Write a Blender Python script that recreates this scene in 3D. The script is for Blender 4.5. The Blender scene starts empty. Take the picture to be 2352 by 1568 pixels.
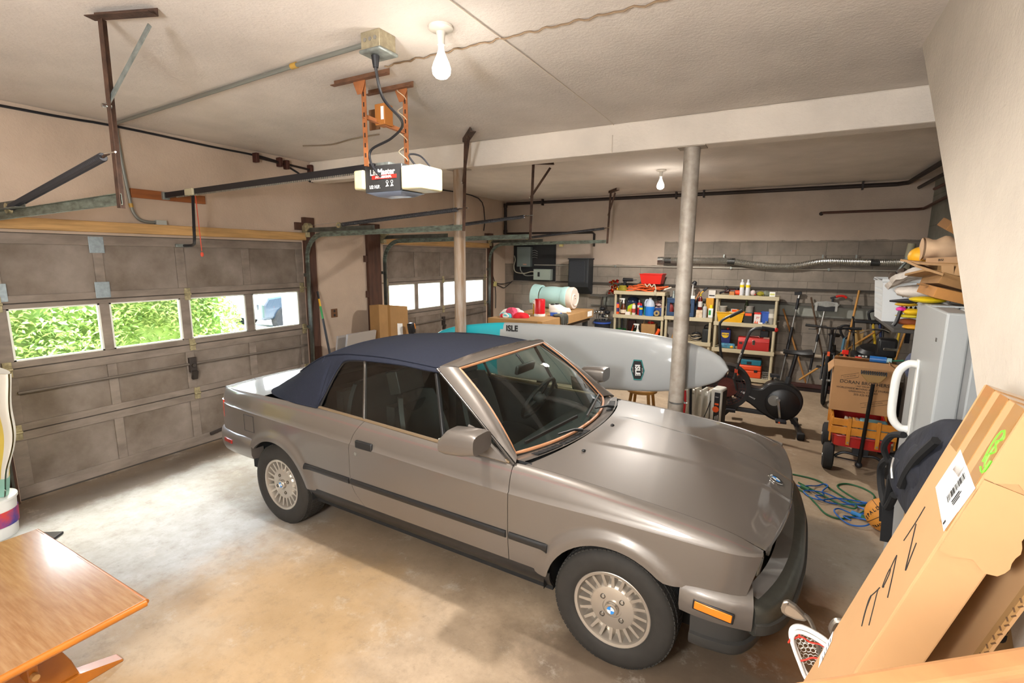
import bpy, bmesh, math, random
import numpy as np
from mathutils import Matrix, Vector, Euler
random.seed(7)
PI = math.pi
SC = bpy.context.scene
COL = SC.collection

# ------------------------------------------------------------ camera
F_PX, YAW, PITCH, ROLL = 1143.4493, 0.5073, 0.1668, 0.0073
CAM = Vector((5.3042, 0.0, 1.9812))
cd = bpy.data.cameras.new('camera'); cam = bpy.data.objects.new('camera', cd); COL.objects.link(cam)
cd.sensor_width = 36.0; cd.lens = F_PX / 2352 * 36; cd.clip_start = 0.05; cd.clip_end = 200
fw = Vector((-math.sin(YAW) * math.cos(PITCH), math.cos(YAW) * math.cos(PITCH), -math.sin(PITCH)))
r0 = Vector((math.cos(YAW), math.sin(YAW), 0)); u0 = r0.cross(fw)
rr = math.cos(ROLL) * r0 + math.sin(ROLL) * u0; uu = -math.sin(ROLL) * r0 + math.cos(ROLL) * u0
cam.matrix_world = Matrix(((rr.x, uu.x, -fw.x, CAM.x), (rr.y, uu.y, -fw.y, CAM.y), (rr.z, uu.z, -fw.z, CAM.z), (0, 0, 0, 1)))
SC.camera = cam

# ------------------------------------------------------------ world, exposure
SC.view_settings.view_transform = 'Standard'; SC.view_settings.look = 'None'
SC.view_settings.exposure = 1.3; SC.view_settings.gamma = 1.0; SC.view_settings.use_curve_mapping = False
SC.cycles.use_denoising = True
SC.cycles.max_bounces = 10; SC.cycles.diffuse_bounces = 5; SC.cycles.transparent_max_bounces = 16
SC.cycles.sample_clamp_indirect = 8
wd = bpy.data.worlds.new('World'); SC.world = wd; wd.use_nodes = True
nt = wd.node_tree; nt.nodes.clear()
wo = nt.nodes.new('ShaderNodeOutputWorld'); wb = nt.nodes.new('ShaderNodeBackground'); ws = nt.nodes.new('ShaderNodeTexSky')
ws.sky_type = 'NISHITA'; ws.sun_disc = False; ws.sun_elevation = math.radians(55); ws.sun_rotation = math.radians(-60); ws.air_density = 1.0; ws.dust_density = 4.0
wb.inputs[1].default_value = 1.7
nt.links.new(ws.outputs[0], wb.inputs[0]); nt.links.new(wb.outputs[0], wo.inputs[0])

def light(name, kind, loc, power, col=(1, 1, 1), size=0.1, rot=None, **k):
    d = bpy.data.lights.new(name, kind); d.energy = power; d.color = col
    if kind == 'POINT': d.shadow_soft_size = size
    if kind == 'SPOT': d.shadow_soft_size = size
    if kind == 'AREA': d.size = size
    if kind == 'SUN': d.angle = size
    for a, b in k.items(): setattr(d, a, b)
    o = bpy.data.objects.new(name, d); o.location = loc; COL.objects.link(o)
    if rot: o.rotation_euler = rot
    return o
WARM = (1.0, 0.95, 0.88)
light('sun', 'SUN', (-5, 3, 8), 7.0, (1, 0.97, 0.93), math.radians(6), (math.radians(32), math.radians(22), 0))
light('camera_flash', 'POINT', (4.5, -0.9, 2.05), 165, (0.94, 0.975, 1.0), 0.25)
light('bulb_light_front', 'SPOT', (3.66, 2.2, 2.84), 95, WARM, 0.06, (0, 0, 0), spot_size=math.radians(174), spot_blend=0.4)
light('bulb_light_back', 'SPOT', (3.705, 6.84, 2.86), 150, WARM, 0.06, (0, 0, 0), spot_size=math.radians(174), spot_blend=0.4)
light('bulb_glow_front', 'POINT', (3.66, 2.2, 2.78), 2.5, WARM, 0.06)
light('bulb_glow_back', 'POINT', (3.705, 6.84, 2.78), 3, WARM, 0.06)

# ------------------------------------------------------------ materials
def lin(c):
    if isinstance(c, str): c = tuple(int(c[i:i + 2], 16) for i in (0, 2, 4))
    o = []
    for v in c[:3]:
        v = v / 255.0
        o.append(v / 12.92 if v <= 0.04045 else ((v + 0.055) / 1.055) ** 2.4)
    return o
_M = {}
def mat(name, col=None, rough=0.6, metal=0.0, var=0.0, vs=4.0, bump=0.0, bs=60.0, coat=0.0, emit=None, es=1.0, trans=0.0, spec=0.5, col2=None, stretch=None, alpha=1.0, sheen=0.0):
    if name in _M: return _M[name]
    m = bpy.data.materials.new(name); m.use_nodes = True; _M[name] = m
    n = m.node_tree; b = n.nodes['Principled BSDF']; L = n.links
    c = lin(col); b.inputs['Base Color'].default_value = (*c, 1)
    b.inputs['Roughness'].default_value = rough; b.inputs['Metallic'].default_value = metal
    b.inputs['Specular IOR Level'].default_value = spec
    if coat: b.inputs['Coat Weight'].default_value = coat; b.inputs['Coat Roughness'].default_value = 0.04
    if trans: b.inputs['Transmission Weight'].default_value = trans
    if sheen: b.inputs['Sheen Weight'].default_value = sheen
    if alpha < 1: b.inputs['Alpha'].default_value = alpha
    if emit: b.inputs['Emission Color'].default_value = (*lin(emit), 1); b.inputs['Emission Strength'].default_value = es
    if var or bump or col2:
        tc = n.nodes.new('ShaderNodeTexCoord'); src = tc.outputs['Object']
        if stretch:
            mp = n.nodes.new('ShaderNodeMapping'); mp.inputs['Scale'].default_value = stretch; L.new(src, mp.inputs[0]); src = mp.outputs[0]
    if var or col2:
        t = n.nodes.new('ShaderNodeTexNoise'); t.inputs['Scale'].default_value = vs; t.inputs['Detail'].default_value = 6; t.inputs['Roughness'].default_value = 0.6; L.new(src, t.inputs['Vector'])
        r = n.nodes.new('ShaderNodeValToRGB'); L.new(t.outputs['Fac'], r.inputs[0])
        d = lin(col2) if col2 else [max(0, x * (1 - var)) for x in c]
        e = c if col2 else [min(1, x * (1 + var)) for x in c]
        r.color_ramp.elements[0].position = 0.35; r.color_ramp.elements[0].color = (*d, 1)
        r.color_ramp.elements[1].position = 0.68; r.color_ramp.elements[1].color = (*e, 1)
        L.new(r.outputs[0], b.inputs['Base Color'])
    if bump:
        t2 = n.nodes.new('ShaderNodeTexNoise'); t2.inputs['Scale'].default_value = bs; t2.inputs['Detail'].default_value = 4; L.new(src, t2.inputs['Vector'])
        bp = n.nodes.new('ShaderNodeBump'); bp.inputs['Strength'].default_value = bump; bp.inputs['Distance'].default_value = 0.01
        L.new(t2.outputs['Fac'], bp.inputs['Height']); L.new(bp.outputs[0], b.inputs['Normal'])
    return m
def glass(name, tint, rough=0.0, refl=1.0):
    if name in _M: return _M[name]
    m = bpy.data.materials.new(name); m.use_nodes = True; _M[name] = m
    n = m.node_tree; n.nodes.clear(); L = n.links
    o = n.nodes.new('ShaderNodeOutputMaterial'); mx = n.nodes.new('ShaderNodeMixShader'); t = n.nodes.new('ShaderNodeBsdfTransparent'); g = n.nodes.new('ShaderNodeBsdfGlossy'); lw = n.nodes.new('ShaderNodeLayerWeight'); pw = n.nodes.new('ShaderNodeMath'); f = n.nodes.new('ShaderNodeMath')
    lw.inputs[0].default_value = .5; pw.operation = 'POWER'; pw.inputs[1].default_value = 5; f.operation = 'MULTIPLY_ADD'; f.inputs[1].default_value = .95; f.inputs[2].default_value = .045; L.new(lw.outputs['Facing'], pw.inputs[0]); L.new(pw.outputs[0], f.inputs[0])
    t.inputs[0].default_value = (*tint, 1); g.inputs['Roughness'].default_value = rough; g.inputs[0].default_value = (refl, refl, refl, 1)
    L.new(f.outputs[0], mx.inputs[0]); L.new(t.outputs[0], mx.inputs[1]); L.new(g.outputs[0], mx.inputs[2]); L.new(mx.outputs[0], o.inputs[0])
    return m

# ------------------------------------------------------------ mesh builder
class MB:
    def __init__(s, X=None): s.v = []; s.f = []; s.X = X
    def add(s, vs, fs):
        n = len(s.v)
        s.v += [tuple(s.X @ Vector(p)) for p in vs] if s.X is not None else [tuple(p) for p in vs]
        s.f += [tuple(i + n for i in q) for q in fs]; return s
    def box(s, x0, x1, y0, y1, z0, z1):
        return s.add([(x0, y0, z0), (x1, y0, z0), (x1, y1, z0), (x0, y1, z0), (x0, y0, z1), (x1, y0, z1), (x1, y1, z1), (x0, y1, z1)],
                     [(0, 3, 2, 1), (4, 5, 6, 7), (0, 1, 5, 4), (1, 2, 6, 5), (2, 3, 7, 6), (3, 0, 4, 7)])
    def obox(s, c, d, rot=(0, 0, 0)):
        m = Matrix.Translation(c) @ Euler(rot).to_matrix().to_4x4()
        h = [x / 2 for x in d]
        vs = [m @ Vector((a * h[0], b * h[1], e * h[2])) for e in (-1, 1) for a, b in ((-1, -1), (1, -1), (1, 1), (-1, 1))]
        return s.add(vs, [(0, 3, 2, 1), (4, 5, 6, 7), (0, 1, 5, 4), (1, 2, 6, 5), (2, 3, 7, 6), (3, 0, 4, 7)])
    def bar(s, a, b, w, h, up=(0, 0, 1)):
        a = Vector(a); b = Vector(b); d = (b - a).normalized(); up = Vector(up)
        if abs(d.dot(up)) > 0.98: up = Vector((1, 0, 0))
        x = d.cross(up).normalized(); y = x.cross(d)
        vs = [p + x * (i * w / 2) + y * (j * h / 2) for p in (a, b) for i, j in ((-1, -1), (1, -1), (1, 1), (-1, 1))]
        return s.add(vs, [(0, 1, 2, 3), (7, 6, 5, 4), (0, 4, 5, 1), (1, 5, 6, 2), (2, 6, 7, 3), (3, 7, 4, 0)])
    def tube(s, pts, r, n=10, closed=False, caps=True):
        P = [Vector(p) for p in pts]; m = len(P)
        R = r if isinstance(r, (list, tuple)) else [r] * m
        T = []
        for i in range(m):
            if closed: t = P[(i + 1) % m] - P[i - 1]
            else: t = P[min(i + 1, m - 1)] - P[max(i - 1, 0)]
            T.append(t.normalized() if t.length > 1e-9 else Vector((0, 0, 1)))
        a = Vector((0, 0, 1)) if abs(T[0].z) < 0.9 else Vector((1, 0, 0))
        x = T[0].cross(a).normalized(); vs = []
        for i in range(m):
            x = (x - T[i] * x.dot(T[i])); x = x.normalized() if x.length > 1e-6 else T[i].orthogonal().normalized()
            y = T[i].cross(x)
            for k in range(n):
                an = 2 * PI * k / n; vs.append(P[i] + (x * math.cos(an) + y * math.sin(an)) * R[i])
        fs = []
        for i in range(m if closed else m - 1):
            j = (i + 1) % m
            for k in range(n):
                k2 = (k + 1) % n; fs.append((i * n + k, i * n + k2, j * n + k2, j * n + k))
        if caps and not closed: fs += [tuple(range(n - 1, -1, -1)), tuple((m - 1) * n + k for k in range(n))]
        return s.add(vs, fs)
    def cyl(s, a, b, r, r2=None, n=16): return s.tube([a, b], [r, r if r2 is None else r2], n)
    def lathe(s, prof, o=(0, 0, 0), axis=(0, 0, 1), n=24):
        q = Vector((0, 0, 1)).rotation_difference(Vector(axis)).to_matrix(); o = Vector(o); vs = []
        for r, z in prof:
            for k in range(n):
                an = 2 * PI * k / n; vs.append(o + q @ Vector((r * math.cos(an), r * math.sin(an), z)))
        fs = [(i * n + k, i * n + (k + 1) % n, (i + 1) * n + (k + 1) % n, (i + 1) * n + k) for i in range(len(prof) - 1) for k in range(n)]
        if prof[0][0] > 1e-6: fs.append(tuple(range(n - 1, -1, -1)))
        if prof[-1][0] > 1e-6: fs.append(tuple((len(prof) - 1) * n + k for k in range(n)))
        return s.add(vs, fs)
    def ring(s, prof, o=(0, 0, 0), axis=(0, 0, 1), n=24):
        q = Vector((0, 0, 1)).rotation_difference(Vector(axis)).to_matrix(); o = Vector(o); vs = []; m = len(prof)
        for r, z in prof:
            for k in range(n):
                an = 2 * PI * k / n; vs.append(o + q @ Vector((r * math.cos(an), r * math.sin(an), z)))
        return s.add(vs, [(i * n + k, i * n + (k + 1) % n, (i + 1) % m * n + (k + 1) % n, (i + 1) % m * n + k) for i in range(m) for k in range(n)])
    def ball(s, c, r, n=16, m=10, jit=0.0):
        if not isinstance(r, (tuple, list)): r = (r, r, r)
        vs = []; fs = []
        for i in range(m + 1):
            t = PI * i / m
            for k in range(n):
                p = 2 * PI * k / n; q = 1 + jit * (random.random() - 0.5)
                vs.append((c[0] + r[0] * math.sin(t) * math.cos(p) * q, c[1] + r[1] * math.sin(t) * math.sin(p) * q, c[2] + r[2] * math.cos(t) * q))
        fs = [(i * n + k, (i + 1) * n + k, (i + 1) * n + (k + 1) % n, i * n + (k + 1) % n) for i in range(m) for k in range(n)]
        return s.add(vs, fs)
    def grid(s, fn, nu, nv, flip=False):
        vs = [fn(i / nu, j / nv) for i in range(nu + 1) for j in range(nv + 1)]; w = nv + 1
        fs = [(i * w + j, (i + 1) * w + j, (i + 1) * w + j + 1, i * w + j + 1) for i in range(nu) for j in range(nv)]
        if flip: fs = [q[::-1] for q in fs]
        return s.add(vs, fs)
    def prism(s, poly, fa, fb):
        n = len(poly); vs = [fa(*p) for p in poly] + [fb(*p) for p in poly]
        return s.add(vs, [tuple(range(n - 1, -1, -1)), tuple(range(n, 2 * n))] + [(i, (i + 1) % n, n + (i + 1) % n, n + i) for i in range(n)])
    def text(s, txt, size, o, xd, yd, ext=0.0008, align='CENTER', bold=0.0, shear=0.0, space=1.0):
        cu = bpy.data.curves.new('lettering', 'FONT'); cu.body = txt; cu.size = size; cu.align_x = align; cu.align_y = 'CENTER'; cu.extrude = ext; cu.offset = bold; cu.shear = shear; cu.space_character = space; cu.resolution_u = 3
        ob = bpy.data.objects.new('lettering', cu); COL.objects.link(ob); dg = bpy.context.evaluated_depsgraph_get()
        me = bpy.data.meshes.new_from_object(ob.evaluated_get(dg))
        xd = Vector(xd).normalized(); yd = Vector(yd).normalized(); zd = xd.cross(yd); o = Vector(o)
        s.add([o + xd * v.co.x + yd * v.co.y + zd * v.co.z for v in me.vertices], [tuple(p.vertices) for p in me.polygons])
        bpy.data.objects.remove(ob); bpy.data.curves.remove(cu); bpy.data.meshes.remove(me); return s

WM = {}
def obj(mb, name, m, parent=None, smooth=35, bevel=0.0, seg=2, sub=0, solid=0.0, local=False, kind=None, label=None):
    me = bpy.data.meshes.new(name); me.from_pydata(mb.v, [], mb.f); me.validate(); me.update()
    ms = m if isinstance(m, (list, tuple)) else [m]
    for x in ms: me.materials.append(x)
    if smooth:
        me.polygons.foreach_set('use_smooth', [True] * len(me.polygons)); me.set_sharp_from_angle(angle=math.radians(smooth))
    o = bpy.data.objects.new(name, me); COL.objects.link(o)
    if parent is not None:
        o.parent = parent
        if not local:
            o.matrix_parent_inverse = WM.get(parent.name, Matrix()).inverted()
        WM[o.name] = WM.get(parent.name, Matrix()).copy() if local else Matrix()
    if solid: d = o.modifiers.new('solid', 'SOLIDIFY'); d.thickness = solid; d.offset = -1
    if solid and smooth: d = o.modifiers.new('split', 'EDGE_SPLIT'); d.split_angle = math.radians(smooth); d.use_edge_sharp = False
    if bevel: d = o.modifiers.new('bevel', 'BEVEL'); d.width = bevel; d.segments = seg; d.limit_method = 'ANGLE'; d.angle_limit = math.radians(40); d.harden_normals = False
    if sub: d = o.modifiers.new('sub', 'SUBSURF'); d.levels = sub; d.render_levels = sub
    if kind: o['kind'] = kind
    if label: o['label'] = label
    return o
def thing(name, label, cat, loc=(0, 0, 0), rotz=0.0, group=None, rot=None, kind=None):
    o = bpy.data.objects.new(name, None); COL.objects.link(o); o.empty_display_size = 0.1
    o.location = loc; o.rotation_euler = rot if rot else (0, 0, rotz)
    WM[o.name] = Matrix.Translation(loc) @ o.rotation_euler.to_matrix().to_4x4()
    o['label'] = label; o['category'] = cat
    if group: o['group'] = group
    if kind: o['kind'] = kind
    return o
def tag(o, label, cat, group=None, kind=None):
    o['label'] = label; o['category'] = cat
    if group: o['group'] = group
    if kind: o['kind'] = kind
    return o
def recenter(o):
    """moves a top-level mesh's origin to the middle of its base"""
    me = o.data; n = len(me.vertices); a = np.empty(n * 3); me.vertices.foreach_get('co', a); a = a.reshape(-1, 3)
    c = (a.min(0) + a.max(0)) / 2; c[2] = a[:, 2].min(); a -= c; me.vertices.foreach_set('co', a.ravel()); me.update(); o.location = Vector(c) + o.location; return o
def single(mb, name, m, label, cat, group=None, kind=None, **k):
    return recenter(tag(obj(mb, name, m, **k), label, cat, group, kind))
def struct(mb, name, m, parent=None, **k):
    return obj(mb, name, m, parent, kind='structure', **k)
def dup(root, loc, rotz=None, label=None, group=None):
    r = root.copy(); COL.objects.link(r); r.location = loc
    if rotz is not None: r.rotation_euler = (r.rotation_euler[0], r.rotation_euler[1], rotz)
    if label: r['label'] = label
    if group: r['group'] = group
    for ch in list(root.children):
        c = ch.copy(); COL.objects.link(c); c.parent = r
        for g in list(ch.children):
            d = g.copy(); COL.objects.link(d); d.parent = c
    return r
def spl(tab):
    """smooth monotone curve through (x, y) points"""
    xs = np.array([t[0] for t in tab], float); ys = np.array([t[1] for t in tab], float); h = np.diff(xs); dl = np.diff(ys) / h; m = np.zeros(len(xs))
    for i in range(1, len(xs) - 1):
        if dl[i - 1] * dl[i] > 0: w1 = 2 * h[i] + h[i - 1]; w2 = h[i] + 2 * h[i - 1]; m[i] = (w1 + w2) / (w1 / dl[i - 1] + w2 / dl[i])
    m[0] = dl[0]; m[-1] = dl[-1]
    def f(x):
        x = min(max(x, xs[0]), xs[-1]); i = min(int(np.searchsorted(xs, x, side='right')) - 1, len(xs) - 2); t = (x - xs[i]) / h[i]
        return float(ys[i] * (1 + 2 * t) * (1 - t) ** 2 + h[i] * m[i] * t * (1 - t) ** 2 + ys[i + 1] * t * t * (3 - 2 * t) + h[i] * m[i + 1] * t * t * (t - 1))
    return f
def curve3(pts, n=8, closed=False):
    """Catmull-Rom through points"""
    P = [Vector(p) for p in pts]; m = len(P); o = []
    for i in range(m if closed else m - 1):
        a, b, c, d = (P[(i - 1) % m], P[i], P[(i + 1) % m], P[(i + 2) % m]) if closed else (P[max(i - 1, 0)], P[i], P[i + 1], P[min(i + 2, m - 1)])
        for k in range(n):
            t = k / n; o.append(0.5 * ((2 * b) + (c - a) * t + (2 * a - 5 * b + 4 * c - d) * t * t + (3 * b - 3 * c + d - a) * t ** 3))
    if not closed: o.append(P[-1])
    return o
def ss(a, b, x):
    t = min(1, max(0, (x - a) / (b - a))); return t * t * (3 - 2 * t)

BLACK = mat('black_plastic', '15151a', 0.5); RUBBER = mat('black_rubber', '1a1a1b', 0.75, var=.2, vs=30); STEEL = mat('steel', 'a8a8a6', 0.35, 0.9)
CHROME = mat('chrome', 'd5d5d2', 0.12, 1.0); GALV = mat('galvanised_steel', '8d938f', 0.5, 0.6, var=.3, vs=18); RUST = mat('rusty_brown_steel', '4a3428', 0.7, 0.3, var=.45, vs=14, bump=.2)
CARD = mat('cardboard', 'b08a60', 0.85, var=.06, vs=3); CARDD = mat('old_cardboard', 'a07a4c', 0.85, var=.10, vs=4); CARDI = mat('corrugated_core', '9a7648', 0.9)
TAPE = mat('brown_packing_tape', 'b98648', 0.3, coat=.4); WHITE = mat('white_plastic', 'dcdcd8', 0.4); PAPER = mat('white_paper', 'e8e8e6', 0.7); INK = mat('black_ink', '1c1a1a', 0.8)
RED = mat('red_plastic', 'c81e14', 0.45); YELLOW = mat('yellow_plastic', 'e0a818', 0.45); BLUE = mat('blue_plastic', '2350a8', 0.45); GREEN = mat('green_plastic', '1f8a3c', 0.5); ORANGE = mat('orange_plastic', 'e8581c', 0.45)
NAVY = mat('navy_fabric', '23283c', 0.9, var=.2, vs=40, bump=.3, bs=300); OAK = mat('golden_wood', 'b5722f', 0.42, var=.22, vs=5, stretch=(1, 8, 8)); CREAMW = mat('cream_plastic', 'cfc8ac', 0.5)
# ------------------------------------------------------------ room shell
ZC = 3.12; XR = 6.95; YB = 9.22; YF = -1.3
def wall_mat(name, plaster, block=None, split=None):
    """plaster, with grey blockwork below a height; split = list of (x, z) steps"""
    m = bpy.data.materials.new(name); m.use_nodes = True; n = m.node_tree; L = n.links; b = n.nodes['Principled BSDF']; b.inputs['Roughness'].default_value = .9; b.inputs['Specular IOR Level'].default_value = .2
    tc = n.nodes.new('ShaderNodeTexCoord'); P = tc.outputs['Object']
    def noise(s, d=5, r=.6, vec=None):
        t = n.nodes.new('ShaderNodeTexNoise'); t.inputs['Scale'].default_value = s; t.inputs['Detail'].default_value = d; t.inputs['Roughness'].default_value = r; L.new(vec or P, t.inputs['Vector']); return t.outputs['Fac']
    def ramp(f, a, ca, bb, cb):
        r = n.nodes.new('ShaderNodeValToRGB'); L.new(f, r.inputs[0]); r.color_ramp.elements[0].position = a; r.color_ramp.elements[0].color = (*ca, 1); r.color_ramp.elements[1].position = bb; r.color_ramp.elements[1].color = (*cb, 1); return r.outputs[0]
    c = lin(plaster); base = ramp(noise(1.1), .3, [x * .80 for x in c], .7, [min(1, x * 1.06) for x in c])
    hgt = noise(45, 6, .65)
    if block:
        k = lin(block); mp = n.nodes.new('ShaderNodeMapping'); mp.inputs['Rotation'].default_value = (PI / 2, 0, 0) if split != 'x' else (PI / 2, 0, PI / 2); L.new(P, mp.inputs[0])
        br = n.nodes.new('ShaderNodeTexBrick'); br.inputs['Scale'].default_value = 1.0; br.inputs['Brick Width'].default_value = .41; br.inputs['Row Height'].default_value = .205; br.inputs['Mortar Size'].default_value = .006; br.inputs['Mortar Smooth'].default_value = .4
        br.inputs['Color1'].default_value = (*k, 1); br.inputs['Color2'].default_value = (*[x * .80 for x in k], 1); br.inputs['Mortar'].default_value = (*[x * .62 for x in k], 1); L.new(mp.outputs[0], br.inputs['Vector'])
        mxn = n.nodes.new('ShaderNodeMix'); mxn.data_type = 'RGBA'; mxn.blend_type = 'MULTIPLY'; mxn.inputs[0].default_value = .75; L.new(br.outputs['Color'], mxn.inputs[6]); L.new(ramp(noise(2.2), .3, (.55, .55, .55), .65, (1.1, 1.08, 1.05)), mxn.inputs[7])
        if split == 'x': L.new(mxn.outputs[2], b.inputs['Base Color'])
        else:
            sx = n.nodes.new('ShaderNodeSeparateXYZ'); L.new(P, sx.inputs[0])
            g = n.nodes.new('ShaderNodeMath'); g.operation = 'GREATER_THAN'; L.new(sx.outputs[0], g.inputs[0]); g.inputs[1].default_value = 3.28
            h = n.nodes.new('ShaderNodeMath'); h.operation = 'MULTIPLY_ADD'; L.new(g.outputs[0], h.inputs[0]); h.inputs[1].default_value = .42; h.inputs[2].default_value = 1.86
            w = n.nodes.new('ShaderNodeMath'); w.operation = 'MULTIPLY_ADD'; L.new(noise(5), w.inputs[0]); w.inputs[1].default_value = -.05; w.inputs[2].default_value = .025
            z2 = n.nodes.new('ShaderNodeMath'); z2.operation = 'ADD'; L.new(sx.outputs[2], z2.inputs[0]); L.new(w.outputs[0], z2.inputs[1])
            lt = n.nodes.new('ShaderNodeMath'); lt.operation = 'LESS_THAN'; L.new(z2.outputs[0], lt.inputs[0]); L.new(h.outputs[0], lt.inputs[1])
            m2 = n.nodes.new('ShaderNodeMix'); m2.data_type = 'RGBA'; L.new(lt.outputs[0], m2.inputs[0]); L.new(base, m2.inputs[6]); L.new(mxn.outputs[2], m2.inputs[7]); L.new(m2.outputs[2], b.inputs['Base Color'])
    else: L.new(base, b.inputs['Base Color'])
    bp = n.nodes.new('ShaderNodeBump'); bp.inputs['Strength'].default_value = .35; bp.inputs['Distance'].default_value = .012; L.new(hgt, bp.inputs['Height']); L.new(bp.outputs[0], b.inputs['Normal'])
    return m
PLASTER = wall_mat('tan_plaster', 'c2ae9b'); CEIL = wall_mat('ceiling_plaster', 'd6cdc4'); STAIRW = wall_mat('stucco', 'bfb5a8')
BACKW = wall_mat('plaster_over_block', 'b5a597', '968c81', 'z'); BLOCKW = wall_mat('painted_block', 'bfac98', '8f8e86', 'x')

def floor_mat():
    m = bpy.data.materials.new('stained_concrete'); m.use_nodes = True; n = m.node_tree; L = n.links; b = n.nodes['Principled BSDF']; b.inputs['Roughness'].default_value = .62; b.inputs['Specular IOR Level'].default_value = .35
    tc = n.nodes.new('ShaderNodeTexCoord'); P = tc.outputs['Object']
    def noise(s, d=6, r=.62, off=0):
        mp = n.nodes.new('ShaderNodeMapping'); mp.inputs['Location'].default_value = (off, off * .7, 0); L.new(P, mp.inputs[0])
        t = n.nodes.new('ShaderNodeTexNoise'); t.inputs['Scale'].default_value = s; t.inputs['Detail'].default_value = d; t.inputs['Roughness'].default_value = r; L.new(mp.outputs[0], t.inputs['Vector']); return t.outputs['Fac']
    def ramp(f, a, ca, bb, cb):
        r = n.nodes.new('ShaderNodeValToRGB'); L.new(f, r.inputs[0]); r.color_ramp.elements[0].position = a; r.color_ramp.elements[0].color = (*ca, 1); r.color_ramp.elements[1].position = bb; r.color_ramp.elements[1].color = (*cb, 1); return r.outputs[0]
    def mix(f, a, bb, k=1.0):
        x = n.nodes.new('ShaderNodeMix'); x.data_type = 'RGBA'
        q = n.nodes.new('ShaderNodeMath'); q.operation = 'MULTIPLY'; L.new(f, q.inputs[0]); q.inputs[1].default_value = k; L.new(q.outputs[0], x.inputs[0]); L.new(a, x.inputs[6])
        if isinstance(bb, tuple): x.inputs[7].default_value = (*bb, 1)
        else: L.new(bb, x.inputs[7])
        return x.outputs[2]
    def blob(cx, cy, rx, ry, wob=.55, s=1.6, off=0, rot=0.0):
        mp = n.nodes.new('ShaderNodeMapping'); mp.vector_type = 'TEXTURE'; mp.inputs['Location'].default_value = (cx, cy, 0); mp.inputs['Scale'].default_value = (rx, ry, 1); mp.inputs['Rotation'].default_value = (0, 0, rot); L.new(P, mp.inputs[0])
        ln = n.nodes.new('ShaderNodeVectorMath'); ln.operation = 'LENGTH'; L.new(mp.outputs[0], ln.inputs[0])
        a = n.nodes.new('ShaderNodeMath'); a.operation = 'MULTIPLY_ADD'; L.new(noise(s, 8, .68, off), a.inputs[0]); a.inputs[1].default_value = wob * 2; L.new(ln.outputs['Value'], a.inputs[2])
        r = n.nodes.new('ShaderNodeMapRange'); r.interpolation_type = 'SMOOTHSTEP'; L.new(a.outputs[0], r.inputs[0]); r.inputs[1].default_value = 1.25 + wob * .6; r.inputs[2].default_value = .75 + wob * .6; return r.outputs[0]
    c = ramp(noise(.9), .3, lin('998670'), .7, lin('b9a389'))
    c = mix(ramp(noise(3.5, 8, .7, 3), .42, (0, 0, 0), .72, (1, 1, 1)), c, tuple(lin('7d6a54')), .6)
    c = mix(blob(1.15, 1.9, 1.35, 1.75, .5, 1.5, 1), c, ramp(noise(7, 8, .7, 5), .3, lin('b4b9bb'), .7, lin('9c9c98')), .95)  # whitish powder by the near door, with the window daylight painted into its colour
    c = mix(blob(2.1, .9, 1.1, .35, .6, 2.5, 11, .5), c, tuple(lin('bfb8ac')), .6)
    c = mix(blob(3.0, 1.35, .9, 1.0, .6, 2.0, 21), c, tuple(lin('a3814f')), .5)
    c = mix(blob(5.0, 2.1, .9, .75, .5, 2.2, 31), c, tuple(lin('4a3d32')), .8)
    c = mix(blob(5.45, 3.2, .35, 1.0, .5, 2.4, 41), c, tuple(lin('744c28')), .8)
    c = mix(blob(5.6, 3.8, .7, .6, .5, 1.8, 45), c, tuple(lin('8a857c')), .7)
    c = mix(blob(5.2, 6.0, 1.0, 1.2, .6, 2.0, 51), c, tuple(lin('74604a')), .6)
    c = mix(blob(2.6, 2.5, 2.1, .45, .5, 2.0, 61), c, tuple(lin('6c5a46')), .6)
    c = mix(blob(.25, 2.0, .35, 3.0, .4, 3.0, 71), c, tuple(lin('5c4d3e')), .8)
    c = mix(ramp(noise(26, 6, .7, 9), .60, (0, 0, 0), .75, (1, 1, 1)), c, tuple(lin('5a4a3a')), .45)
    c = mix(ramp(noise(9, 10, .78, 13), .50, (0, 0, 0), .66, (1, 1, 1)), c, tuple(lin('6f604e')), .32)
    c = mix(ramp(noise(4.2, 10, .8, 17), .56, (0, 0, 0), .70, (1, 1, 1)), c, tuple(lin('c9c3b8')), .38)
    c = mix(ramp(noise(70, 4, .8, 19), .62, (0, 0, 0), .72, (1, 1, 1)), c, tuple(lin('4e4234')), .35)
    L.new(c, b.inputs['Base Color'])
    bp = n.nodes.new('ShaderNodeBump'); bp.inputs['Strength'].default_value = .15; bp.inputs['Distance'].default_value = .004; L.new(noise(60), bp.inputs['Height']); L.new(bp.outputs[0], b.inputs['Normal'])
    return m
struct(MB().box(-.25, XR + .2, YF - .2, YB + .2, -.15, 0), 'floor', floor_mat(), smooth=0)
struct(MB().box(-.25, XR + .2, YF - .2, YB + .2, ZC, ZC + .2), 'ceiling', CEIL, smooth=0)
D1 = (1.36, 4.20); D2 = (5.60, 8.46); DH = 2.15
w = MB()
for a, b in ((YF - .2, D1[0]), (D1[1], D2[0]), (D2[1], YB + .2)): w.box(-.25, 0, a, b, 0, ZC)
for a, b in (D1, D2): w.box(-.25, 0, a, b, DH, ZC)
struct(w, 'wall_doors', PLASTER, smooth=0)
struct(MB().box(-.25, XR + .2, YB, YB + .2, 0, ZC), 'wall_back', BACKW, smooth=0)
struct(MB().box(XR, XR + .2, YF, YB, 0, ZC), 'wall_right', BLOCKW, smooth=0)
struct(MB().box(-.25, XR + .2, YF - .2, YF, 0, ZC), 'wall_front', STAIRW, smooth=0)
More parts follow.
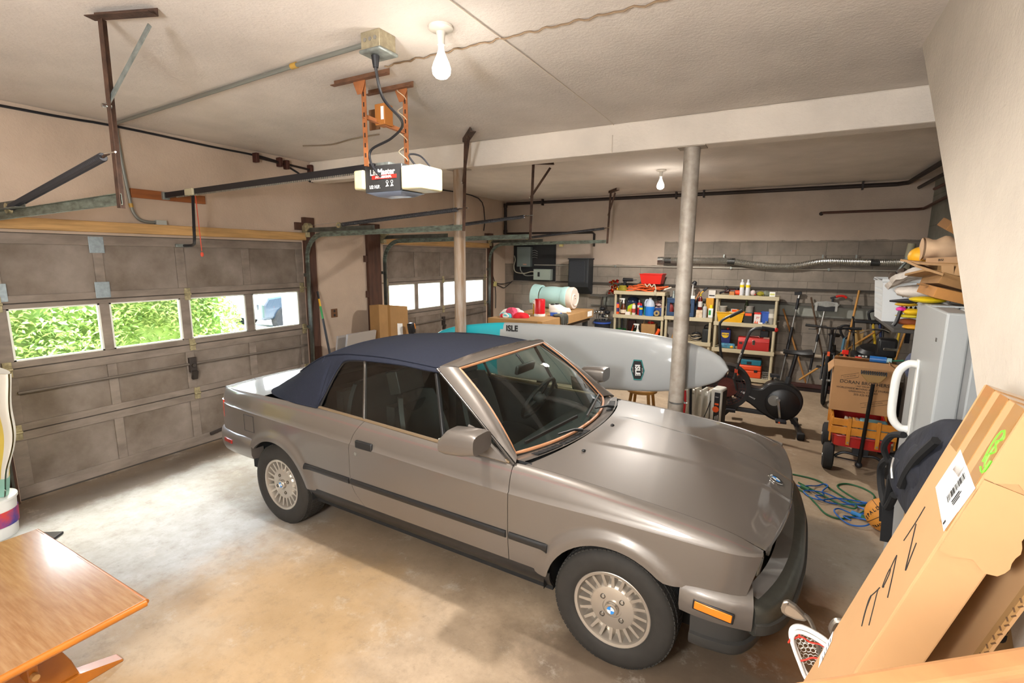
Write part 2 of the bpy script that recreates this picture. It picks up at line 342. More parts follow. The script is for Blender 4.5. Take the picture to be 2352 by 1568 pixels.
# the stair's side wall, its free edge following the slope of the flight
ys = [(YF, 0.0), (0.20, 0.0), (1.923, 1.611), (2.387, 2.051), (3.034, 2.625), (3.604, ZC), (YF, ZC)]
struct(MB().prism(ys, lambda y, z: (5.81, y, z), lambda y, z: (5.96, y, z)), 'wall_stairs', STAIRW, smooth=0)
# dropped beam on two pipe columns
bm_ = MB().box(0, XR, 4.375, 4.56, ZC - .238, ZC)
struct(bm_, 'ceiling_beam', wall_mat('beam_plaster', 'e2d8cc'), smooth=0, bevel=.012)
def column(x, y, r, label, m, marks):
    t = thing('support_column', label, 'column', (x, y, 0), kind='thing')
    b = MB().cyl((0, 0, 0), (0, 0, ZC - .238), r, n=28); obj(b, 'pipe', m, t, local=True)
    b = MB().box(-.11, .11, -.07, .07, ZC - .246, ZC - .237); obj(b, 'cap_plate', mat('painted_steel_plate', 'a59a8c', .7, .2), t, local=True, bevel=.002)
    for z in marks:
        b = MB().ring([(r - .002, z - .006), (r + .005, z - .006), (r + .005, z + .006), (r - .002, z + .006)], n=28); b.obox((r + .012, 0, z), (.02, .015, .014)); obj(b, 'band_clamp', STEEL, t, local=True)
        obj(MB().cyl((r + .01, 0, z), (r + .032, 0, z), .007, n=8), 'bolt', CHROME, t, local=True)
    return t
PIPE1 = mat('grey_painted_pipe', 'b4aca2', .55, .15, col2='93887c', vs=9, bump=.1, bs=30)
PIPE2 = mat('rust_stained_pipe', 'a69c92', .6, .15, col2='8a6a48', vs=6, bump=.1, bs=30, stretch=(3, 3, .35))
column(4.505, 4.45, .064, 'grey painted steel pipe column in front of the paddleboard nose, with two band clamps', PIPE1, (.73, .50))
column(2.185, 4.45, .062, 'rust-streaked grey steel pipe column behind the convertible roof', PIPE2, ())
# gray board strip and ledge along the back wall
b = MB().box(2.2, XR, YB - .03, YB, 1.09, 1.26); struct(b, 'trim_1', mat('grey_board', '8f9088', .8, var=.1, vs=3), smooth=0)
b = MB().box(1.95, XR, YB - .09, YB, 1.26, 1.30); b.box(1.95, XR, YB - .05, YB, 1.075, 1.095); struct(b, 'trim_2', mat('dark_steel_ledge', '56524c', .7, .2), smooth=0, bevel=.003)
b = MB().box(1.2, 6.75, YB - .05, YB, 1.50, 1.53); struct(b, 'trim_3', mat('dark_strip', '3c3630', .8), smooth=0)
b = MB().cyl((3.6, YB - .06, .47), (5.9, YB - .06, .47), .03, n=12); struct(b, 'trim_4', mat('cream_wall_pipe', 'b7a793', .6), smooth=40)

# ------------------------------------------------------------ sectional garage doors
DOORM = mat('weathered_door_paint', '887c71', .75, col2='6e6359', vs=3.2, bump=.12, bs=40, stretch=(1, 1, 3))
DOORP = mat('weathered_door_panel', '867b71', .8, col2='615549', vs=2.4, bump=.15, bs=50)
PANE = glass('window_glass', (.93, .96, .94)); HINGE = mat('yellowed_hinge', 'a59a78', .5, .5, var=.3, vs=40); PLATE = mat('zinc_plate', '9ba7ac', .45, .6, var=.15, vs=30)
def garage_door(n, y0, y1, flip):
    t = bpy.data.objects.new('door_%d' % n, None); COL.objects.link(t); t.location = (0, y0, 0); WM[t.name] = Matrix.Translation((0, y0, 0)); t['kind'] = 'structure'; t['category'] = 'garage door'
    t['label'] = ('wide sectional garage door with four panes, behind the convertible' if n == 1 else 'far sectional garage door with four panes, beyond the paddleboard tail')
    seams = [(0.012, .565), (.573, 1.078), (1.086, 1.592), (1.60, DH - .005)]
    Wd = y1 - y0; pan = [(.095, .697), (.77, 1.367), (1.45, 2.05), (2.135, 2.74)]
    if Wd < 2.85: pass
    k = (Wd - .10) / 2.74; pan = [(a * k, b * k) for a, b in pan]
    for si, (z0, z1) in enumerate(seams):
        ph0, ph1 = z0 + (.10 if si == 0 else .06), z1 - (.07 if si < 3 else .085)
        if si == 2: ph0, ph1 = 1.138, 1.556
        s = MB(); xo, xi = -.042, -.002
        s.box(xo, xi, y0, y1, z0, ph0); s.box(xo, xi, y0, y1, ph1, z1)
        e = [0] + [v for p in pan for v in p] + [Wd]
        for i in range(0, len(e), 2): s.box(xo, xi, y0 + e[i], y0 + e[i + 1], ph0, ph1)
        sec = obj(s, 'door_section', DOORM, t, smooth=0, bevel=.004)
        for a, b_ in pan:
            if si == 2:
                g = MB().box(-.026, -.021, y0 + a, y0 + b_, ph0, ph1); obj(g, 'window_pane', PANE, sec, smooth=0)
                f = MB()
                for yy in (a, b_ - .014): f.box(-.034, -.006, y0 + yy, y0 + yy + .014, ph0, ph1)
                f.box(-.034, -.006, y0 + a, y0 + b_, ph0, ph0 + .012); f.box(-.034, -.006, y0 + a, y0 + b_, ph1 - .012, ph1); obj(f, 'pane_bead', mat('pale_bead', 'd5d6cc', .6), sec, smooth=0)
            else:
                g = MB().box(-.03, -.017, y0 + a, y0 + b_, ph0, ph1)
                g.add([(-.016, y0 + a + .0, ph0), (-.016, y0 + b_, ph0), (-.016, y0 + b_, ph1), (-.016, y0 + a, ph1)], [(0, 1, 2, 3)])
                obj(g, 'door_panel', DOORP, sec, smooth=0)
    sb = MB()
    for z in (.569, 1.082, 1.596): sb.box(-.038, -.012, y0, y1, z - .012, z + .012)
    sb.box(-.05, -.004, y0 - .02, y1 + .02, .0, .022); sb.box(-.06, -.01, y0 - .02, y1 + .02, DH - .02, DH + .03); sb.box(-.07, -.045, y0 - .03, y0 + .03, 0, DH); sb.box(-.07, -.045, y1 - .03, y1 + .03, 0, DH); obj(sb, 'weather_strip', mat('dark_strip', '3c3630', .8), t, smooth=0)
    for z in (.569, 1.082, 1.596):
        for yy in (.045, Wd / 2 + .02, Wd - .045):
            h = MB().box(-.003, .008, y0 + yy - .028, y0 + yy + .028, z - .06, z + .06); h.cyl((.01, y0 + yy - .03, z), (.01, y0 + yy + .03, z), .011, n=10)
            if yy < .1 or yy > Wd - .1: h.cyl((.014, y0 + yy, z), (.014, y0 + yy + (.09 if yy > 1 else -.09), z), .008, n=8)
            obj(h, 'hinge', HINGE, t, bevel=.002)
    b = MB().tube([(.012, y0 + .08, .888), (.014, y0 + Wd / 2, .885 if n == 1 else .90), (.012, y0 + Wd - .03, .868 if n == 1 else .92)], .012, 8); obj(b, 'lock_bar', mat('lock_bar_steel', '6c635a', .6, .4), t)
    b = MB().box(-.002, .03, y0 + Wd / 2 - .04, y0 + Wd / 2 + .03, .80, .95); b.obox((.03, y0 + Wd / 2, .77), (.035, .05, .09), (0, .3, 0)); b.cyl((.02, y0 + Wd / 2 - .005, .87), (.05, y0 + Wd / 2 - .005, .87), .02, n=12); obj(b, 'lock_handle', mat('old_iron', '3f3834', .6, .5), t, bevel=.003)
    if n == 1:
        for yy, z in ((.04, 2.03), (.73, 2.05), (.06, 1.67), (.735, 1.66)):
            h = MB().box(-.002, .004, y0 + yy - .055, y0 + yy + .055, z - .055, z + .085); obj(h, 'repair_plate', PLATE, t, smooth=0, bevel=.002)
        b = MB().bar((.02, y0 + 1.52, .10), (.02, y0 + 1.72, .125), .02, .03); obj(b, 'lift_handle', mat('old_iron', '3f3834'), t, bevel=.004)
    return t
garage_door(1, D1[0], D1[1], 0); garage_door(2, D2[0], D2[1], 1)
# dark timber jambs and fir head beams
JAMB = mat('dark_red_timber', '4b2f22', .7, var=.3, vs=6, stretch=(4, 4, .6)); FIR = mat('fir_beam', 'b08a58', .75, var=.25, vs=4, stretch=(6, .5, 6))
for i, (a, b, z1) in enumerate(((4.205, 4.36, 2.45), (5.25, 5.50, 2.44), (8.50, 8.66, 2.45), (1.20, 1.345, 2.45))):
    struct(MB().box(.0, .05, a, b, 0, z1), 'trim_%d' % (5 + i), JAMB, smooth=0, bevel=.004)
b = MB()
for y, z in ((4.10, 2.34), (5.15, 2.40), (5.20, 1.95), (5.22, 1.45), (8.40, 2.40)): b.box(.0, .035, y, y + .12, z - .045, z + .045)
struct(b, 'trim_9', JAMB, smooth=0, bevel=.003)
struct(MB().box(.0, .085, .9, 4.20, 2.172, 2.262), 'trim_10', FIR, smooth=0, bevel=.006)
struct(MB().box(.0, .07, 5.56, 8.49, 2.165, 2.255), 'trim_11', FIR, smooth=0, bevel=.006)
b = MB().box(-.01, .04, -.6, 1.15, 0, 2.1); 
# ------------------------------------------------------------ the convertible (own frame: rear axle at x=0, nose +x)
def build_car():
    PAINT = mat('bronze_grey_paint', '665f59', .44, .34, coat=1.0); DARK = mat('satin_black', '131314', .55); VOID = mat('dark_underside', '0b0b0c', .9)
    TOP = mat('navy_canvas', '232632', .95, var=.10, vs=60, bump=.25, bs=420, spec=.2); TRIMB = mat('black_trim', '1b1b1c', .4); ALU = mat('dull_aluminium', '62625b', .36, .75, var=.12, vs=14, bump=.06, bs=120)
    CGL = glass('car_glass', (.62, .70, .66)); WSG = glass('windshield_glass', (.70, .80, .76)); LEA = mat('charcoal_leather', '2b2c2d', .45, var=.15, vs=8); AMB = mat('amber_lens', 'e07a10', .25, coat=.6); REDL = mat('red_lens', '8c1a14', .25, coat=.6); GASK = mat('tan_gasket', 'b07c58', .5)
    t = thing('convertible_car', 'bronze-grey two-door convertible with a navy fabric top and chrome-lipped alloy wheels', 'car', (2.1338, 3.008, 0), -.0306)
    P = lambda mb, n, m, par=None, **k: obj(mb, n, m, par or t, local=True, **k)
    HZ = .297; RA = .347
    W = spl([(-.80, .735), (-.70, .785), (-.5, .812), (0, .822), (1.2, .8225), (2.4, .8225), (2.9, .815), (3.08, .80), (3.16, .775), (3.20, .745)])
    zc = spl([(-.75, .825), (0, .808), (.8, .79), (2.0, .765), (2.6, .775), (3.2, .768)])
    zT = spl([(-.8, .925), (-.6, .943), (0, .95), (.4, .947), (.85, .934), (1.54, .915), (2.0, .905), (2.3, .893), (2.6, .872), (2.85, .848), (3.05, .815), (3.2, .765)])
    yT = spl([(-.8, .70), (-.65, .755), (-.3, .762), (.4, .752), (1.95, .748), (2.1, .735), (2.8, .722), (3.2, .700)])
    def lowy(x, z):
        w = W(x); f = spl([(.26, w - .075), (.30, w - .045), (.375, w - .018), (.53, w - .003), (.68, w), (.84, w - .001)])(z)
        for xa in (0, 2.57):
            r = math.hypot(x - xa, z - HZ)
            if r < RA + .085 and x < 3.1: f += .022 * ss(RA + .085, RA + .03, r)
        return f
    def arch(x):
        for xa in (0, 2.57):
            d = abs(x - xa)
            if d <= RA: return HZ + math.sqrt(max(0, RA * RA - d * d))
        return 0
    def side(name, s, xs, warp, zb0, par=None):
        """one outer panel of the flank: columns xs, lower edge following the wheel arch"""
        NL, NU = 14, 9; cols = []
        for x, inside in xs:
            zb = zb0(x); a = arch(x) if inside else 0
            zb = max(zb, a); c = []
            for j in range(NL + 1):
                z = zb + (zc(x) - .003 - zb) * j / NL; X = warp(x, z); c.append((X, s * lowy(X, z), z))
            for j in range(NU + 1):
                q = j / NU; z0 = zc(x) + .006; y0 = W(x) - .009; z1 = zT(x); y1 = yT(x); cy, cz = y0 - .018, z1 - .006
                z = (1 - q) ** 2 * z0 + 2 * q * (1 - q) * cz + q * q * z1; y = (1 - q) ** 2 * y0 + 2 * q * (1 - q) * cy + q * q * y1
                X = warp(x, z); c.append((X, s * y, z))
            cols.append(c)
        n = len(cols[0]); mb = MB(); vs = [p for c in cols for p in c]
        fs = [(i * n + j, (i + 1) * n + j, (i + 1) * n + j + 1, i * n + j + 1) for i in range(len(cols) - 1) for j in range(n - 1)]
        mb.add(vs, [f if s < 0 else f[::-1] for f in fs])
        return P(mb, name, PAINT, par, smooth=38, solid=.02)
    def xcols(a, b, n):
        o = [(a + (b - a) * i / n, True) for i in range(n + 1)]
        for xa in (0, 2.57):
            for e in (-RA, RA):
                X = xa + e
                if a < X < b:
                    o = [q for q in o if abs(q[0] - X) > .006] + [(X, False), (X, True)]
            for k in range(1, 14):
                for sg in (-1, 1):
                    X = xa + sg * RA * math.sin(PI / 2 * k / 14)
                    if a < X < b: o = [q for q in o if abs(q[0] - X) > .006] + [(X, True)]
        def key(q):
            for xa in (0, 2.57):
                if abs(q[0] - (xa - RA)) < 1e-9: return (q[0], 0 if not q[1] else 1)
                if abs(q[0] - (xa + RA)) < 1e-9: return (q[0], 1 if not q[1] else 0)
            return (q[0], 0)
        return sorted(o, key=key)
    xd = spl([(.30, .95), (.38, .895), (.46, .82), (.55, .79), (.75, .789), (.83, .81), (.90, .85), (.95, .888)])
    rearw = lambda x, z: x + ss(.45, .787, x) * (xd(z) - .789)
    doorw = lambda x, z: x + (1 - ss(.793, 1.25, x)) * (xd(z) - .789)
    frontw = lambda x, z: x + ss(2.95, 3.2, x) * (z - .80) * .25
    for s in (-1, 1):
        side('quarter_panel', s, xcols(-.80, .7885, 52), rearw, lambda x: .55 if x < -.27 else .365)
        d = side('door', s, xcols(.7918, 1.9945, 30), doorw, lambda x: .365)
        side('front_fender', s, xcols(1.9985, 3.20, 40), frontw, lambda x: .555 if x > 2.8 else .365)
        y = -s
        # door furniture
        yy = lambda x, z: s * (lowy(x, z) if z < .765 else W(x) - .012 - max(0, z - .78) * .22)
        b = MB(); b.obox((.925, yy(.93, .80) + s * .008, .800), (.150, .022, .052)); P(b, 'door_handle', TRIMB, d, bevel=.008)
        P(MB().cyl((.853, yy(.85, .735) - s * .01, .735), (.853, yy(.85, .735) + s * .003, .735), .012, n=14), 'door_lock', STEEL, d)
        # mirror
        m = MB(); ry = s * .90
        prof = [(1.665, .965, 1.05), (1.70, .955, 1.09), (1.80, .965, 1.10), (1.875, .985, 1.10), (1.89, .99, 1.095)]
        def mir(u, v):
            i = u * 4; k = min(int(i), 3); f = i - k; x = prof[k][0] + (prof[k + 1][0] - prof[k][0]) * f; z0 = prof[k][1] + (prof[k + 1][1] - prof[k][1]) * f; z1 = prof[k][2] + (prof[k + 1][2] - prof[k][2]) * f
            a = 2 * PI * v; ca, sa = math.cos(a), math.sin(a); p = .55
            return (x, ry + s * .085 * math.copysign(abs(ca) ** p, ca), (z0 + z1) / 2 + (z1 - z0) / 2 * math.copysign(abs(sa) ** p, sa))
        m.grid(mir, 8, 24, flip=s > 0); n0 = len(m.v); m.f.append(tuple(range(24))); m.f.append(tuple(range(n0 - 1, n0 - 25, -1)))
        mi = P(m, 'side_mirror', PAINT, bevel=0)
        P(MB().box(1.655, 1.664, min(ry - .07, ry + .07), max(ry - .07, ry + .07), .975, 1.045), 'mirror_glass', CHROME, mi, bevel=.003)
        b = MB(); b.add([(1.66, s * .748, .918), (1.97, s * .752, .908), (1.74, s * .705, 1.03), (1.66, s * .70, 1.045), (1.66, s * .775, .918), (1.95, s * .772, .908), (1.75, s * .735, 1.02), (1.67, s * .73, 1.035)], [(0, 1, 2, 3), (4, 5, 6, 7), (0, 1, 5, 4), (1, 2, 6, 5), (2, 3, 7, 6), (3, 0, 4, 7)])
        b.tube([(1.80, s * .75, .965), (1.84, s * .83, .985)], .024, 10); P(b, 'mirror_mount', PAINT, mi)
        # rub strips, rocker moulding, pinstripe
        for a, c in ((.335, .782), (.798, 1.985), (2.006, 2.235)):
            ns = 12; b = MB()
            def rub(u, v):
                x = a + (c - a) * u; an = PI * v; z = .534 - .006 * (x - .3) / 1.9 + .021 * math.cos(an); return (x, s * (lowy(x, z) - .002 + .015 * math.sin(an) ** .7), z)
            b.grid(rub, ns, 8, flip=s > 0); n0 = len(b.v); b.f += [tuple(range(8, -1, -1)), tuple(range(n0 - 9, n0))]; P(b, 'rub_strip', TRIMB)
        b = MB().grid(lambda u, v: (.34 + 1.90 * u, s * (lowy(1.2, .375) + .004 - .05 * v * v - .004 * (v < .05)), .378 - .10 * v), 20, 6, flip=s < 0); P(b, 'rocker_moulding', TRIMB, solid=.012)
        for dz in (0, .005):
            b = MB()
            def pin(u, v):
                x = -.25 + 3.40 * u; q = .52 if x < 2.9 else .52 - .1 * (x - 2.9); z0 = zc(x) + .006; y0 = W(x) - .009; z1 = zT(x); y1 = yT(x); cy, cz = y0 - .018, z1 - .006; q += dz / .10 + v * .007
                return (x, s * ((1 - q) ** 2 * y0 + 2 * q * (1 - q) * cy + q * q * y1 + .0012), (1 - q) ** 2 * z0 + 2 * q * (1 - q) * cz + q * q * z1 + .0004)
            b.grid(pin, 80, 1, flip=s > 0); P(b, 'pinstripe', mat('red_pinstripe', '8a464a', .6))
        # wheel wells
        for xa in (0, 2.57):
            P(MB().grid(lambda u, v: (xa + .365 * math.cos(PI * (u * .87 + (.15 if xa > 1 else -.02))), s * (.50 + .30 * v), HZ + .365 * math.sin(PI * (u * .87 + (.15 if xa > 1 else -.02)))), 24, 1), 'wheel_well', VOID)
    b = MB().add([(-.365, -.815, .785), (-.255, -.825, .785), (-.245, -.829, .665), (-.36, -.822, .665)], [(0, 3, 2, 1)]); b = MB()
    yb = lambda x, z: -(lowy(x, z) + .0035)
    b.grid(lambda u, v: (-.365 + .115 * u, yb(-.365 + .115 * u, .665 + .12 * v), .665 + .12 * v), 6, 6); P(b, 'fuel_flap', PAINT, solid=.006)
    b = MB().tube([(-.368 + .121 * u, yb(-.3, .662 + .126 * v) + .002, .662 + .126 * v) for u, v in ((0, 0), (1, 0), (1, 1), (0, 1))], .0022, 6, closed=True); P(b, 'flap_seam', DARK)
    # dark inner body so nothing shows through the panel gaps
    b = MB().box(-.72, 3.10, -.56, .56, .19, .52); b.box(2.15, 3.12, -.60, .60, .5, .735); b.box(-.70, -.1, -.60, .60, .5, .90); b.box(.34, 2.23, -.74, .74, .24, .40); P(b, 'underbody', VOID, smooth=0)
    for s in (-1, 1):
        P(MB().grid(lambda u, v: (.42 + 1.66 * u, s * (.715 + .02 * (1 - v)), .36 + .55 * v), 8, 2), 'inner_door_panel', LEA)
    # ---- hood, deck, cowl
    xr = lambda y: 2.178 - .135 * (abs(y) / .74) ** 2.2
    xf = lambda y: 3.275 - .075 * (abs(y) / .72) ** 2.2
    zh0 = spl([(2.0, .925), (2.2, .923), (2.5, .912), (2.8, .888), (3.0, .855), (3.15, .815), (3.22, .785), (3.28, .752)])
    yc = lambda x: .285 + (.135 - .285) * (x - 2.2) / 1.05
    def hoodz(x, y):
        a = abs(y); ye = yT(x) - .004; q = min(1, a / ye); z = zh0(x) - (zh0(x) - (zT(x) - .002)) * q * q
        z += .006 * ss(yc(x) + .012, yc(x) - .012, a) * ss(2.2, 2.32, x); return z
    def hood(u, v):
        y0 = (v * 2 - 1); a = abs(y0); y = y0 * .728; xa, xb = xr(y) + .004, xf(y); x = xa + (xb - xa) * (1 - (1 - u) ** 1.25)
        ye = yT(x) - .005; y = y0 * ye
        z = hoodz(x, y)
        return (x, y, z)
    vsq = 96
    mb = MB().grid(hood, 48, vsq)
    n = vsq + 1; last = mb.v[-n:]
    mb.v += [(x + .004, y, z - .012) for x, y, z in last] + [(x - .004, y, z - .03) for x, y, z in last] + [(x - .03, y, z - .045) for x, y, z in last]
    base = 48 * n
    for k in range(3): mb.f += [(base + k * n + j, base + (k + 1) * n + j, base + (k + 1) * n + j + 1, base + k * n + j + 1) for j in range(vsq)]
    hd = P(mb, 'hood', PAINT, smooth=60)
    for y in (-.42, .05): P(MB().ball((2.25, y, hoodz(2.25, y) + .004), (.012, .014, .008), 10, 6), 'washer_nozzle', TRIMB, hd)
    # roundel
    def roundel(c, nrm, up, R, par, nm='roundel'):
        nrm = Vector(nrm).normalized(); up = Vector(up); rx = up.cross(nrm).normalized(); up = nrm.cross(rx); c = Vector(c); q = Matrix((rx, up, nrm)).transposed()
        def disc(r0, r1, a0, a1, h, n=24):
            vs = []; m = max(2, int(n * (a1 - a0) / (2 * PI)))
            for i in range(m + 1):
                a = a0 + (a1 - a0) * i / m
                for r in (r0, r1): vs.append(c + q @ Vector((r * math.cos(a), r * math.sin(a), h)))
            return vs, [(2 * i, 2 * i + 1, 2 * i + 3, 2 * i + 2) for i in range(m)]
        e = P(MB().lathe([(R, 0), (R, R * .10), (R * .93, R * .14), (.0001, R * .14)], c, nrm, 28), nm, CHROME, par)
        P(MB().add(*disc(R * .56, R * .90, 0, 2 * PI, R * .15, 32)), 'roundel_ring', INK, e, smooth=0)
        w = MB(); bl = MB()
        for k in range(4): (w if k % 2 else bl).add(*disc(.0, R * .55, k * PI / 2, (k + 1) * PI / 2, R * .155))
        P(w, 'white_quarters', WHITE, e, smooth=0); P(bl, 'blue_quarters', mat('roundel_blue', '2f7fc8', .3), e, smooth=0)
        if R > .03:
            tx = MB()
            for ch, a in (('B', 125), ('M', 90), ('W', 55)):
                d = Vector((math.cos(math.radians(a)), math.sin(math.radians(a)), 0)); tx.text(ch, R * .36, c + q @ (d * R * .73) + nrm * R * .16, q @ Vector((d.y, -d.x, 0)), q @ d, ext=.0002)
            P(tx, 'roundel_letters', WHITE, e, smooth=0)
    roundel((3.192, 0, zh0(3.192) + .008), (.42, 0, .9), (0, 0, 1), .041, hd)
    # nose panel, grille, lamps
    g = MB().grid(lambda u, v: (xf((u * 2 - 1) * .70) - .025 - .05 * v, (u * 2 - 1) * .70, hoodz(xf((u * 2 - 1) * .70), (u * 2 - 1) * .70) - .028 - v * (hoodz(xf((u * 2 - 1) * .70), (u * 2 - 1) * .70) - .028 - .56)), 40, 4)
    gr = P(g, 'grille', DARK)
    for y in (-.60, -.40, .40, .60):
        l = MB().lathe([(.075, 0), (.075, .02), (.068, .024), (.0001, .036)], (xf(y) - .07, y, .665), (1, 0, 0), 20); P(l, 'headlight', mat('lamp_glass', 'c8d0d0', .08, .3, coat=1), gr)
    for s in (-1, 1):
        k = MB().tube([(3.262, s * .012, .735), (3.268, s * .085, .735), (3.24, s * .085, .60), (3.236, s * .012, .60)], .008, 8, closed=True); P(k, 'kidney_surround', CHROME, gr)
        b = MB().grid(lambda u, v: (xf(.3 * s + .36 * s * u) - .035, s * (.12 + .58 * u), .735 - .008 * v - .0 * u), 10, 1); P(b, 'grille_trim', CHROME, gr, solid=.006)
    def deck(u, v):
        y0 = v * 2 - 1; x = -.80 + .62 * u + .0; ye = yT(x) - .004; xx = x - .06 * (1 - abs(y0) ** 2.4) * (1 - u)
        return (xx, y0 * ye, zT(x) - .002 + .02 * (1 - y0 * y0) * ss(-.02, .35, u + .12))
    P(MB().grid(deck, 16, 32), 'trunk_lid', PAINT, smooth=60)
    def tail(u, v):
        y0 = u * 2 - 1; a = abs(y0); z = .925 - .40 * v; x = -.80 - .06 * (1 - a ** 2.4) + (.03 * v if v < .9 else .02) + ss(.9, 1, a) * .02
        return (x, y0 * .715, z)
    P(MB().grid(tail, 32, 8), 'tail_panel', PAINT)
    for s in (-1, 1):
        b = MB().grid(lambda u, v: (-.80 + .11 * u - .008 * math.sin(PI * u), s * (.50 + .235 * ss(0, .7, u) + .045 * u), .845 - .14 * v), 8, 4, flip=s > 0)
        P(b, 'tail_light', mat('tail_lens', 'c2331c', .2, coat=.8), solid=.008)
    def cowl(u, v):
        y0 = v * 2 - 1; y = y0 * .735; xa = 2.095 - .15 * abs(y0) ** 2.2; xb = xr(y) - .003
        return (xa + (xb - xa) * u - .02 * (1 - u), y0 * (.70 + .03 * u), .903 + .014 * u + .005 * (1 - y0 * y0))
    P(MB().grid(cowl, 6, 40), 'cowl', PAINT, smooth=60)
    for a, b_ in ((-.62, -.42), (-.40, -.10), (.36, .60)):
        vb = MB()
        def cv(u, v):
            y = a + (b_ - a) * u; y0 = y / .735; xa = 2.095 - .15 * abs(y0) ** 2.2; xb = xr(y); return (xa + (xb - xa) * (.35 + .45 * v), y, .916 + .004 * v)
        vb.grid(cv, 10, 1); vt = P(vb, 'cowl_vent', DARK, solid=.004)
        for i in range(6):
            q = cv((i + .5) / 6, 0); r = cv((i + .5) / 6, 1); P(MB().bar((q[0], q[1], q[2] + .003), (r[0], r[1], r[2] + .003), .008, .005), 'vent_slat', TRIMB, vt)
    # ---- windshield
    bot = lambda y0: (2.092 - .15 * abs(y0) ** 2.2, y0 * .665, .916 + .004 * (1 - y0 * y0))
    tp = lambda y0: (1.525 - .05 * abs(y0) ** 2, y0 * .548, 1.332 - .018 * abs(y0) ** 2)
    def rnd(y0, v):                                    # round the glass corners a little
        return y0
    def wsf(u, v):
        y0 = v * 2 - 1; a, b = bot(y0), tp(y0); bow = .018 * math.sin(PI * u); return tuple(a[i] + (b[i] - a[i]) * u + (bow if i in (0, 2) else 0) for i in range(3))
    wg = P(MB().grid(wsf, 12, 24), 'windshield', WSG)
    per = [wsf(0, v / 24) for v in range(25)] + [wsf(u / 12, 1) for u in range(1, 13)] + [wsf(1, 1 - v / 24) for v in range(1, 25)] + [wsf(1 - u / 12, 0) for u in range(1, 12)]
    per = [(x + .006, y, z + .004) for x, y, z in per]
    P(MB().tube(per, .010, 8, closed=True), 'windshield_gasket', GASK, wg)
    P(MB().tube([(x - .004 * 0, y * .982, z + .002) for x, y, z in [(p[0] - .004, p[1], p[2]) for p in per]], .006, 6, closed=True), 'black_seal', TRIMB, wg)
    # pillars and header
    for s in (-1, 1):
        def pil(u, v):
            o = (2.005 + (1.375 - 2.005) * u, .758 + (.612 - .758) * u, .905 + (1.318 - .905) * u + .006 * math.sin(PI * u)); i = wsf(u, 1)
            i = (i[0] + .004, i[1] + .012, i[2] + .004); b = .012 * math.sin(PI * v)
            return (i[0] + (o[0] - i[0]) * v + b, s * (i[1] + (o[1] - i[1]) * v + b), i[2] + (o[2] - i[2]) * v + b * .6)
        P(MB().grid(pil, 14, 6, flip=s < 0), 'windshield_pillar', PAINT, solid=.012, smooth=60)
        tr = [(2.005 + (1.375 - 2.005) * u - .006, s * (.765 + (.617 - .765) * u), .905 + (1.318 - .905) * u + .006 * math.sin(PI * u) - .004) for u in [i / 14 for i in range(15)]]
        P(MB().tube(tr, .008, 8), 'pillar_trim', mat('dark_chrome', '5e5a56', .3, .8))
    def hdr(u, v):
        y0 = v * 2 - 1; a = tp(y0); a = (a[0] - .0 + .008, a[1] * 1.02, a[2] + .006); b = (1.385 - .01 * y0 * y0 * 0 - .03 * (1 - y0 * y0), y0 * .610, 1.338 - .018 * y0 * y0)
        return (a[0] + (b[0] - a[0]) * u, a[1] + (b[1] - a[1]) * u, a[2] + (b[2] - a[2]) * u + .006 * math.sin(PI * u))
    P(MB().grid(hdr, 4, 24, flip=False), 'windshield_header', PAINT, solid=.012, smooth=60)
    # ---- side glass
    yw = lambda z: .742 - (z - .93) * .36
    def pane(poly, s, nm, inset=0):
        pts = [(x, s * (yw(z) - inset), z) for x, z in poly]; return P(MB().add(pts, [tuple(range(len(pts)))]), nm, CGL, smooth=0)
    # soft top side opening: lower boundary of the cloth along x
    qrear = [(.415, .945), (.425, .985), (.45, 1.06), (.48, 1.14), (.515, 1.215), (.55, 1.262), (.60, 1.282), (.74, 1.296)]
    for s in (-1, 1):
        pane(qrear + [(.852, .937)], s, 'quarter_window')
        pane([(.868, .936), (.756, 1.296), (1.10, 1.304), (1.32, 1.298), (1.355, 1.285), (1.515, .912)], s, 'door_window')
        pane([(1.53, .912), (1.372, 1.285), (1.40, 1.283), (1.955, .905)], s, 'vent_window')
        fr = MB(); B = lambda x, z: (x, s * (yw(z) + .001), z)
        fr.bar(B(.860, .936), B(.748, 1.297), .018, .022, (0, 1, 0)); P(fr, 'window_post', mat('dark_chrome', '5e5a56', .3, .8), bevel=.004)
        fr = MB().bar(B(1.522, .912), B(1.362, 1.288), .018, .026, (0, 1, 0)); P(fr, 'window_post', TRIMB, bevel=.004)
        fr = MB().tube([B(x, z) for x, z in qrear], .011, 8); P(fr, 'window_seal', TRIMB)
        fr = MB().tube([(x, s * (yw(z) + .004), z) for x, z in ((.41, .950), (.85, .938), (1.54, .917), (1.97, .907))], .012, 8); P(fr, 'belt_trim', mat('tan_belt_trim', '8d7a62', .35, .6))
    # ---- soft top
    zlow = lambda x: spl([(.41, .95), (.425, .985), (.45, 1.06), (.48, 1.14), (.515, 1.215), (.55, 1.268), (.60, 1.287), (.74, 1.300), (1.1, 1.308), (1.32, 1.300), (1.41, 1.300)])(x) if x > .41 else .95
    zt = spl([(-.40, .955), (-.36, .965), (-.2, 1.055), (0, 1.165), (.2, 1.275), (.31, 1.325), (.40, 1.347), (.6, 1.362), (.9, 1.368), (1.15, 1.358), (1.42, 1.340)])
    yb_ = spl([(-.40, .10), (-.385, .30), (-.34, .50), (-.27, .63), (-.15, .70), (0, .735), (.2, .757), (.41, .752), (.55, .645), (.8, .628), (1.42, .618)])
    ye_ = spl([(-.40, .08), (-.385, .25), (-.34, .42), (-.27, .52), (-.15, .565), (0, .585), (.31, .592), (.8, .592), (1.42, .588)])
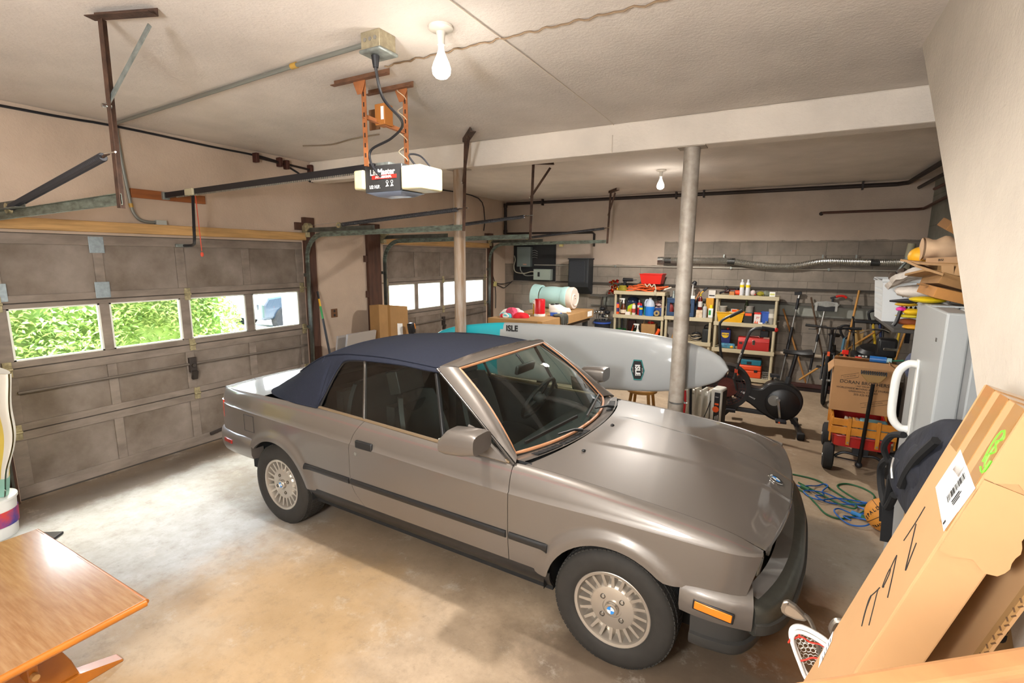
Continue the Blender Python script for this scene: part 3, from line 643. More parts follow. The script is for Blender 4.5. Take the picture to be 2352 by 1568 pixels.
    zdrop = spl([(-.40, .004), (-.3, .02), (0, .055), (.31, .055), (.6, .045), (1.42, .032)])
    def top(u, v):
        x = -.40 + 1.82 * u; s = 1 if v > .5 else -1; q = abs(v * 2 - 1)          # q: 1 at the side's lower edge, 0 at the crown
        zl, ztp, yl, ye = zlow(x), zt(x), yb_(x), ye_(x); ze = max(zl + .002, ztp - zdrop(x))
        if x > .43: yl = ye + (yw(zl) + .012 - ye) * 1.0; yl = max(ye + .004, yw(zl) + .014)
        if q > .5:
            w = (q - .5) * 2; y = ye + (yl - ye) * w; z = ze + (zl - ze) * w + 0; y += .016 * math.sin(PI * w) * (1 if x < .4 else .4)
        else:
            w = q * 2; y = ye * w; z = ztp - (ztp - ze) * w ** 2.6
        if .3 < x < 1.35: z += -.004 * math.sin((x - .31) / .36 * PI) ** 2 * (q < .5)
        xo = -.035 * (1 - (q * 2) ** 2 if q < .5 else 0) * ss(1.2, 1.42, x)
        return (x + xo - .035 * ss(1.2, 1.42, x) * 0 - .015 * ss(1.25, 1.42, x), s * y, z + .006 * ss(1.25, 1.42, x) * (q < .5))
    def nud(u):                                                    # more columns round the rear window edge
        return u
    mb = MB().grid(top, 110, 64); tp_ = P(mb, 'soft_top', TOP, smooth=28, solid=.010)
    for s in (0, 1):
        pts = [top(u / 60, .25 if not s else .75) for u in range(14, 59)]; P(MB().tube([(x, y * 1.003, z + .004) for x, y, z in pts], .004, 6), 'top_seam', TOP, tp_)
        pts = [top(u / 110, s) for u in range(0, 111)]; P(MB().tube([(x, y, z) for x, y, z in pts], .007, 6), 'top_hem', TOP, tp_)
    pts = [top(.395, v / 32) for v in range(7, 26)]; P(MB().tube([(x, y, z + .002) for x, y, z in pts], .005, 6), 'top_seam', TOP, tp_)
    pts = [top(1, v / 40) for v in range(41)]; P(MB().tube(pts, .008, 6), 'top_hem', TRIMB, tp_)
    # ---- bumpers
    def sweep(path, prof, nm, m, par=None, cap=True):
        """profile (outward, z) swept along a plan path of (x, y, nx, ny)"""
        mb = MB(); k = len(prof)
        for x, y, nx, ny in path: mb.v += [(x + nx * a, y + ny * a, z) for a, z in prof]
        mb.f += [(i * k + j, i * k + (j + 1) % k, (i + 1) * k + (j + 1) % k, (i + 1) * k + j) for i in range(len(path) - 1) for j in range(k)]
        if cap: mb.f += [tuple(range(k)), tuple(range(len(mb.v) - 1, len(mb.v) - k - 1, -1))]
        return P(mb, nm, m, par, smooth=40)
    def path(pts, n=6):
        c = curve3([(x, y, 0) for x, y in pts], n); o = []
        for i, p in enumerate(c):
            d = (c[min(i + 1, len(c) - 1)] - c[max(i - 1, 0)]).normalized(); o.append((p.x, p.y, d.y, -d.x))
        return o
    half = [(3.185, .805), (3.235, .770), (3.285, .665), (3.318, .48), (3.342, .25), (3.347, 0)]
    full = [(x, -y) for x, y in half] + [(x, y) for x, y in half[::-1][1:]]
    fb = sweep(path(full), [(-.075, .562), (-.02, .560), (.0, .552), (.012, .535), (.014, .47), (.004, .435), (-.03, .420), (-.075, .42)], 'front_bumper', ALU)
    sweep(path(full), [(.012, .500), (.024, .496), (.024, .455), (.012, .450)], 'bumper_rub_strip', mat('dark_rubber_strip', '35332f', .5), fb)
    for s in (-1, 1):
        pp = [(2.885, .822), (2.97, .832), (3.08, .826), (3.18, .806)]
        pa = path([(x, s * y) for x, y in (pp if s > 0 else pp)]); pa = [(x, y, abs(nx) if False else (-nx if (s > 0 and ny < 0) or (s < 0 and ny > 0) else nx), (abs(ny) * s)) for x, y, nx, ny in pa]
        wr = sweep(pa, [(-.09, .612), (-.045, .596), (-.012, .566), (0, .545), (.002, .475), (-.012, .440), (-.08, .43)], 'bumper_wrap', PAINT, fb)
        P(MB().obox((3.028, s * .834, .500), (.152, .010, .036), (0, .07, -s * .0)), 'side_marker_lamp', AMB, fb, bevel=.003)
        P(MB().obox((3.028, s * .831, .500), (.166, .010, .048), (0, .07, 0)), 'marker_frame', TRIMB, fb, bevel=.003)
    # painted shelf between nose and bumper
    def shelf(u, v):
        y0 = u * 2 - 1; y = y0 * .74; a = abs(y0); xo = 3.30 - .11 * a ** 2.6; xi = 3.232 - .10 * a ** 3; return (xi + (xo - xi) * v, y, .588 - .026 * v)
    P(MB().grid(shelf, 32, 2, flip=True), 'bumper_filler', PAINT, fb)
    # air dam
    hv = [(2.93, .775), (3.02, .775), (3.12, .750), (3.18, .66), (3.22, .45), (3.235, 0)]; fv = [(x, -y) for x, y in hv] + [(x, y) for x, y in hv[::-1][1:]]
    av = P(MB(), 'air_dam', mat('dark_grey_air_dam', '343331', .45)) if False else None
    sweep(path(fv), [(-.05, .46), (-.005, .45), (0, .40), (-.004, .33), (.012, .325), (.012, .29), (-.005, .265), (-.06, .26)], 'air_dam', mat('dark_grey_air_dam', '343331', .45))
    hr = [(-.285, .832), (-.42, .832), (-.60, .822), (-.75, .79), (-.84, .72), (-.90, .55), (-.93, .25), (-.935, 0)]; fr_ = [(x, y) for x, y in hr] + [(x, -y) for x, y in hr[::-1][1:]]
    pr = path(fr_); rb = sweep([(x, y, nx, ny) for x, y, nx, ny in pr] if pr[0][3] > 0 else [(x, y, -nx, -ny) for x, y, nx, ny in pr], [(-.10, .632), (-.035, .622), (-.008, .600), (0, .56), (0, .48), (-.012, .445), (-.10, .435)], 'rear_bumper', PAINT)
    for s in (-1, 1): P(MB().obox((-.60, s * .824, .535), (.12, .012, .032), (0, 0, s * .12)), 'rear_marker_lamp', REDL, rb, bevel=.003)
    # ---- wipers
    for y0, y1, x0 in ((-.16, -.60, 2.13), (.42, .02, 2.125)):
        w_ = MB().tube([(x0, y0, .935), (x0 - .03, y0 - .05, .948), (x0 - .06, (y0 + y1) / 2, .965)], [.012, .009, .006], 8); wo_ = P(w_, 'wiper', TRIMB)
        a = wsf(.05, (y0 - .02 + .665) / 1.33); b = wsf(.05, (y1 + .665) / 1.33); c0 = wsf(.10, (y0 + .08 + .665) / 1.33)
        P(MB().bar((c0[0] + .02, c0[1], c0[2] + .022), (b[0] + .02, b[1], b[2] + .022), .010, .018), 'wiper_blade', TRIMB, wo_)
    # ---- cabin
    P(MB().box(.30, 2.02, -.70, .70, .36, .40), 'cabin_floor', VOID)
    P(MB().grid(lambda u, v: (1.72 + .38 * u, (v * 2 - 1) * .69, .80 + .10 * math.sin(PI * .5 * u) * (1 - .0 * v)), 8, 12), 'dashboard', mat('dash_black', '202121', .6), solid=.2)
    st = P(MB().ring([(.185 + .014 * math.cos(a), .014 * math.sin(a)) for a in [k * PI / 4 for k in range(8)]], (1.56, .34, .93), (-.85, 0, .5), 28), 'steering_wheel', RUBBER)
    b = MB()
    for an in (0, 2.1, 4.2):
        q = Vector((0, 0, 1)).rotation_difference(Vector((-.85, 0, .5))).to_matrix(); b.bar(Vector((1.565, .34, .93)), Vector((1.56, .34, .93)) + q @ Vector((.18 * math.cos(an), .18 * math.sin(an), 0)), .03, .012)
    b.ball((1.57, .34, .93), .05, 12, 8); P(b, 'wheel_spoke', RUBBER, st)
    def seat(x, y, wd, bk, nm, head=True):
        m = MB()
        m.grid(lambda u, v: (x + .50 * u, y + wd * (v - .5), .50 + .08 * math.sin(PI * min(1, u * 1.1 + .05)) ** .4 + .03 * abs(v * 2 - 1) ** 3), 10, 10)
        m.box(x, x + .5, y - wd / 2, y + wd / 2, .40, .50)
        m.grid(lambda u, v: (x + .04 - bk * u + .10 * math.sin(PI * v) ** .5 * -.4 + .05 * abs(v * 2 - 1) ** 3, y + wd * (v - .5) * (1 - .25 * u ** 3), .52 + .52 * u), 10, 10)
        m.box(x - .10 - bk * .4, x - .04 - bk * .3, y - wd * .42, y + wd * .42, .42, .98)
        sx = P(m, nm, LEA, solid=.03)
        if head:
            h = MB().obox((x - bk - .01, y, 1.12), (.10, .25, .16), (0, -.25, 0)); h.cyl((x - bk, y - .06, .98), (x - bk, y - .06, 1.1), .007); h.cyl((x - bk, y + .06, .98), (x - bk, y + .06, 1.1), .007); P(h, 'headrest', LEA, sx, bevel=.035, seg=3)
    seat(1.02, -.34, .48, .16, 'front_seat'); seat(1.02, .34, .48, .16, 'front_seat'); seat(.40, 0, 1.10, .10, 'rear_seat', False)
    rm = P(MB().obox((1.62, .02, 1.235), (.03, .24, .065), (0, .2, 0)), 'rear_view_mirror', DARK, bevel=.012); P(MB().cyl((1.61, .02, 1.26), (1.55, .02, 1.325), .008), 'mirror_stem', DARK, rm)
    # ---- wheels
    RIM = mat('silver_alloy', 'b9b1a6', .38, .75); TYRE = mat('tyre_rubber', '26231f', .8, var=.15, vs=20)
    wheels = []
    def wheel(first):
        s = -1; y0 = s * .705; lip = s * .797
        ax = (0, s, 0)
        prof = [(.120, .03), (.166, .028), (.172, .07), (.178, .089), (.191, .092), (.196, .088), (.196, .080), (.184, .070), (.176, .0), (.176, -.085), (.19, -.09), (.165, -.09), (.160, .0), (.158, .01)]
        w_ = MB().lathe(prof, (0, y0, 0), ax, 48)
        w_.lathe([(.128, .030), (.122, .058), (.112, .071), (.105, .074), (.048, .076), (.046, .070), (.0001, .070)], (0, y0, 0), ax, 40)
        for k in range(20):
            a = 2 * PI * k / 20; ca, sa = math.cos(a), math.sin(a); tx, tz = -sa, ca
            def pt(r, h, d): return (r * ca + h * tx, y0 + s * d, r * sa + h * tz)
            q = [pt(.108, -.0085, .074), pt(.108, .0085, .074), pt(.172, .0065, .080), pt(.172, -.0065, .080), pt(.108, -.010, .03), pt(.108, .010, .03), pt(.172, .009, .03), pt(.172, -.009, .03)]
            w_.add(q, [(0, 1, 2, 3), (7, 6, 5, 4), (0, 3, 7, 4), (1, 5, 6, 2), (0, 4, 5, 1), (3, 2, 6, 7)])
        return w_
    for (xa, s) in ((2.57, -1), (0, -1), (2.57, 1), (0, 1)):
        if not wheels:
            rim = obj(wheel(1), 'wheel', RIM, t, local=True, smooth=40)
            rim.location = (xa, 0, HZ)
            y0 = -.705; ax = (0, -1, 0)
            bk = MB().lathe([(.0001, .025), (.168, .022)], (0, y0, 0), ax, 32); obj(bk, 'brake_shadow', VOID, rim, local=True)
            ty = [(.190, .086), (.200, .096), (.222, .104), (.255, .105), (.282, .098), (.297, .086), (.302, .075), (.3045, .05), (.306, 0), (.3045, -.05), (.302, -.075), (.297, -.086), (.28, -.10), (.25, -.105), (.21, -.1), (.19, -.086)]
            obj(MB().ring(ty, (0, y0, 0), ax, 72), 'tyre', TYRE, rim, local=True, smooth=45)
            tr = MB(); nb = 80
            for k in range(nb):
                for row, off in ((.069, 0), (.035, .5), (0, 0), (-.035, .5), (-.069, 0)):
                    a = 2 * PI * (k + off) / nb; r = .3045 if abs(row) < .06 else .3005; m_ = Matrix.Rotation(-a, 4, 'Y'); c = m_ @ Vector((r, 0, 0)); c.y = y0 + row
                    tr.obox(c, (.007, .027, .0175), (0, -a, 0))
            obj(tr, 'tread', TYRE, rim, local=True, smooth=0)
            cp = MB().lathe([(.036, .066), (.036, .084), (.031, .092), (.0001, .094)], (0, y0, 0), ax, 24); co = obj(cp, 'centre_cap', mat('chrome_cap', 'cfc9c0', .2, .9), rim, local=True)
            for k in range(4):
                a = PI / 4 + k * PI / 2; rw = MB().lathe([(.013, .060), (.013, .079), (.010, .081), (.0095, .068), (.0001, .068)], (.068 * math.cos(a), y0, .068 * math.sin(a)), ax, 12)
                obj(rw, 'lug_nut', mat('dark_lug', '5a544c', .4, .7), rim, local=True)
            for cols_, nm, off in ((WHITE, 'white_quarters', 0), (mat('roundel_blue', '2f7fc8', .3), 'blue_quarters', 1)):
                qd = MB()
                for k in (off, off + 2):
                    vs = [(0, y0 - .0955, 0)] + [(.019 * math.cos(k * PI / 2 + j * PI / 12), y0 - .0955, .019 * math.sin(k * PI / 2 + j * PI / 12)) for j in range(7)]
                    qd.add(vs, [(0, j + 1, j) for j in range(1, 7)])
                obj(qd, nm, cols_, rim, local=True, smooth=0)
            wheels.append(rim)
        else:
            c = wheels[0].copy(); COL.objects.link(c); c.parent = t; c.location = (xa, 0, HZ); c.rotation_euler = (0, .35 * len(wheels), PI if s > 0 else 0)
            for g in wheels[0].children:
                d = g.copy(); COL.objects.link(d); d.parent = c
            wheels.append(c)
    return t
build_car()
# ------------------------------------------------------------ overhead: opener, tracks, springs, lamps, pipes, wires
def slot_bar(mb, a, b, w=.035, up=(0, 0, 1)):
    """angle iron: two thin legs"""
    a = Vector(a); b = Vector(b); d = (b - a).normalized(); up = Vector(up); x = d.cross(up).normalized(); up = x.cross(d)
    mb.bar(a + up * w / 2, b + up * w / 2, .004, w, up); mb.bar(a + x * w / 2, b + x * w / 2, w, .004, up); return mb
VOIDM = mat('dark_hole', '2c1f18', .9)
PINE = mat('rusty_orange_steel', 'a86a40', .6, .3, var=.25, vs=10)
def opener():
    t = thing('garage_door_opener', 'black ceiling-hung garage door opener with yellowed lens covers and red-white lettering', 'door opener', (2.93, 2.62, 2.36))
    P = lambda mb, n, m, par=None, **k: obj(mb, n, m, par or t, **k)
    b = MB().box(2.78, 3.10, 2.52, 2.72, 2.395, 2.565); body = P(b, 'motor_housing', mat('dark_grey_enamel', '2a2a2b', .35), bevel=.006)
    P(MB().add([(2.80, 2.51, 2.395), (3.10, 2.51, 2.395), (3.12, 2.72, 2.395), (2.80, 2.72, 2.395), (2.86, 2.55, 2.372), (3.06, 2.55, 2.372), (3.06, 2.68, 2.372), (2.86, 2.68, 2.372)], [(0, 1, 5, 4), (1, 2, 6, 5), (2, 3, 7, 6), (3, 0, 4, 7), (4, 5, 6, 7)]), 'bottom_pan', mat('blue_grey_pan', '9aa6bd', .3, .3), body)
    LENS = mat('yellowed_lens', 'c2b688', .4, col2='cfc6a4', vs=6)
    P(MB().box(3.10, 3.26, 2.505, 2.735, 2.40, 2.545), 'lens_cover', LENS, bevel=.014, seg=3); P(MB().box(2.69, 2.78, 2.505, 2.735, 2.42, 2.545), 'lens_cover', LENS, bevel=.014, seg=3)
    x0 = 2.93
    P(MB().text('LiftMaster', .052, (2.935, 2.5185, 2.520), (1, 0, 0), (0, 0, 1), bold=.0012), 'brand_lettering', WHITE, body, smooth=0)
    P(MB().text('PROFESSIONAL', .020, (2.945, 2.5165, 2.489), (1, 0, 0), (0, 0, 1), bold=.0005), 'subtitle_lettering', WHITE, body, smooth=0)
    P(MB().box(2.845, 3.055, 2.5175, 2.519, 2.478, 2.501), 'red_band', mat('label_red', 'b8231c', .4), body, smooth=0)
    P(MB().text('1/2 H.P.', .030, (2.865, 2.5185, 2.430), (1, 0, 0), (0, 0, 1), bold=.0006), 'power_lettering', WHITE, body, smooth=0)
    for x in (2.975, 3.015):
        f = MB().lathe([(.0095, 0), (.0095, .001), (.007, .001), (.007, 0)], (x, 2.519, 2.457), (0, -1, 0), 14); f.bar((x, 2.5185, 2.447), (x, 2.5185, 2.428), .005, .002, (0, 1, 0)); f.bar((x, 2.5185, 2.440), (x - .012, 2.5185, 2.428), .004, .002, (0, 1, 0)); f.bar((x, 2.5185, 2.440), (x + .012, 2.5185, 2.43), .004, .002, (0, 1, 0)); P(f, 'figure_symbol', WHITE, body, smooth=0)
    P(MB().box(2.80, 2.92, 2.60, 2.66, 2.565, 2.60), 'top_bracket', GALV, body, smooth=0, bevel=.003)
    # rail with belt, header bracket
    r = MB().bar((2.78, 2.62, 2.578), (.04, 2.672, 2.54), .032, .05); rail = P(r, 'rail', BLACK, bevel=.003)
    ch = MB()
    for i in range(110):
        x = 2.72 - i * .0225; y = 2.62 + (2.78 - x) * .019; z = 2.578 - (2.78 - x) * .0139; ch.obox((x, y - .014, z - .030), (.012, .008, .012))
    P(ch, 'drive_chain', mat('worn_steel', '9c9a92', .4, .8), rail, smooth=0)
    P(MB().obox((.50, 2.664, 2.545), (.13, .07, .06)), 'trolley', mat('cream_trolley', 'b8b094', .5), rail, bevel=.008)
    P(MB().box(.0, .06, 2.64, 2.70, 2.50, 2.57), 'header_bracket', GALV, rail, bevel=.004)
    a = MB().bar((.50, 2.668, 2.53), (.46, 2.672, 2.20), .022, .012, (1, 0, 0)); a.tube(curve3([(.46, 2.672, 2.24), (.40, 2.70, 2.12), (.22, 2.78, 2.08), (.03, 2.80, 2.075)], 6), .013, 8); P(a, 'door_arm', BLACK, rail)
    P(MB().box(-.002, .03, 2.73, 2.87, 2.06, 2.09), 'arm_bracket', GALV, rail, bevel=.003)
    cd_ = MB().tube([(.52, 2.68, 2.515), (.52, 2.69, 2.02)], .004, 6); cd_.ball((.52, 2.69, 1.99), (.014, .014, .022), 10, 8); P(cd_, 'release_cord', mat('red_cord', 'c0442c', .7), rail)
    # perforated hanger straps
    for y, x0, x1, xd in ((2.49, 2.57, 3.05, 2.80), (2.735, 2.63, 3.03, 2.93)):
        b = slot_bar(MB(), (x0, y, ZC - .04), (x1, y, ZC - .04), .036); P(b, 'ceiling_angle', mat('brown_angle_iron', '76523c', .65, .3, var=.3, vs=12))
        s_ = slot_bar(MB(), (xd, y + .01, 2.565), (xd, y + .01, ZC - .02), .038, (1, 0, 0)); hs = P(s_, 'hanger_strap', PINE)
        for k in range(8):
            P(MB().obox((xd + .019, y - .0105 + .01 if False else y + .008, 2.63 + k * .062), (.008, .007, .026)), 'strap_slot', VOIDM, hs, smooth=0)
        P(MB().add([(xd - .05, y - .004, ZC - .035), (xd + .05, y - .004, ZC - .035), (xd + .05, y - .004, ZC - .05), (xd + .018, y - .004, ZC - .12), (xd - .018, y - .004, ZC - .12), (xd - .05, y - .004, ZC - .05)], [(0, 1, 2, 3, 4, 5)]), 'gusset', PINE, hs, smooth=0, solid=.004)
    b = slot_bar(MB(), (2.80, 2.50, 2.86), (2.93, 2.745, 2.80), .03); P(b, 'cross_brace', PINE)
    w_ = MB().tube(curve3([(3.10, 2.66, 2.565), (3.04, 2.66, 2.64), (3.12, 2.68, 2.63), (3.2, 2.69, 2.55)], 6), .006, 6); P(w_, 'lamp_wire', BLACK)
    tw = MB().tube([(2.93 + .03 * math.sin(a * 3), 2.735 + .03 * math.cos(a * 3), 2.60 + a * .062) for a in [k * .2 for k in range(40)]], .003, 5); P(tw, 'twisted_bell_wire', mat('beige_wire', 'cbb79a', .7))
    rb = P(MB().box(2.83, 2.915, 2.58, 2.66, 2.83, 2.96), 'receiver_box', mat('brown_carton', 'a2662c', .6), smooth=0, bevel=.004); P(MB().box(2.886, 2.908, 2.577, 2.58, 2.86, 2.94), 'sticker', PAPER, rb, smooth=0); P(MB().box(2.70, 2.79, 2.66, 2.67, 2.83, 2.96), 'back_plate', mat('brown_plate', '6a4628', .7), rb, smooth=0)
    pc = curve3([(3.31, 2.10, 3.0), (3.31, 2.10, 2.95), (3.30, 2.16, 2.82), (3.22, 2.40, 2.76), (3.05, 2.49, 2.71), (2.86, 2.505, 2.66), (2.86, 2.505, 2.57), (2.93, 2.51, 2.49)], 8)
    pw = P(MB().tube(pc, .008, 8), 'power_cord', BLACK); P(MB().cyl((3.31, 2.10, 3.012), (3.31, 2.10, 2.955), .022, .014, 12), 'plug', BLACK, pw)
    return t
opener()
# ceiling junction box and conduit
t = thing('junction_box', 'galvanised square junction box on the ceiling above the opener', 'junction box', (3.31, 2.12, 3.02))
obj(MB().box(3.25, 3.38, 2.06, 2.18, 3.035, ZC), 'box_body', mat('brass_zinc_box', 'a79d84', .45, .6, var=.2, vs=30), t, bevel=.004); obj(MB().box(3.24, 3.39, 2.05, 2.19, 3.018, 3.036), 'cover', GALV, t, bevel=.008)
for k in range(3): obj(MB().cyl((3.28 + k * .035, 2.057, 3.08), (3.28 + k * .035, 2.062, 3.08), .010, n=12), 'knockout', STEEL, t)
t = thing('conduit', 'grey metal conduit running along the ceiling and down the door wall', 'conduit', (.04, 2.4, 2.28))
obj(MB().tube([(3.25, 2.12, 3.09), (2.6, 2.16, 3.10), (.05, 2.30, 3.095), (.035, 2.33, 3.07), (.035, 2.345, 2.75), (.035, 2.375, 2.42)], .013, 10), 'pipe', mat('grey_conduit', '83847e', .5, .5), t)
obj(MB().tube(curve3([(.035, 2.375, 2.42), (.035, 2.385, 2.37), (.035, 2.42, 2.31), (.035, 2.48, 2.285), (.035, 2.57, 2.283)], 6), .014, 10), 'elbow', mat('grey_conduit', '83847e', .5, .5), t); obj(MB().obox((.035, 2.605, 2.283), (.05, .09, .045)), 'pull_box', mat('light_grey_box', 'a2a39c', .5), t, bevel=.004)
obj(MB().cyl((.035, 2.372, 2.44), (.035, 2.378, 2.405), .017, n=12), 'coupling', mat('yellow_coupling', 'b08a3c', .5), t); obj(MB().cyl((2.63, 2.158, 3.10), (2.58, 2.16, 3.10), .017, n=12), 'coupling', mat('yellow_coupling', 'b08a3c', .5), t)
single(MB().box(.002, .03, 2.39, 3.05, 2.495, 2.575), 'mounting_plank', mat('reddish_plank', '8a4f24', .6, var=.2, vs=6, stretch=(1, .5, 6)), 'reddish-brown plank on the wall behind the opener rail end', 'plank', smooth=0, bevel=.003)
# tracks, hangers and springs
TRK = mat('pale_green_grey_track', '7f8b80', .5, .5, col2='4e5148', vs=14, stretch=(1, 3, 3)); TRKD = mat('dark_track_steel', '55564f', .55, .5, var=.3, vs=10)
SPR = mat('spring_steel', '46464a', .45, .7)
def track(y, s, xend, ztop, label, group, y2):
    """vertical run, bend and horizontal run of one door track; s = side the channel opens to"""
    t = thing('door_track', label, 'garage door track', (.08, y, 0), group=group)
    P = lambda mb, n, m, par=None, **k: obj(mb, n, m, par or t, **k)
    def ch(pts):
        mb = MB(); P3 = [Vector(p) for p in pts]; n = len(P3); prof = [(-.028, .0), (-.028, .018), (.028, .018), (.028, 0), (.025, 0), (.025, .015), (-.025, .015), (-.025, 0)]
        for i, p in enumerate(P3):
            d = (P3[min(i + 1, n - 1)] - P3[max(i - 1, 0)]).normalized(); w = Vector((0, 1, 0)).cross(d)
            mb.v += [tuple(p + w * a + Vector((0, s * b, 0))) for a, b in prof]
        k = len(prof); mb.f += [(i * k + j, i * k + (j + 1) % k, (i + 1) * k + (j + 1) % k, (i + 1) * k + j) for i in range(n - 1) for j in range(k)]
        mb.f += [tuple(range(k)), tuple(range(n * k - 1, n * k - k - 1, -1))]; return mb
    P(ch([(.06, y, .03), (.07, y, 1.9)]), 'vertical_track', TRKD)
    arc = [(.07 + .30 * (1 - math.cos(a)), y, ztop - .33 + .30 * math.sin(a)) for a in [k * PI / 24 for k in range(13)]]
    P(ch([(.07, y, 1.9)] + arc), 'curved_track', TRK); P(ch([arc[-1], (xend, y, ztop + .005)]), 'horizontal_track', TRK)
    b = slot_bar(MB(), (.10, y, ztop + .0), (xend * .5, y, ztop + .01), .05); P(b, 'reinforcing_angle', TRKD)
    b = MB().box(.03, .10, y - .03, y + .03, ztop - .06, ztop + .08); b.cyl((.085, y - .02, ztop + .06), (.085, y + .05, ztop + .06), .05, n=20); P(b, 'cable_pulley', HINGE, bevel=.003)
    for z in (.5, 1.1, 1.75): P(MB().box(.0, .06, y - .02, y + .02, z - .02, z + .02), 'track_bracket', TRKD, bevel=.003)
    return t
def hanger(x, y, ztr, label, brace_to, group, side, sp_y):
    t = thing('track_hanger', label, 'hanger bracket', (x, y, ztr), group=group)
    P = lambda mb, n, m, par=None, **k: obj(mb, n, m, par or t, **k)
    P(slot_bar(MB(), (x, y, ztr - .02), (x + .03, y, ZC - .03), .034, (1, 0, 0)), 'drop_angle', RUST)
    a, b = brace_to; P(slot_bar(MB(), (x + .02 + a[0], y + a[1], ZC - .035), (x + .02 + b[0], y + b[1], ZC - .035), .055), 'ceiling_angle', RUST)
    e = a if abs(a[0]) + abs(a[1]) > abs(b[0]) + abs(b[1]) else b
    P(MB().bar((x + .015, y, ZC - .42), (x + .02 + e[0] * .85, y + e[1] * .85, ZC - .07), .028, .006, (0, 1, 0)), 'diagonal_brace', GALV if side else RUST)
    P(MB().cyl((x + .012, y - .02, ZC - .42), (x + .012, y + .02, ZC - .42), .010, n=8), 'bolt', CHROME)
    return t
G1 = 'horizontal garage door tracks'; G2 = 'rusty track hangers on the ceiling'; G3 = 'long extension springs of the garage doors'
track(1.30, 1, 2.30, 2.255, 'door track along the left edge of the near garage door', G1, 0); track(4.215, -1, 2.40, 2.27, 'pale green door track beside the dark jamb right of the near garage door', G1, 0)
track(5.545, 1, 2.45, 2.235, 'door track on the near side of the far garage door', G1, 0); track(8.50, -1, 2.44, 2.265, 'door track on the far side of the far garage door, before the electrical board', G1, 0)
hanger(2.285, 1.30, 2.235, 'rusty hanger with a zinc diagonal brace, at the left of the ceiling above the table', ((-.02, 0), (.30, .12)), G2, 1, 0)
hanger(2.40, 4.19, 2.26, 'rusty hanger in front of the left pipe column', ((.28, -.30), (-.02, .02)), G2, 0, 0)
hanger(2.45, 5.545, 2.22, 'rusty hanger just behind the beam, at the end of the far door track', ((-.02, 0), (.22, .16)), G2, 0, 0)
hanger(2.44, 8.50, 2.255, 'rusty hanger at the back, above the electrical board', ((.22, -.30), (-.02, .02)), G2, 0, 0)
def spring(x0, z0, x1, z1, y, label, x2):
    t = thing('extension_spring', label, 'spring', (x0, y, z0), group=G3)
    n = 150; d = Vector((x1 - x0, 0, z1 - z0)); pts = []; R = []
    for i in range(n + 1): pts.append(Vector((x0, y, z0)) + d * (i / n)); R.append(.0235 if i % 2 else .0195)
    obj(MB().tube(pts, R, 10), 'coil', SPR, t, smooth=0)
    obj(MB().tube([(x1, y, z1), (x1 + .03, y, z1 + .008), (x1 + .06, y, z1 + .01)], .007, 8), 'end_hook', RUST, t); obj(MB().cyl((x1 + .04, y - .01, z1 + .01), (x1 + .13, y, z1 + .012), .004, n=6), 'eye_bolt', CHROME, t)
    p = MB().ring([(.015, -.008), (.034, -.012), (.030, -.003), (.030, .003), (.034, .012), (.015, .008)], (x0 - .05, y, z0 - .005), (0, 1, 0), 20); obj(p, 'pulley_wheel', HINGE, t); obj(MB().bar((x0 - .06, y, z0 - .005), (x0 + .01, y, z0), .02, .012), 'pulley_fork', GALV, t)
    obj(MB().tube([(x0 - .05, y, z0 + .028), (x2, y, z0 - .0)], .002, 5), 'lift_cable', STEEL, t)
spring(.93, 2.275, 2.20, 2.47, 1.30, 'dark extension spring above the left track of the near garage door', .1); spring(.70, 2.345, 2.33, 2.45, 4.205, 'dark extension spring above the right track of the near door, crossing the left pipe column', .1)
spring(1.10, 2.375, 2.38, 2.478, 5.545, 'extension spring above the near-side track of the far garage door', .1); spring(.95, 2.355, 2.40, 2.49, 8.48, 'extension spring above the far-side track of the far garage door', .1)
# lamps
def lamp(x, y, label):
    t = thing('ceiling_lamp', label, 'ceiling lamp', (x, y, ZC), group='bare flood bulbs on the ceiling')
    P = lambda mb, n, m, par=None, **k: obj(mb, n, m, par or t, local=True, **k)
    P(MB().lathe([(.0001, 0), (.062, 0), (.062, -.012), (.050, -.020), (.024, -.026), (.020, -.05), (.0185, -.085), (.0001, -.085)], n=28), 'lampholder', mat('porcelain', 'd9d3c8', .3))
    P(MB().lathe([(.013, -.085), (.015, -.11), (.024, -.135), (.040, -.17), (.048, -.195), (.047, -.205), (.0001, -.206)], n=28), 'bulb_neck', mat('bulb_white', 'f2efe8', .3, emit='fff2e0', es=2.2))
    P(MB().lathe([(.0001, -.2065), (.0465, -.2065), (.044, -.222), (.030, -.238), (.0001, -.246)], n=28), 'bulb_face', mat('bulb_glow', 'ffffff', .3, emit='fff0dc', es=22))
lamp(3.66, 2.2, 'glowing flood bulb in a porcelain holder on the ceiling in front of the beam'); lamp(3.705, 6.84, 'glowing flood bulb on the ceiling behind the beam')
# wires and pipes
wire = lambda pts, r, m, name, label, cat, n=6, sm=4: single(MB().tube(curve3(pts, sm) if sm else pts, r, n), name, m, label, cat)
wire([(.02, YF, 3.08), (.02, 1.59, 3.075), (.02, 2.31, 3.09), (.02, 3.14, 3.075), (.02, 3.9, 3.055), (.02, 4.36, 2.885)], .011, BLACK, 'wall_cable', 'black cable along the top of the door wall, left of the beam', 'cable')
wire([(.02, 4.38, 2.885), (.02, 4.75, 2.95), (.02, 5.118, 2.99), (.02, 5.9, 2.95), (.02, 6.289, 2.986), (.02, 6.96, 3.095), (.02, 8.166, 3.08), (.02, 8.38, 2.75), (.02, 8.35, 2.49)], .010, BLACK, 'wall_cable', 'black cable on the door wall beyond the beam, dropping at the far door', 'cable')
tw = [(3.05 + i * .0245, 2.45 + .008 * math.sin(i * 1.1), ZC - .008 - .004 * math.sin(i * 1.7)) for i in range(110)]
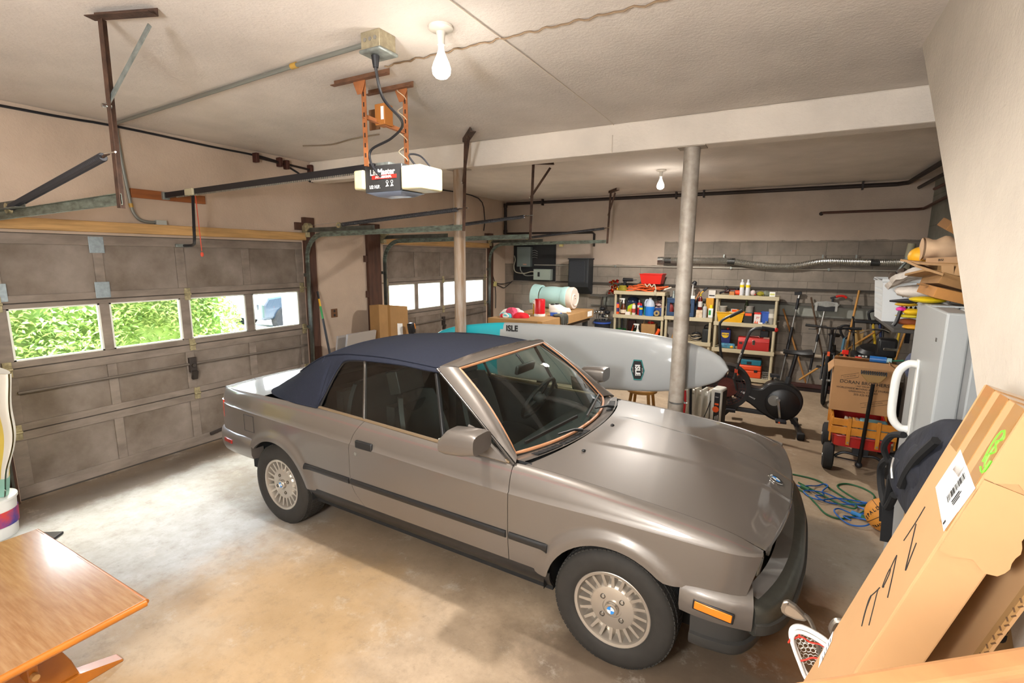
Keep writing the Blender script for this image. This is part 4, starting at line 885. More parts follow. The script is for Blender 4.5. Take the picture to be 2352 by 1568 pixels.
single(MB().tube(tw, .005, 5), 'ceiling_wire', mat('brown_bell_wire', '7c664e', .7), 'twisted brown bell wire along the ceiling past the front bulb', 'wire')
wire([(3.862, YF, ZC - .006), (3.862, 1.99, ZC - .006), (3.87, 2.8, ZC - .006), (3.856, 4.36, ZC - .006), (3.85, 4.368, ZC - .10), (3.85, 4.368, ZC - .24)], .004, mat('white_painted_wire', 'd2c6b8', .6), 'ceiling_wire', 'thin painted wire across the ceiling and down the beam face', 'wire')
wire([(.75, 3.69, ZC - .01), (1.05, 3.79, ZC - .008), (1.45, 3.70, ZC - .012), (1.82, 3.68, ZC - .012)], .007, mat('grey_brown_cable', '7c6c5a', .7), 'ceiling_wire', 'short brown cable on the ceiling left of the beam end', 'wire')
wire([(4.05, 4.60, ZC - .006), (4.25, 4.9, ZC - .03), (4.38, 5.3, ZC - .006), (4.55, 5.5, ZC - .006)], .006, mat('white_painted_wire', 'd2c6b8'), 'ceiling_wire', 'pale wire looping behind the beam beside the front column', 'wire')
DKP = mat('dark_iron_pipe', '2b211e', .55, .3)
t = thing('sprinkler_pipe', 'dark iron pipe hung along the top of the back wall', 'pipe', (.06, 9.1, 3.05))
obj(MB().tube([(.06, 9.12, 2.45), (.06, 9.12, 3.03), (.09, 9.12, 3.06), (6.5, 9.12, 3.055), (6.62, 9.0, 3.055), (6.66, 6.5, 3.05), (6.66, 4.62, 3.05)], .03, 10), 'pipe_run', DKP, t)
obj(MB().tube([(.06, 9.12, 2.50), (.09, 9.12, 2.47), (1.95, 9.12, 2.46), (1.99, 9.12, 2.43), (1.99, 9.12, 2.20)], .022, 10), 'pipe_branch', DKP, t)
for x in (.9, 3.45, 3.9, 6.1): obj(MB().box(x - .012, x + .012, 9.08, 9.16, 3.00, ZC), 'pipe_strap', DKP, t, smooth=0)
for z in (2.50, 3.03): obj(MB().cyl((.06, 9.12, z - .04), (.06, 9.12, z + .04), .038, n=12), 'fitting', DKP, t)
t = thing('copper_pipe', 'thin brown pipe on the upper right of the back wall, turning along the side wall', 'pipe', (5.6, 9.15, 2.66))
obj(MB().tube([(5.62, 9.19, 2.68), (5.64, 9.15, 2.69), (6.78, 9.15, 2.70), (6.84, 9.08, 2.70), (6.86, 7.5, 2.76), (6.86, 5.6, 2.80)], .02, 10), 'pipe_run', mat('brown_pipe', '4c2f24', .5, .3), t); obj(MB().ball((5.62, 9.17, 2.68), .03, 10, 8), 'end_cap', DKP, t)
t = thing('pipe_pair', 'two dark pipes under the ceiling along the right wall', 'pipe', (6.8, 6, 2.9)); obj(MB().tube([(6.74, 9.0, 2.98), (6.76, 5.0, 2.96)], .022, 8), 'pipe_run', DKP, t); obj(MB().tube([(6.86, 8.7, 2.92), (6.86, 5.0, 2.90)], .02, 8), 'pipe_run', mat('copper_tube', '6b4032', .4, .7), t)
# pipe clamps hung on the door wall
t = thing('pipe_clamps', 'pair of dark pipe clamps hooked on the cable at the top of the door wall', 'clamp', (.07, 3.95, 3.03))
for y0, y1, z in ((3.60, 3.93, 3.05), (3.98, 4.35, 3.035)):
    obj(MB().tube([(.06, y0, z), (.07, y1, z - .02)], .013, 8), 'clamp_bar', DKP, t)
    for y in (y0 + .02, y1 - .02): obj(MB().box(.03, .10, y - .02, y + .02, z - .06, z + .04), 'clamp_jaw', mat('red_iron', '4e2c24', .6, .4), t, bevel=.006)
# flexible duct
t = thing('flexible_duct', 'silver corrugated flexible duct sagging along the block wall', 'duct', (5.0, 9.12, 1.9))
cp = curve3([(3.24, 9.12, 1.965), (3.5, 9.12, 1.955), (4.0, 9.12, 1.955), (4.35, 9.12, 1.955), (4.7, 9.12, 1.905), (5.05, 9.12, 1.875), (5.35, 9.12, 1.885), (5.70, 9.12, 1.955), (6.1, 9.12, 1.955), (6.4, 9.12, 1.95), (6.74, 9.12, 1.955)], 34)
obj(MB().tube(cp, [.048 + (.005 if i % 2 else 0) for i in range(len(cp))], 14), 'hose', mat('duct_foil', 'b9b8b2', .28, .9), t, smooth=0)
for x in (3.37, 4.40, 6.36): obj(MB().tube([(x - .05, 9.12, 1.955 if x < 4 else 1.948), (x + .06, 9.12, 1.953 if x < 4 else 1.945)], .054, 14), 'tape_wrap', mat('dark_duct_tape', '3e3e3c', .4, .4), t)
obj(MB().cyl((3.20, 9.12, 1.965), (3.28, 9.12, 1.965), .05, n=14), 'end_collar', STEEL, t)
for x in (4.28, 5.70, 6.13): obj(MB().bar((x, 9.16, 1.90), (x, 9.17, 2.06), .02, .006, (0, 1, 0)), 'hanger_strap', GALV, t)
t = thing('wall_conduit', 'thin straight conduit along the back wall under the duct', 'conduit', (3.7, 9.19, 1.835)); obj(MB().cyl((.70, 9.195, 1.84), (6.72, 9.195, 1.83), .011, n=8), 'pipe', mat('pale_conduit', 'a9a397', .5, .4), t)
for x in (2.4, 4.4, 5.8): obj(MB().box(x - .015, x + .015, 9.18, 9.215, 1.815, 1.855), 'strap', GALV, t, bevel=.003)
# white vent pipe in the right back corner
t = thing('vent_pipe', 'pale vertical pipe with clamp behind the laundry basket', 'pipe', (6.75, 9.08, 1.6)); obj(MB().tube([(6.70, 9.08, 1.55), (6.76, 9.08, 2.22)], .045, 14), 'pipe_run', mat('old_cream_pipe', 'aaa58e', .6), t); obj(MB().tube([(6.72, 9.0, 1.98), (6.66, 9.0, 1.88), (6.60, 9.02, 1.74)], .02, 8), 'chain', GALV, t); obj(MB().ring([(.046, -.03), (.056, -.03), (.056, .03), (.046, .03)], (6.74, 9.08, 2.0), n=16), 'clamp', GALV, t)
# ------------------------------------------------------------ back of the garage: shelves and what stands on them
BEIGE = mat('beige_resin', 'b5a98c', .55)
def shelf_unit(x0, x1, y0, y1, tiers, label):
    t = thing('plastic_shelf', label, 'shelf unit', ((x0 + x1) / 2, (y0 + y1) / 2, 0), group='beige plastic shelf units')
    for z in tiers:
        b = MB().box(x0, x1, y0, y1, z - .062, z)
        obj(b, 'shelf_board', BEIGE, t, smooth=0, bevel=.004)
    for x in (x0 + .03, x1 - .03):
        for y in (y0 + .035, y1 - .035):
            zz = [0] + sorted(tiers)
            for a, c in zip(zz[:-1], zz[1:]): obj(MB().cyl((x, y, a), (x, y, c - .06), .0225, n=12), 'leg', BEIGE, t)
S1Z, S1M, S1L = 1.41, .985, .54; S2Z, S2L = 1.015, .605; S3Z, S3M, S3L = 1.41, .97, .535
shelf_unit(2.53, 3.435, 8.75, 9.12, (S1Z, S1M, S1L, .10), 'tall beige plastic shelf with the red bin on top, left of the front column')
shelf_unit(3.45, 4.225, 8.72, 9.12, (S2Z, S2L, .16), 'low beige plastic shelf holding the navy crate, behind the front column')
shelf_unit(4.245, 5.17, 8.75, 9.12, (S3Z, S3M, S3L, .085), 'tall beige plastic shelf with two spray cans on top, right of the front column')
def bottle(x, y, z, r, h, m, cap, name, label, cat, lab=None, neck=.4, sh=.72, group=None, band=(.2, .55)):
    t = thing(name, label, cat, (x, y, z), group=group)
    hs = h * sh
    obj(MB().lathe([(r * .92, 0), (r, .006), (r, hs), (r * .8, hs + (h - hs) * .3), (r * neck, hs + (h - hs) * .55), (r * neck, h * .93)], (x, y, z), n=18), 'body', m, t)
    obj(MB().lathe([(r * neck * 1.15, 0), (r * neck * 1.15, h * .10), (r * neck, h * .11)], (x, y, z + h * .89), n=14), 'cap', cap, t)
    if lab: obj(MB().ring([(r * 1.0, h * band[0]), (r * 1.012, h * band[0]), (r * 1.012, h * band[1]), (r, h * band[1])], (x, y, z), n=18), 'label', lab, t)
    return t
def sprayer(x, y, z, r, h, m, head, name, label, lab=None, d=1):
    t = thing(name, label, 'spray bottle', (x, y, z)); hb = h * .66
    obj(MB().lathe([(r * .95, 0), (r, .008), (r, hb * .45), (r * .72, hb * .75), (r * .38, hb * .95), (r * .36, hb)], (x, y, z), n=18), 'body', m, t)
    b = MB().obox((x - d * .018, y, z + h * .94), (.085, .028, h * .10)); b.cyl((x, y, z + hb), (x, y, z + h * .92), r * .3, n=10); b.obox((x - d * .066, y, z + h * .95), (.02, .02, .02)); obj(b, 'spray_head', head, t, bevel=.004)
    obj(MB().bar((x - d * .035, y, z + h * .9), (x - d * .05, y, z + h * .74), .012, .008), 'trigger', head, t)
    if lab: obj(MB().ring([(r, hb * .12), (r * 1.014, hb * .12), (r * 1.014, hb * .44), (r, hb * .44)], (x, y, z), n=18), 'label', lab, t)
def can(x, y, z, r, h, m, top, label, name='spray_can', lab=None, group=None, cat='spray can'):
    t = thing(name, label, cat, (x, y, z), group=group)
    obj(MB().lathe([(r * .95, 0), (r, .004), (r, h * .76), (r * .8, h * .80), (r * .5, h * .83)], (x, y, z), n=18), 'body', m, t); obj(MB().lathe([(r * .5, h * .8), (r * .55, h * .84), (r * .5, h), (.0001, h)], (x, y, z), n=14), 'cap', top, t)
    if lab: obj(MB().ring([(r, h * .5), (r * 1.02, h * .5), (r * 1.02, h * .66), (r, h * .66)], (x, y, z), n=18), 'label', lab, t)
    return t
def carton(x, y, z, w, d, h, m, label, name='small_box', cat='box', lab=None, rz=0, txt=None, tm=None, ts=.04):
    t = thing(name, label, cat, (x, y, z), rz)
    obj(MB().box(-w / 2, w / 2, -d / 2, d / 2, 0, h), 'body', m, t, smooth=0, bevel=.003, local=True)
    if lab: obj(MB().box(-w * .4, w * .4, -d / 2 - .0015, -d / 2, h * lab[1], h * lab[2]), 'label', lab[0], t, smooth=0, local=True)
    if txt: obj(MB().text(txt, ts, (0, -d / 2 - .002, h * .7), (1, 0, 0), (0, 0, 1)), 'lettering', tm or INK, t, smooth=0, local=True)
    return t
def tray(x, y, z, w, d, h, m, name, label, cat='bin', flare=.03, rz=0, th=.006):
    t = thing(name, label, cat, (x, y, z), rz); b = MB()
    for sx, sy, ex, ey in ((-1, -1, 1, -1), (1, -1, 1, 1), (1, 1, -1, 1), (-1, 1, -1, -1)):
        p = [(sx * (w / 2 - flare), sy * (d / 2 - flare), 0), (ex * (w / 2 - flare), ey * (d / 2 - flare), 0), (ex * w / 2, ey * d / 2, h), (sx * w / 2, sy * d / 2, h)]; b.add(p, [(0, 1, 2, 3)])
    b.add([(sx * (w / 2 - flare), sy * (d / 2 - flare), 0) for sx, sy in ((-1, -1), (-1, 1), (1, 1), (1, -1))], [(0, 1, 2, 3)])
    obj(b, 'body', m, t, smooth=0, solid=th, local=True)
    r = MB().tube([(sx * (w / 2 + .004), sy * (d / 2 + .004), h) for sx, sy in ((-1, -1), (1, -1), (1, 1), (-1, 1))], .008, 6, closed=True); obj(r, 'rim', m, t, local=True)
    return t
Yf = 8.86
# unit 1, top
tray(3.17, 8.93, 1.545, .385, .30, .17, RED, 'storage_bin', 'red plastic bin on top of the left shelf unit, sitting on the orange cord')
t = thing('extension_cable', 'tangle of orange extension cord on the left shelf top, under the red bin', 'extension cord', (3.0, 8.92, S1Z))
for k in range(9):
    a0 = random.random() * 6; cx = 2.80 + k * .06; pts = [(cx + (.15 + .02 * math.sin(k)) * math.cos(a0 + i * PI / 6), 8.92 + .11 * math.sin(a0 + i * PI / 6), S1Z + .014 + (.105 if cx < 2.98 else .095) * (k % 5) / 4 + .012 * math.sin(i * 1.3 + k)) for i in range(12)]
    obj(MB().tube(curve3(pts, 3, True), .011, 6, closed=True), 'coil', mat('orange_cord', 'e0602a', .6), t)
t = thing('hose_clip', 'pale rope hank draped over the left shelf edge below the red bin', 'rope', (3.2, 8.76, 1.5))
obj(MB().tube(curve3([(3.07, 8.80, 1.545), (3.12, 8.77, 1.50), (3.16, 8.76, 1.545), (3.20, 8.76, 1.50), (3.24, 8.77, 1.54), (3.27, 8.75, 1.48), (3.28, 8.735, 1.40), (3.27, 8.735, 1.36), (3.26, 8.74, 1.44)], 5), .010, 6), 'rope', mat('pale_rope', 'b9b09a', .8), t)
t = thing('tinsel_garland', 'red and gold foil garland hanging over the left end of the left shelf top', 'garland', (2.50, 8.85, 1.41)); rg = MB(); gg = MB()
for k in range(70):
    c = (2.50 + random.uniform(-.06, .07), 8.80 + random.uniform(-.05, .08), 1.39 + random.uniform(0, .20) if k > 16 else 1.36 + random.uniform(-.02, .05)); (rg if k % 2 else gg).obox(c, (.035, .003, .03), (random.random() * 3, random.random() * 3, random.random() * 3))
obj(rg, 'red_foil', mat('red_foil', 'a01c10', .2, .8), t, smooth=0); obj(gg, 'gold_foil', mat('gold_foil', 'c88a1c', .2, .9), t, smooth=0)
t = thing('rope_coil', 'yellow-green coil of cord next to the orange cord on the left shelf top', 'rope', (2.66, 8.86, S1Z))
for k in range(5): obj(MB().tube([(2.66 + (.085 - .008 * k) * math.cos(a), 8.86 + (.075 - .008 * k) * math.sin(a), S1Z + .012 + .017 * k) for a in [i * PI / 10 for i in range(20)]], .013, 6, closed=True), 'coil', mat('olive_cord', '8a7d1c', .7), t)
t = thing('cordless_drill', 'small black drill lying at the back of the left shelf top', 'drill', (2.72, 9.0, S1Z)); obj(MB().cyl((2.62, 9.0, 1.60), (2.80, 9.0, 1.60), .035, .028, 12), 'motor', BLACK, t); obj(MB().bar((2.66, 9.0, 1.60), (2.64, 9.0, 1.46), .04, .05), 'grip', BLACK, t, bevel=.008); obj(MB().box(2.60, 2.70, 8.96, 9.04, S1Z, 1.46), 'battery', BLACK, t, bevel=.008); obj(MB().cyl((2.80, 9.0, 1.60), (2.86, 9.0, 1.60), .012, n=10), 'chuck', STEEL, t)
single(MB().obox((3.45, 8.86, 1.475), (.13, .05, .02), (0, -.35, .3)), 'paint_stick', mat('white_wood', 'cfc4b4', .6), 'white paint stick poking over the right end of the left shelf', 'stick', bevel=.003)
# unit 1, middle
bottle(2.578, Yf, S1M, .034, .20, ORANGE, mat('purple_cap', '5a2a9a', .4), 'bottle', 'orange bottle with purple cap at the left end of the left shelf', 'bottle', mat('purple_label', '3b2a62', .5), .45, .8)
sprayer(2.688, Yf, S1M, .055, .29, mat('brown_bottle', '54280f', .25), WHITE, 'spray_bottle', 'brown spray bottle with white trigger on the left shelf', mat('cream_label', 'd8c8b0', .6))
t = thing('oil_jug', 'lime green jug on the left shelf, behind the white-labelled bottle', 'jug', (2.81, 8.93, S1M)); obj(MB().prism([(-.065, 0), (.065, 0), (.065, .15), (.03, .19), (-.02, .17), (-.055, .14)], lambda a, b: (2.81 + a, 8.89, S1M + b), lambda a, b: (2.81 + a, 8.97, S1M + b)), 'body', mat('lime_plastic', 'a8c81c', .4), t, smooth=0, bevel=.008); obj(MB().cyl((2.84, 8.93, S1M + .18), (2.84, 8.93, S1M + .215), .02, n=12), 'cap', mat('lime_plastic', 'a8c81c'), t); obj(MB().box(2.77, 2.84, 8.888, 8.89, S1M + .03, S1M + .10), 'label', mat('amber_label', 'c8801c', .5), t)
carton(2.792, 8.80, S1M, .085, .05, .055, mat('white_carton', 'e0d4cc', .7), 'small white box at the front of the left shelf, before the lime jug')
bottle(2.883, 8.84, S1M, .033, .205, mat('white_bottle', 'd8cfc0', .45), mat('peach_cap', 'e8b060', .4), 'bottle', 'white bottle with peach cap and red label, left of the red can', 'bottle', mat('red_white_label', 'a83a34', .5), .5, .8)
can(2.963, 8.90, S1M, .034, .265, mat('red_can', 'a81420', .35), STEEL, 'tall red can on the left shelf, behind the blue and yellow can', 'aerosol_can', mat('white_band', 'd8d4d0', .5), cat='can')
can(3.015, 8.83, S1M, .031, .21, mat('blue_yellow_can', '1c58a8', .35), mat('red_cap', 'c81c1c', .4), 'blue and yellow aerosol can with red cap on the left shelf', 'aerosol_can', mat('yellow_band', 'e8c81c', .4), cat='can')
bottle(3.073, 8.90, S1M, .026, .19, mat('teal_bottle', '1c8a90', .4), mat('teal_bottle', '1c8a90'), 'bottle', 'narrow teal bottle just left of the blue washer fluid jug', 'bottle')
t = thing('washer_fluid_jug', 'translucent gallon jug half full of blue fluid on the left shelf', 'jug', (3.167, 8.86, S1M)); CL = mat('clear_jug', 'c9d2e2', .35, alpha=.75)
obj(MB().lathe([(.078, 0), (.083, .01), (.083, .165)], (3.167, 8.86, S1M), n=20), 'fluid', mat('blue_fluid', '2a78d0', .25), t); obj(MB().lathe([(.083, .165), (.082, .20), (.062, .255), (.03, .285), (.024, .295)], (3.167, 8.86, S1M), n=20), 'shoulder', CL, t); obj(MB().cyl((3.167, 8.86, S1M + .29), (3.167, 8.86, S1M + .318), .026, n=14), 'cap', WHITE, t); obj(MB().tube(curve3([(3.135, 8.84, S1M + .28), (3.105, 8.82, S1M + .275), (3.088, 8.81, S1M + .22), (3.092, 8.82, S1M + .17)], 5), .012, 8), 'handle', CL, t)
t = thing('tape_roll', 'roll of tan tape in a clear pack beside the blue jug', 'tape roll', (3.303, 8.80, S1M)); obj(MB().ring([(.022, -.02), (.048, -.02), (.048, .02), (.022, .02)], (3.303, 8.80, S1M + .056), (0, 1, 0), 22), 'tape', mat('tan_tape', 'b49a68', .5), t); obj(MB().box(3.25, 3.356, 8.775, 8.825, S1M, S1M + .115), 'wrapper', glass('clear_film', (.9, .92, .92), .05), t, smooth=0)
t = thing('helmet', 'dark blue helmet at the back of the left shelf, behind the bottles', 'helmet', (2.82, 9.02, 1.16)); obj(MB().lathe([(.115, 0), (.12, .03), (.105, .075), (.07, .105), (.0001, .118)], (2.82, 9.01, 1.19), n=22), 'shell', mat('blue_helmet', '1c2c4c', .2, coat=.8), t); obj(MB().box(2.73, 2.91, 8.90, 9.1, S1M, 1.19), 'stand_box', mat('dark_box', '26262a', .7), t, smooth=0)
t = thing('work_gloves', 'bundle of red and white gloves at the right end of the left shelf', 'gloves', (3.30, 8.98, S1M)); gl = MB(); 
for k in range(7): gl.ball((3.30 + .05 * math.cos(k * 2), 8.98 + .03 * math.sin(k * 3), S1M + .05 + .035 * k), (.055, .04, .035), 10, 8, .25)
obj(gl, 'gloves', mat('red_white_fabric', '8a1c1c', .8, col2='bdb0a8', vs=22), t); obj(MB().ball((3.30, 8.94, S1M + .31), (.05, .04, .04), 10, 8), 'black_pad', BLACK, t); obj(MB().box(3.245, 3.36, 8.90, 8.98, S1M, S1M + .14), 'blue_pack', mat('blue_pack', '1c3c78', .5), t, bevel=.01)
# unit 1, lower
tray(2.72, 8.93, S1L, .36, .28, .15, GREEN, 'tool_tray', 'green plastic tray of hand tools on the lower left shelf', 'tray')
for k, (x, c, tl) in enumerate(((2.66, BLACK, .5), (2.74, mat('dark_wood_handle', '4a3420', .6), .35), (2.82, ORANGE, .2))): single(MB().cyl((x, 8.93, S1L + .03), (x - .03 + .03 * k, 9.0, S1L + .08 + tl * .8), .012, n=8), 'hand_tool', c, ('black long tool handle standing in the green tray', 'dark wooden tool handle standing in the green tray', 'short orange tool handle in the green tray')[k], 'tool')
carton(2.80, 9.06, S1L, .14, .08, .32, mat('maroon_box', '4a2426', .6), 'dark maroon box behind the green tray on the lower left shelf')
sprayer(2.97, 8.84, S1L, .05, .29, mat('white_spray_body', 'd9d2c4', .4), WHITE, 'spray_bottle', 'white spray bottle on the lower left shelf beside the paper bag')
t = thing('paper_bag', 'brown paper bag with a red bow on the lower left shelf', 'bag', (3.157, 8.90, S1L)); b = MB()
for (x0_, y0_), (x1_, y1_) in (((-.125, -.07), (.125, -.07)), ((.125, -.07), (.125, .08)), ((.125, .08), (-.125, .08)), ((-.125, .08), (-.125, -.07))): b.add([(3.157 + x0_ * .95, 8.90 + y0_, S1L), (3.157 + x1_ * .95, 8.90 + y1_, S1L), (3.157 + x1_, 8.90 + y1_, S1L + .30), (3.157 + x0_, 8.90 + y0_, S1L + .295)], [(0, 1, 2, 3)])
obj(b, 'bag_body', CARDD, t, smooth=0, solid=.002); bw = MB()
for k in range(6): bw.ball((3.19 + .035 * math.cos(k), 8.9, S1L + .315 + .012 * math.sin(k * 2)), (.03, .015, .012), 8, 6)
obj(bw, 'red_bow', RED, t); obj(MB().tube(curve3([(3.07, 8.84, S1L + .29), (3.10, 8.84, S1L + .42), (3.16, 8.84, S1L + .42), (3.2, 8.84, S1L + .29)], 5), .004, 6), 'bag_handle', CARD, t)
t = thing('flashlight', 'orange flashlight leaning at the right end of the lower left shelf', 'flashlight', (3.31, 8.84, S1L)); obj(MB().cyl((3.26, 8.86, S1L + .02), (3.34, 8.86, S1L + .19), .026, .028, 14), 'barrel', ORANGE, t); obj(MB().cyl((3.34, 8.86, S1L + .19), (3.352, 8.86, S1L + .215), .034, n=14), 'head', ORANGE, t)
can(3.345, 9.0, S1L, .035, .32, mat('dark_navy_can', '1c2234', .4), GREEN, 'dark can with green lid behind the orange flashlight', 'paint_can', cat='can')
# unit 2
t = thing('milk_crate', 'navy plastic crate full of tools on the low middle shelf', 'crate', (3.68, 8.87, S2Z)); CR = mat('navy_plastic', '1e3a5c', .5); X0, X1, Y0, Y1, Z0, Z1 = 3.475, 3.93, 8.755, 9.07, S2Z, S2Z + .30
b = MB().box(X0, X1, Y0, Y1, Z0, Z0 + .01)
for (a0, a1, c0, c1) in ((X0, X1, Y0, Y0 + .012), (X0, X1, Y1 - .012, Y1), (X0, X0 + .012, Y0, Y1), (X1 - .012, X1, Y0, Y1)):
    b.box(a0, a1, c0, c1, Z0, Z0 + .07); b.box(a0, a1, c0, c1, Z0 + .225, Z1)
for x0_, x1_ in ((X0, X0 + .05), (X0 + .14, X0 + .30), (X1 - .06, X1)):
    for y_ in (Y0, Y1 - .012): b.box(x0_, x1_, y_, y_ + .012, Z0 + .07, Z0 + .225)
for y0_, y1_ in ((Y0, Y0 + .05), (Y1 - .05, Y1)):
    for x_ in (X0, X1 - .012): b.box(x_, x_ + .012, y0_, y1_, Z0 + .07, Z0 + .225)
obj(b, 'crate_body', CR, t, smooth=0, bevel=.003); obj(MB().tube([(X0, Y0, Z1), (X1, Y0, Z1), (X1, Y1, Z1), (X0, Y1, Z1)], .010, 6, closed=True), 'rim', CR, t)
for k, (x, y, c, lb) in enumerate(((3.53, 8.82, mat('dark_red', '7a2420', .6), 'dark red rag'), (3.58, 8.9, mat('grey_rag', '7d7870', .9), 'grey rag'), (3.83, 8.84, mat('black_cloth', '26262a', .8), 'black cloth'), (3.87, 8.95, WHITE, 'white cloth'))):
    single(MB().ball((x, y, S2Z + .115), (.05, .05, .10), 12, 8, .2), 'rag', c, '%s stuffed inside the navy crate' % lb, 'rag')
for k, (x, m_, lb) in enumerate(((3.54, GALV, 'grey pump fitting standing in the navy crate'), (3.60, STEEL, 'bright pipe fitting standing in the navy crate'))): single(MB().lathe([(.03, 0), (.03, .10), (.02, .12), (.02, .2)], (x, 8.95, S2Z + .22 + .01 * k), n=14), 'pipe_fitting', m_, lb, 'fitting')
t = thing('desk_lamp', 'white clamp lamp standing in the navy crate, right of the column', 'lamp', (3.84, 8.97, 1.27)); obj(MB().box(3.79, 3.90, 8.92, 9.02, 1.23, 1.36), 'base', WHITE, t, bevel=.008); obj(MB().cyl((3.845, 8.97, 1.36), (3.85, 8.97, 1.58), .010, n=8), 'stem', WHITE, t); obj(MB().lathe([(.045, 0), (.03, .05), (.015, .06)], (3.86, 8.97, 1.555), (.5, 0, .9), 14), 'head', BLACK, t)
t = thing('wire_brush', 'yellow-handled brush leaning out of the navy crate', 'brush', (3.93, 8.87, 1.2)); obj(MB().bar((3.90, 8.87, 1.30), (4.04, 8.90, 1.46), .03, .018), 'handle', YELLOW, t, bevel=.005); obj(MB().bar((4.03, 8.90, 1.45), (4.09, 8.91, 1.51), .042, .04), 'grip', BLACK, t, bevel=.008)
single(MB().bar((3.90, 8.80, 1.22), (3.98, 8.86, 1.44), .03, .02), 'hammer_handle', mat('worn_wood', '9a6a48', .6), 'worn wooden handle leaning out of the navy crate', 'handle', bevel=.006)
carton(4.01, 8.80, S2Z, .10, .10, .125, mat('cream_carton', 'd4c8b0', .7, col2='b89878', vs=20), 'cream box under the dark red bottle on the middle shelf')
bottle(4.01, 8.80, S2Z + .125, .034, .26, mat('dark_red_bottle', '5c140e', .25), mat('yellow_green_cap', 'b0a020', .4), 'bottle', 'dark red bottle standing on the cream box', 'bottle', mat('grey_round_label', 'c8c4c0', .5), .4, .68)
can(4.09, 8.80, S2Z, .034, .23, mat('grey_white_can', 'b5b4b2', .35), mat('tan_cap', '9a8a70', .5), 'pale spray can right of the cream box on the middle shelf', cat='spray can')
t = thing('white_bottle', 'white jug with yellow cap and green label at the right end of the middle shelf', 'jug', (4.185, 8.81, S2Z)); obj(MB().box(4.145, 4.222, 8.78, 8.85, S2Z, S2Z + .16), 'body', WHITE, t, bevel=.014, seg=3); obj(MB().cyl((4.185, 8.815, S2Z + .16), (4.185, 8.815, S2Z + .215), .024, n=12), 'cap', mat('yellow_cap', 'e8d01c', .4), t); obj(MB().box(4.155, 4.19, 8.778, 8.78, S2Z + .05, S2Z + .13), 'label', GREEN, t)
carton(4.14, 9.0, S2Z, .12, .12, .32, mat('brown_yellow_box', 'c88c14', .5), 'yellow box standing at the back of the middle shelf'); carton(4.165, 9.0, S2Z + .32, .11, .12, .13, mat('white_black_box', 'cfc9c0', .6), 'white box with black marks stacked on the yellow box', lab=(BLACK, .25, .4))
t = thing('tool_case', 'black ribbed carrying case on the lower middle shelf', 'case', (4.14, 8.84, S2L)); obj(MB().box(4.08, 4.20, 8.76, 9.0, S2L, S2L + .22), 'body', mat('ribbed_black', '1f2321', .5), t, bevel=.01); obj(MB().tube(curve3([(4.09, 8.88, S2L + .22), (4.11, 8.88, S2L + .27), (4.17, 8.88, S2L + .28), (4.19, 8.88, S2L + .22)], 5), .010, 8), 'handle', BLACK, t)
for k in range(4): obj(MB().box(4.092 + k * .027, 4.104 + k * .027, 8.755, 8.76, S2L + .02, S2L + .2), 'rib', BLACK, [o for o in t.children][0], smooth=0)
t = thing('cable_bundle', 'coil of beige and black cable on the lower middle shelf', 'cable', (3.98, 8.85, S2L))
for k in range(6): obj(MB().tube([(3.97 + (.085 - .004 * k) * math.cos(a), 8.86 + .07 * math.sin(a), S2L + .014 + .022 * k + .012 * math.sin(2 * a + k)) for a in [i * PI / 9 for i in range(18)]], .011, 6, closed=True), 'coil', (mat('beige_cable', '9c8e78', .6), BLACK)[k % 2], t)
t = thing('cable_bundle', 'smaller coil of beige cable close to the column on the lower middle shelf', 'cable', (3.83, 8.83, S2L))
for k in range(4): obj(MB().tube([(3.83 + (.06 - .004 * k) * math.cos(a), 8.83 + .06 * math.sin(a), S2L + .014 + .022 * k) for a in [i * PI / 8 for i in range(16)]], .011, 6, closed=True), 'coil', mat('beige_cable', '9c8e78'), t)
carton(3.535, 8.93, S2L, .11, .12, .29, mat('grey_box', '77706a', .7), 'grey box at the left of the lower middle shelf'); single(MB().ball((3.50, 8.80, S2L + .05), (.03, .03, .05), 10, 8), 'dark_pouch', mat('brown_black_cloth', '2c2420', .9), 'small dark pouch before the grey box', 'pouch'); single(MB().obox((3.62, 8.78, S2L + .08), (.05, .05, .16), (0, .25, 0)), 'level_tool', mat('brass_orange', 'a8782c', .4), 'small brass and orange level left of the column', 'level', bevel=.006)
# unit 3, top
for x, lb in ((4.626, 'left of the two tall white and yellow spray cans on the right shelf top'), (4.712, 'right of the two tall white and yellow spray cans on the right shelf top')): can(x, 8.82, S3Z, .033, .255, mat('white_can', 'cfd0d4', .35), mat('pale_cap', 'c9cacb', .4), lb, lab=mat('yellow_band', 'e8c81c'), group='white and yellow spray cans')
carton(5.068, 8.80, S3Z, .08, .06, .07, PAPER, 'little white box near the right end of the right shelf top', lab=(mat('pale_yellow', 'c8c878', .6), .3, .7))
t = thing('angle_grinder', 'dark red grinder with black cord on the right shelf top', 'grinder', (4.42, 8.9, S3Z)); obj(MB().cyl((4.36, 8.9, S3Z + .05), (4.55, 8.88, S3Z + .06), .035, n=12), 'motor', mat('dark_red_black', '3c1614', .5), t); obj(MB().cyl((4.55, 8.88, S3Z + .03), (4.55, 8.88, S3Z + .11), .035, n=12), 'gear_head', BLACK, t); obj(MB().tube(curve3([(4.36, 8.9, S3Z + .05), (4.30, 8.86, S3Z + .03), (4.32, 8.80, S3Z + .02), (4.42, 8.80, S3Z + .10), (4.38, 8.9, S3Z + .13)], 6), .010, 6), 'cord', BLACK, t)
carton(4.486, 8.80, S3Z, .075, .06, .055, mat('tan_carton', 'b87840', .7), 'tan little box by the orange cylinder on the right shelf top'); single(MB().cyl((4.53, 8.84, S3Z + .04), (4.60, 8.84, S3Z + .04), .038, n=14), 'sanding_drum', mat('bright_orange', 'e84a20', .5), 'bright orange cylinder left of the spray cans on the right shelf', 'cylinder')
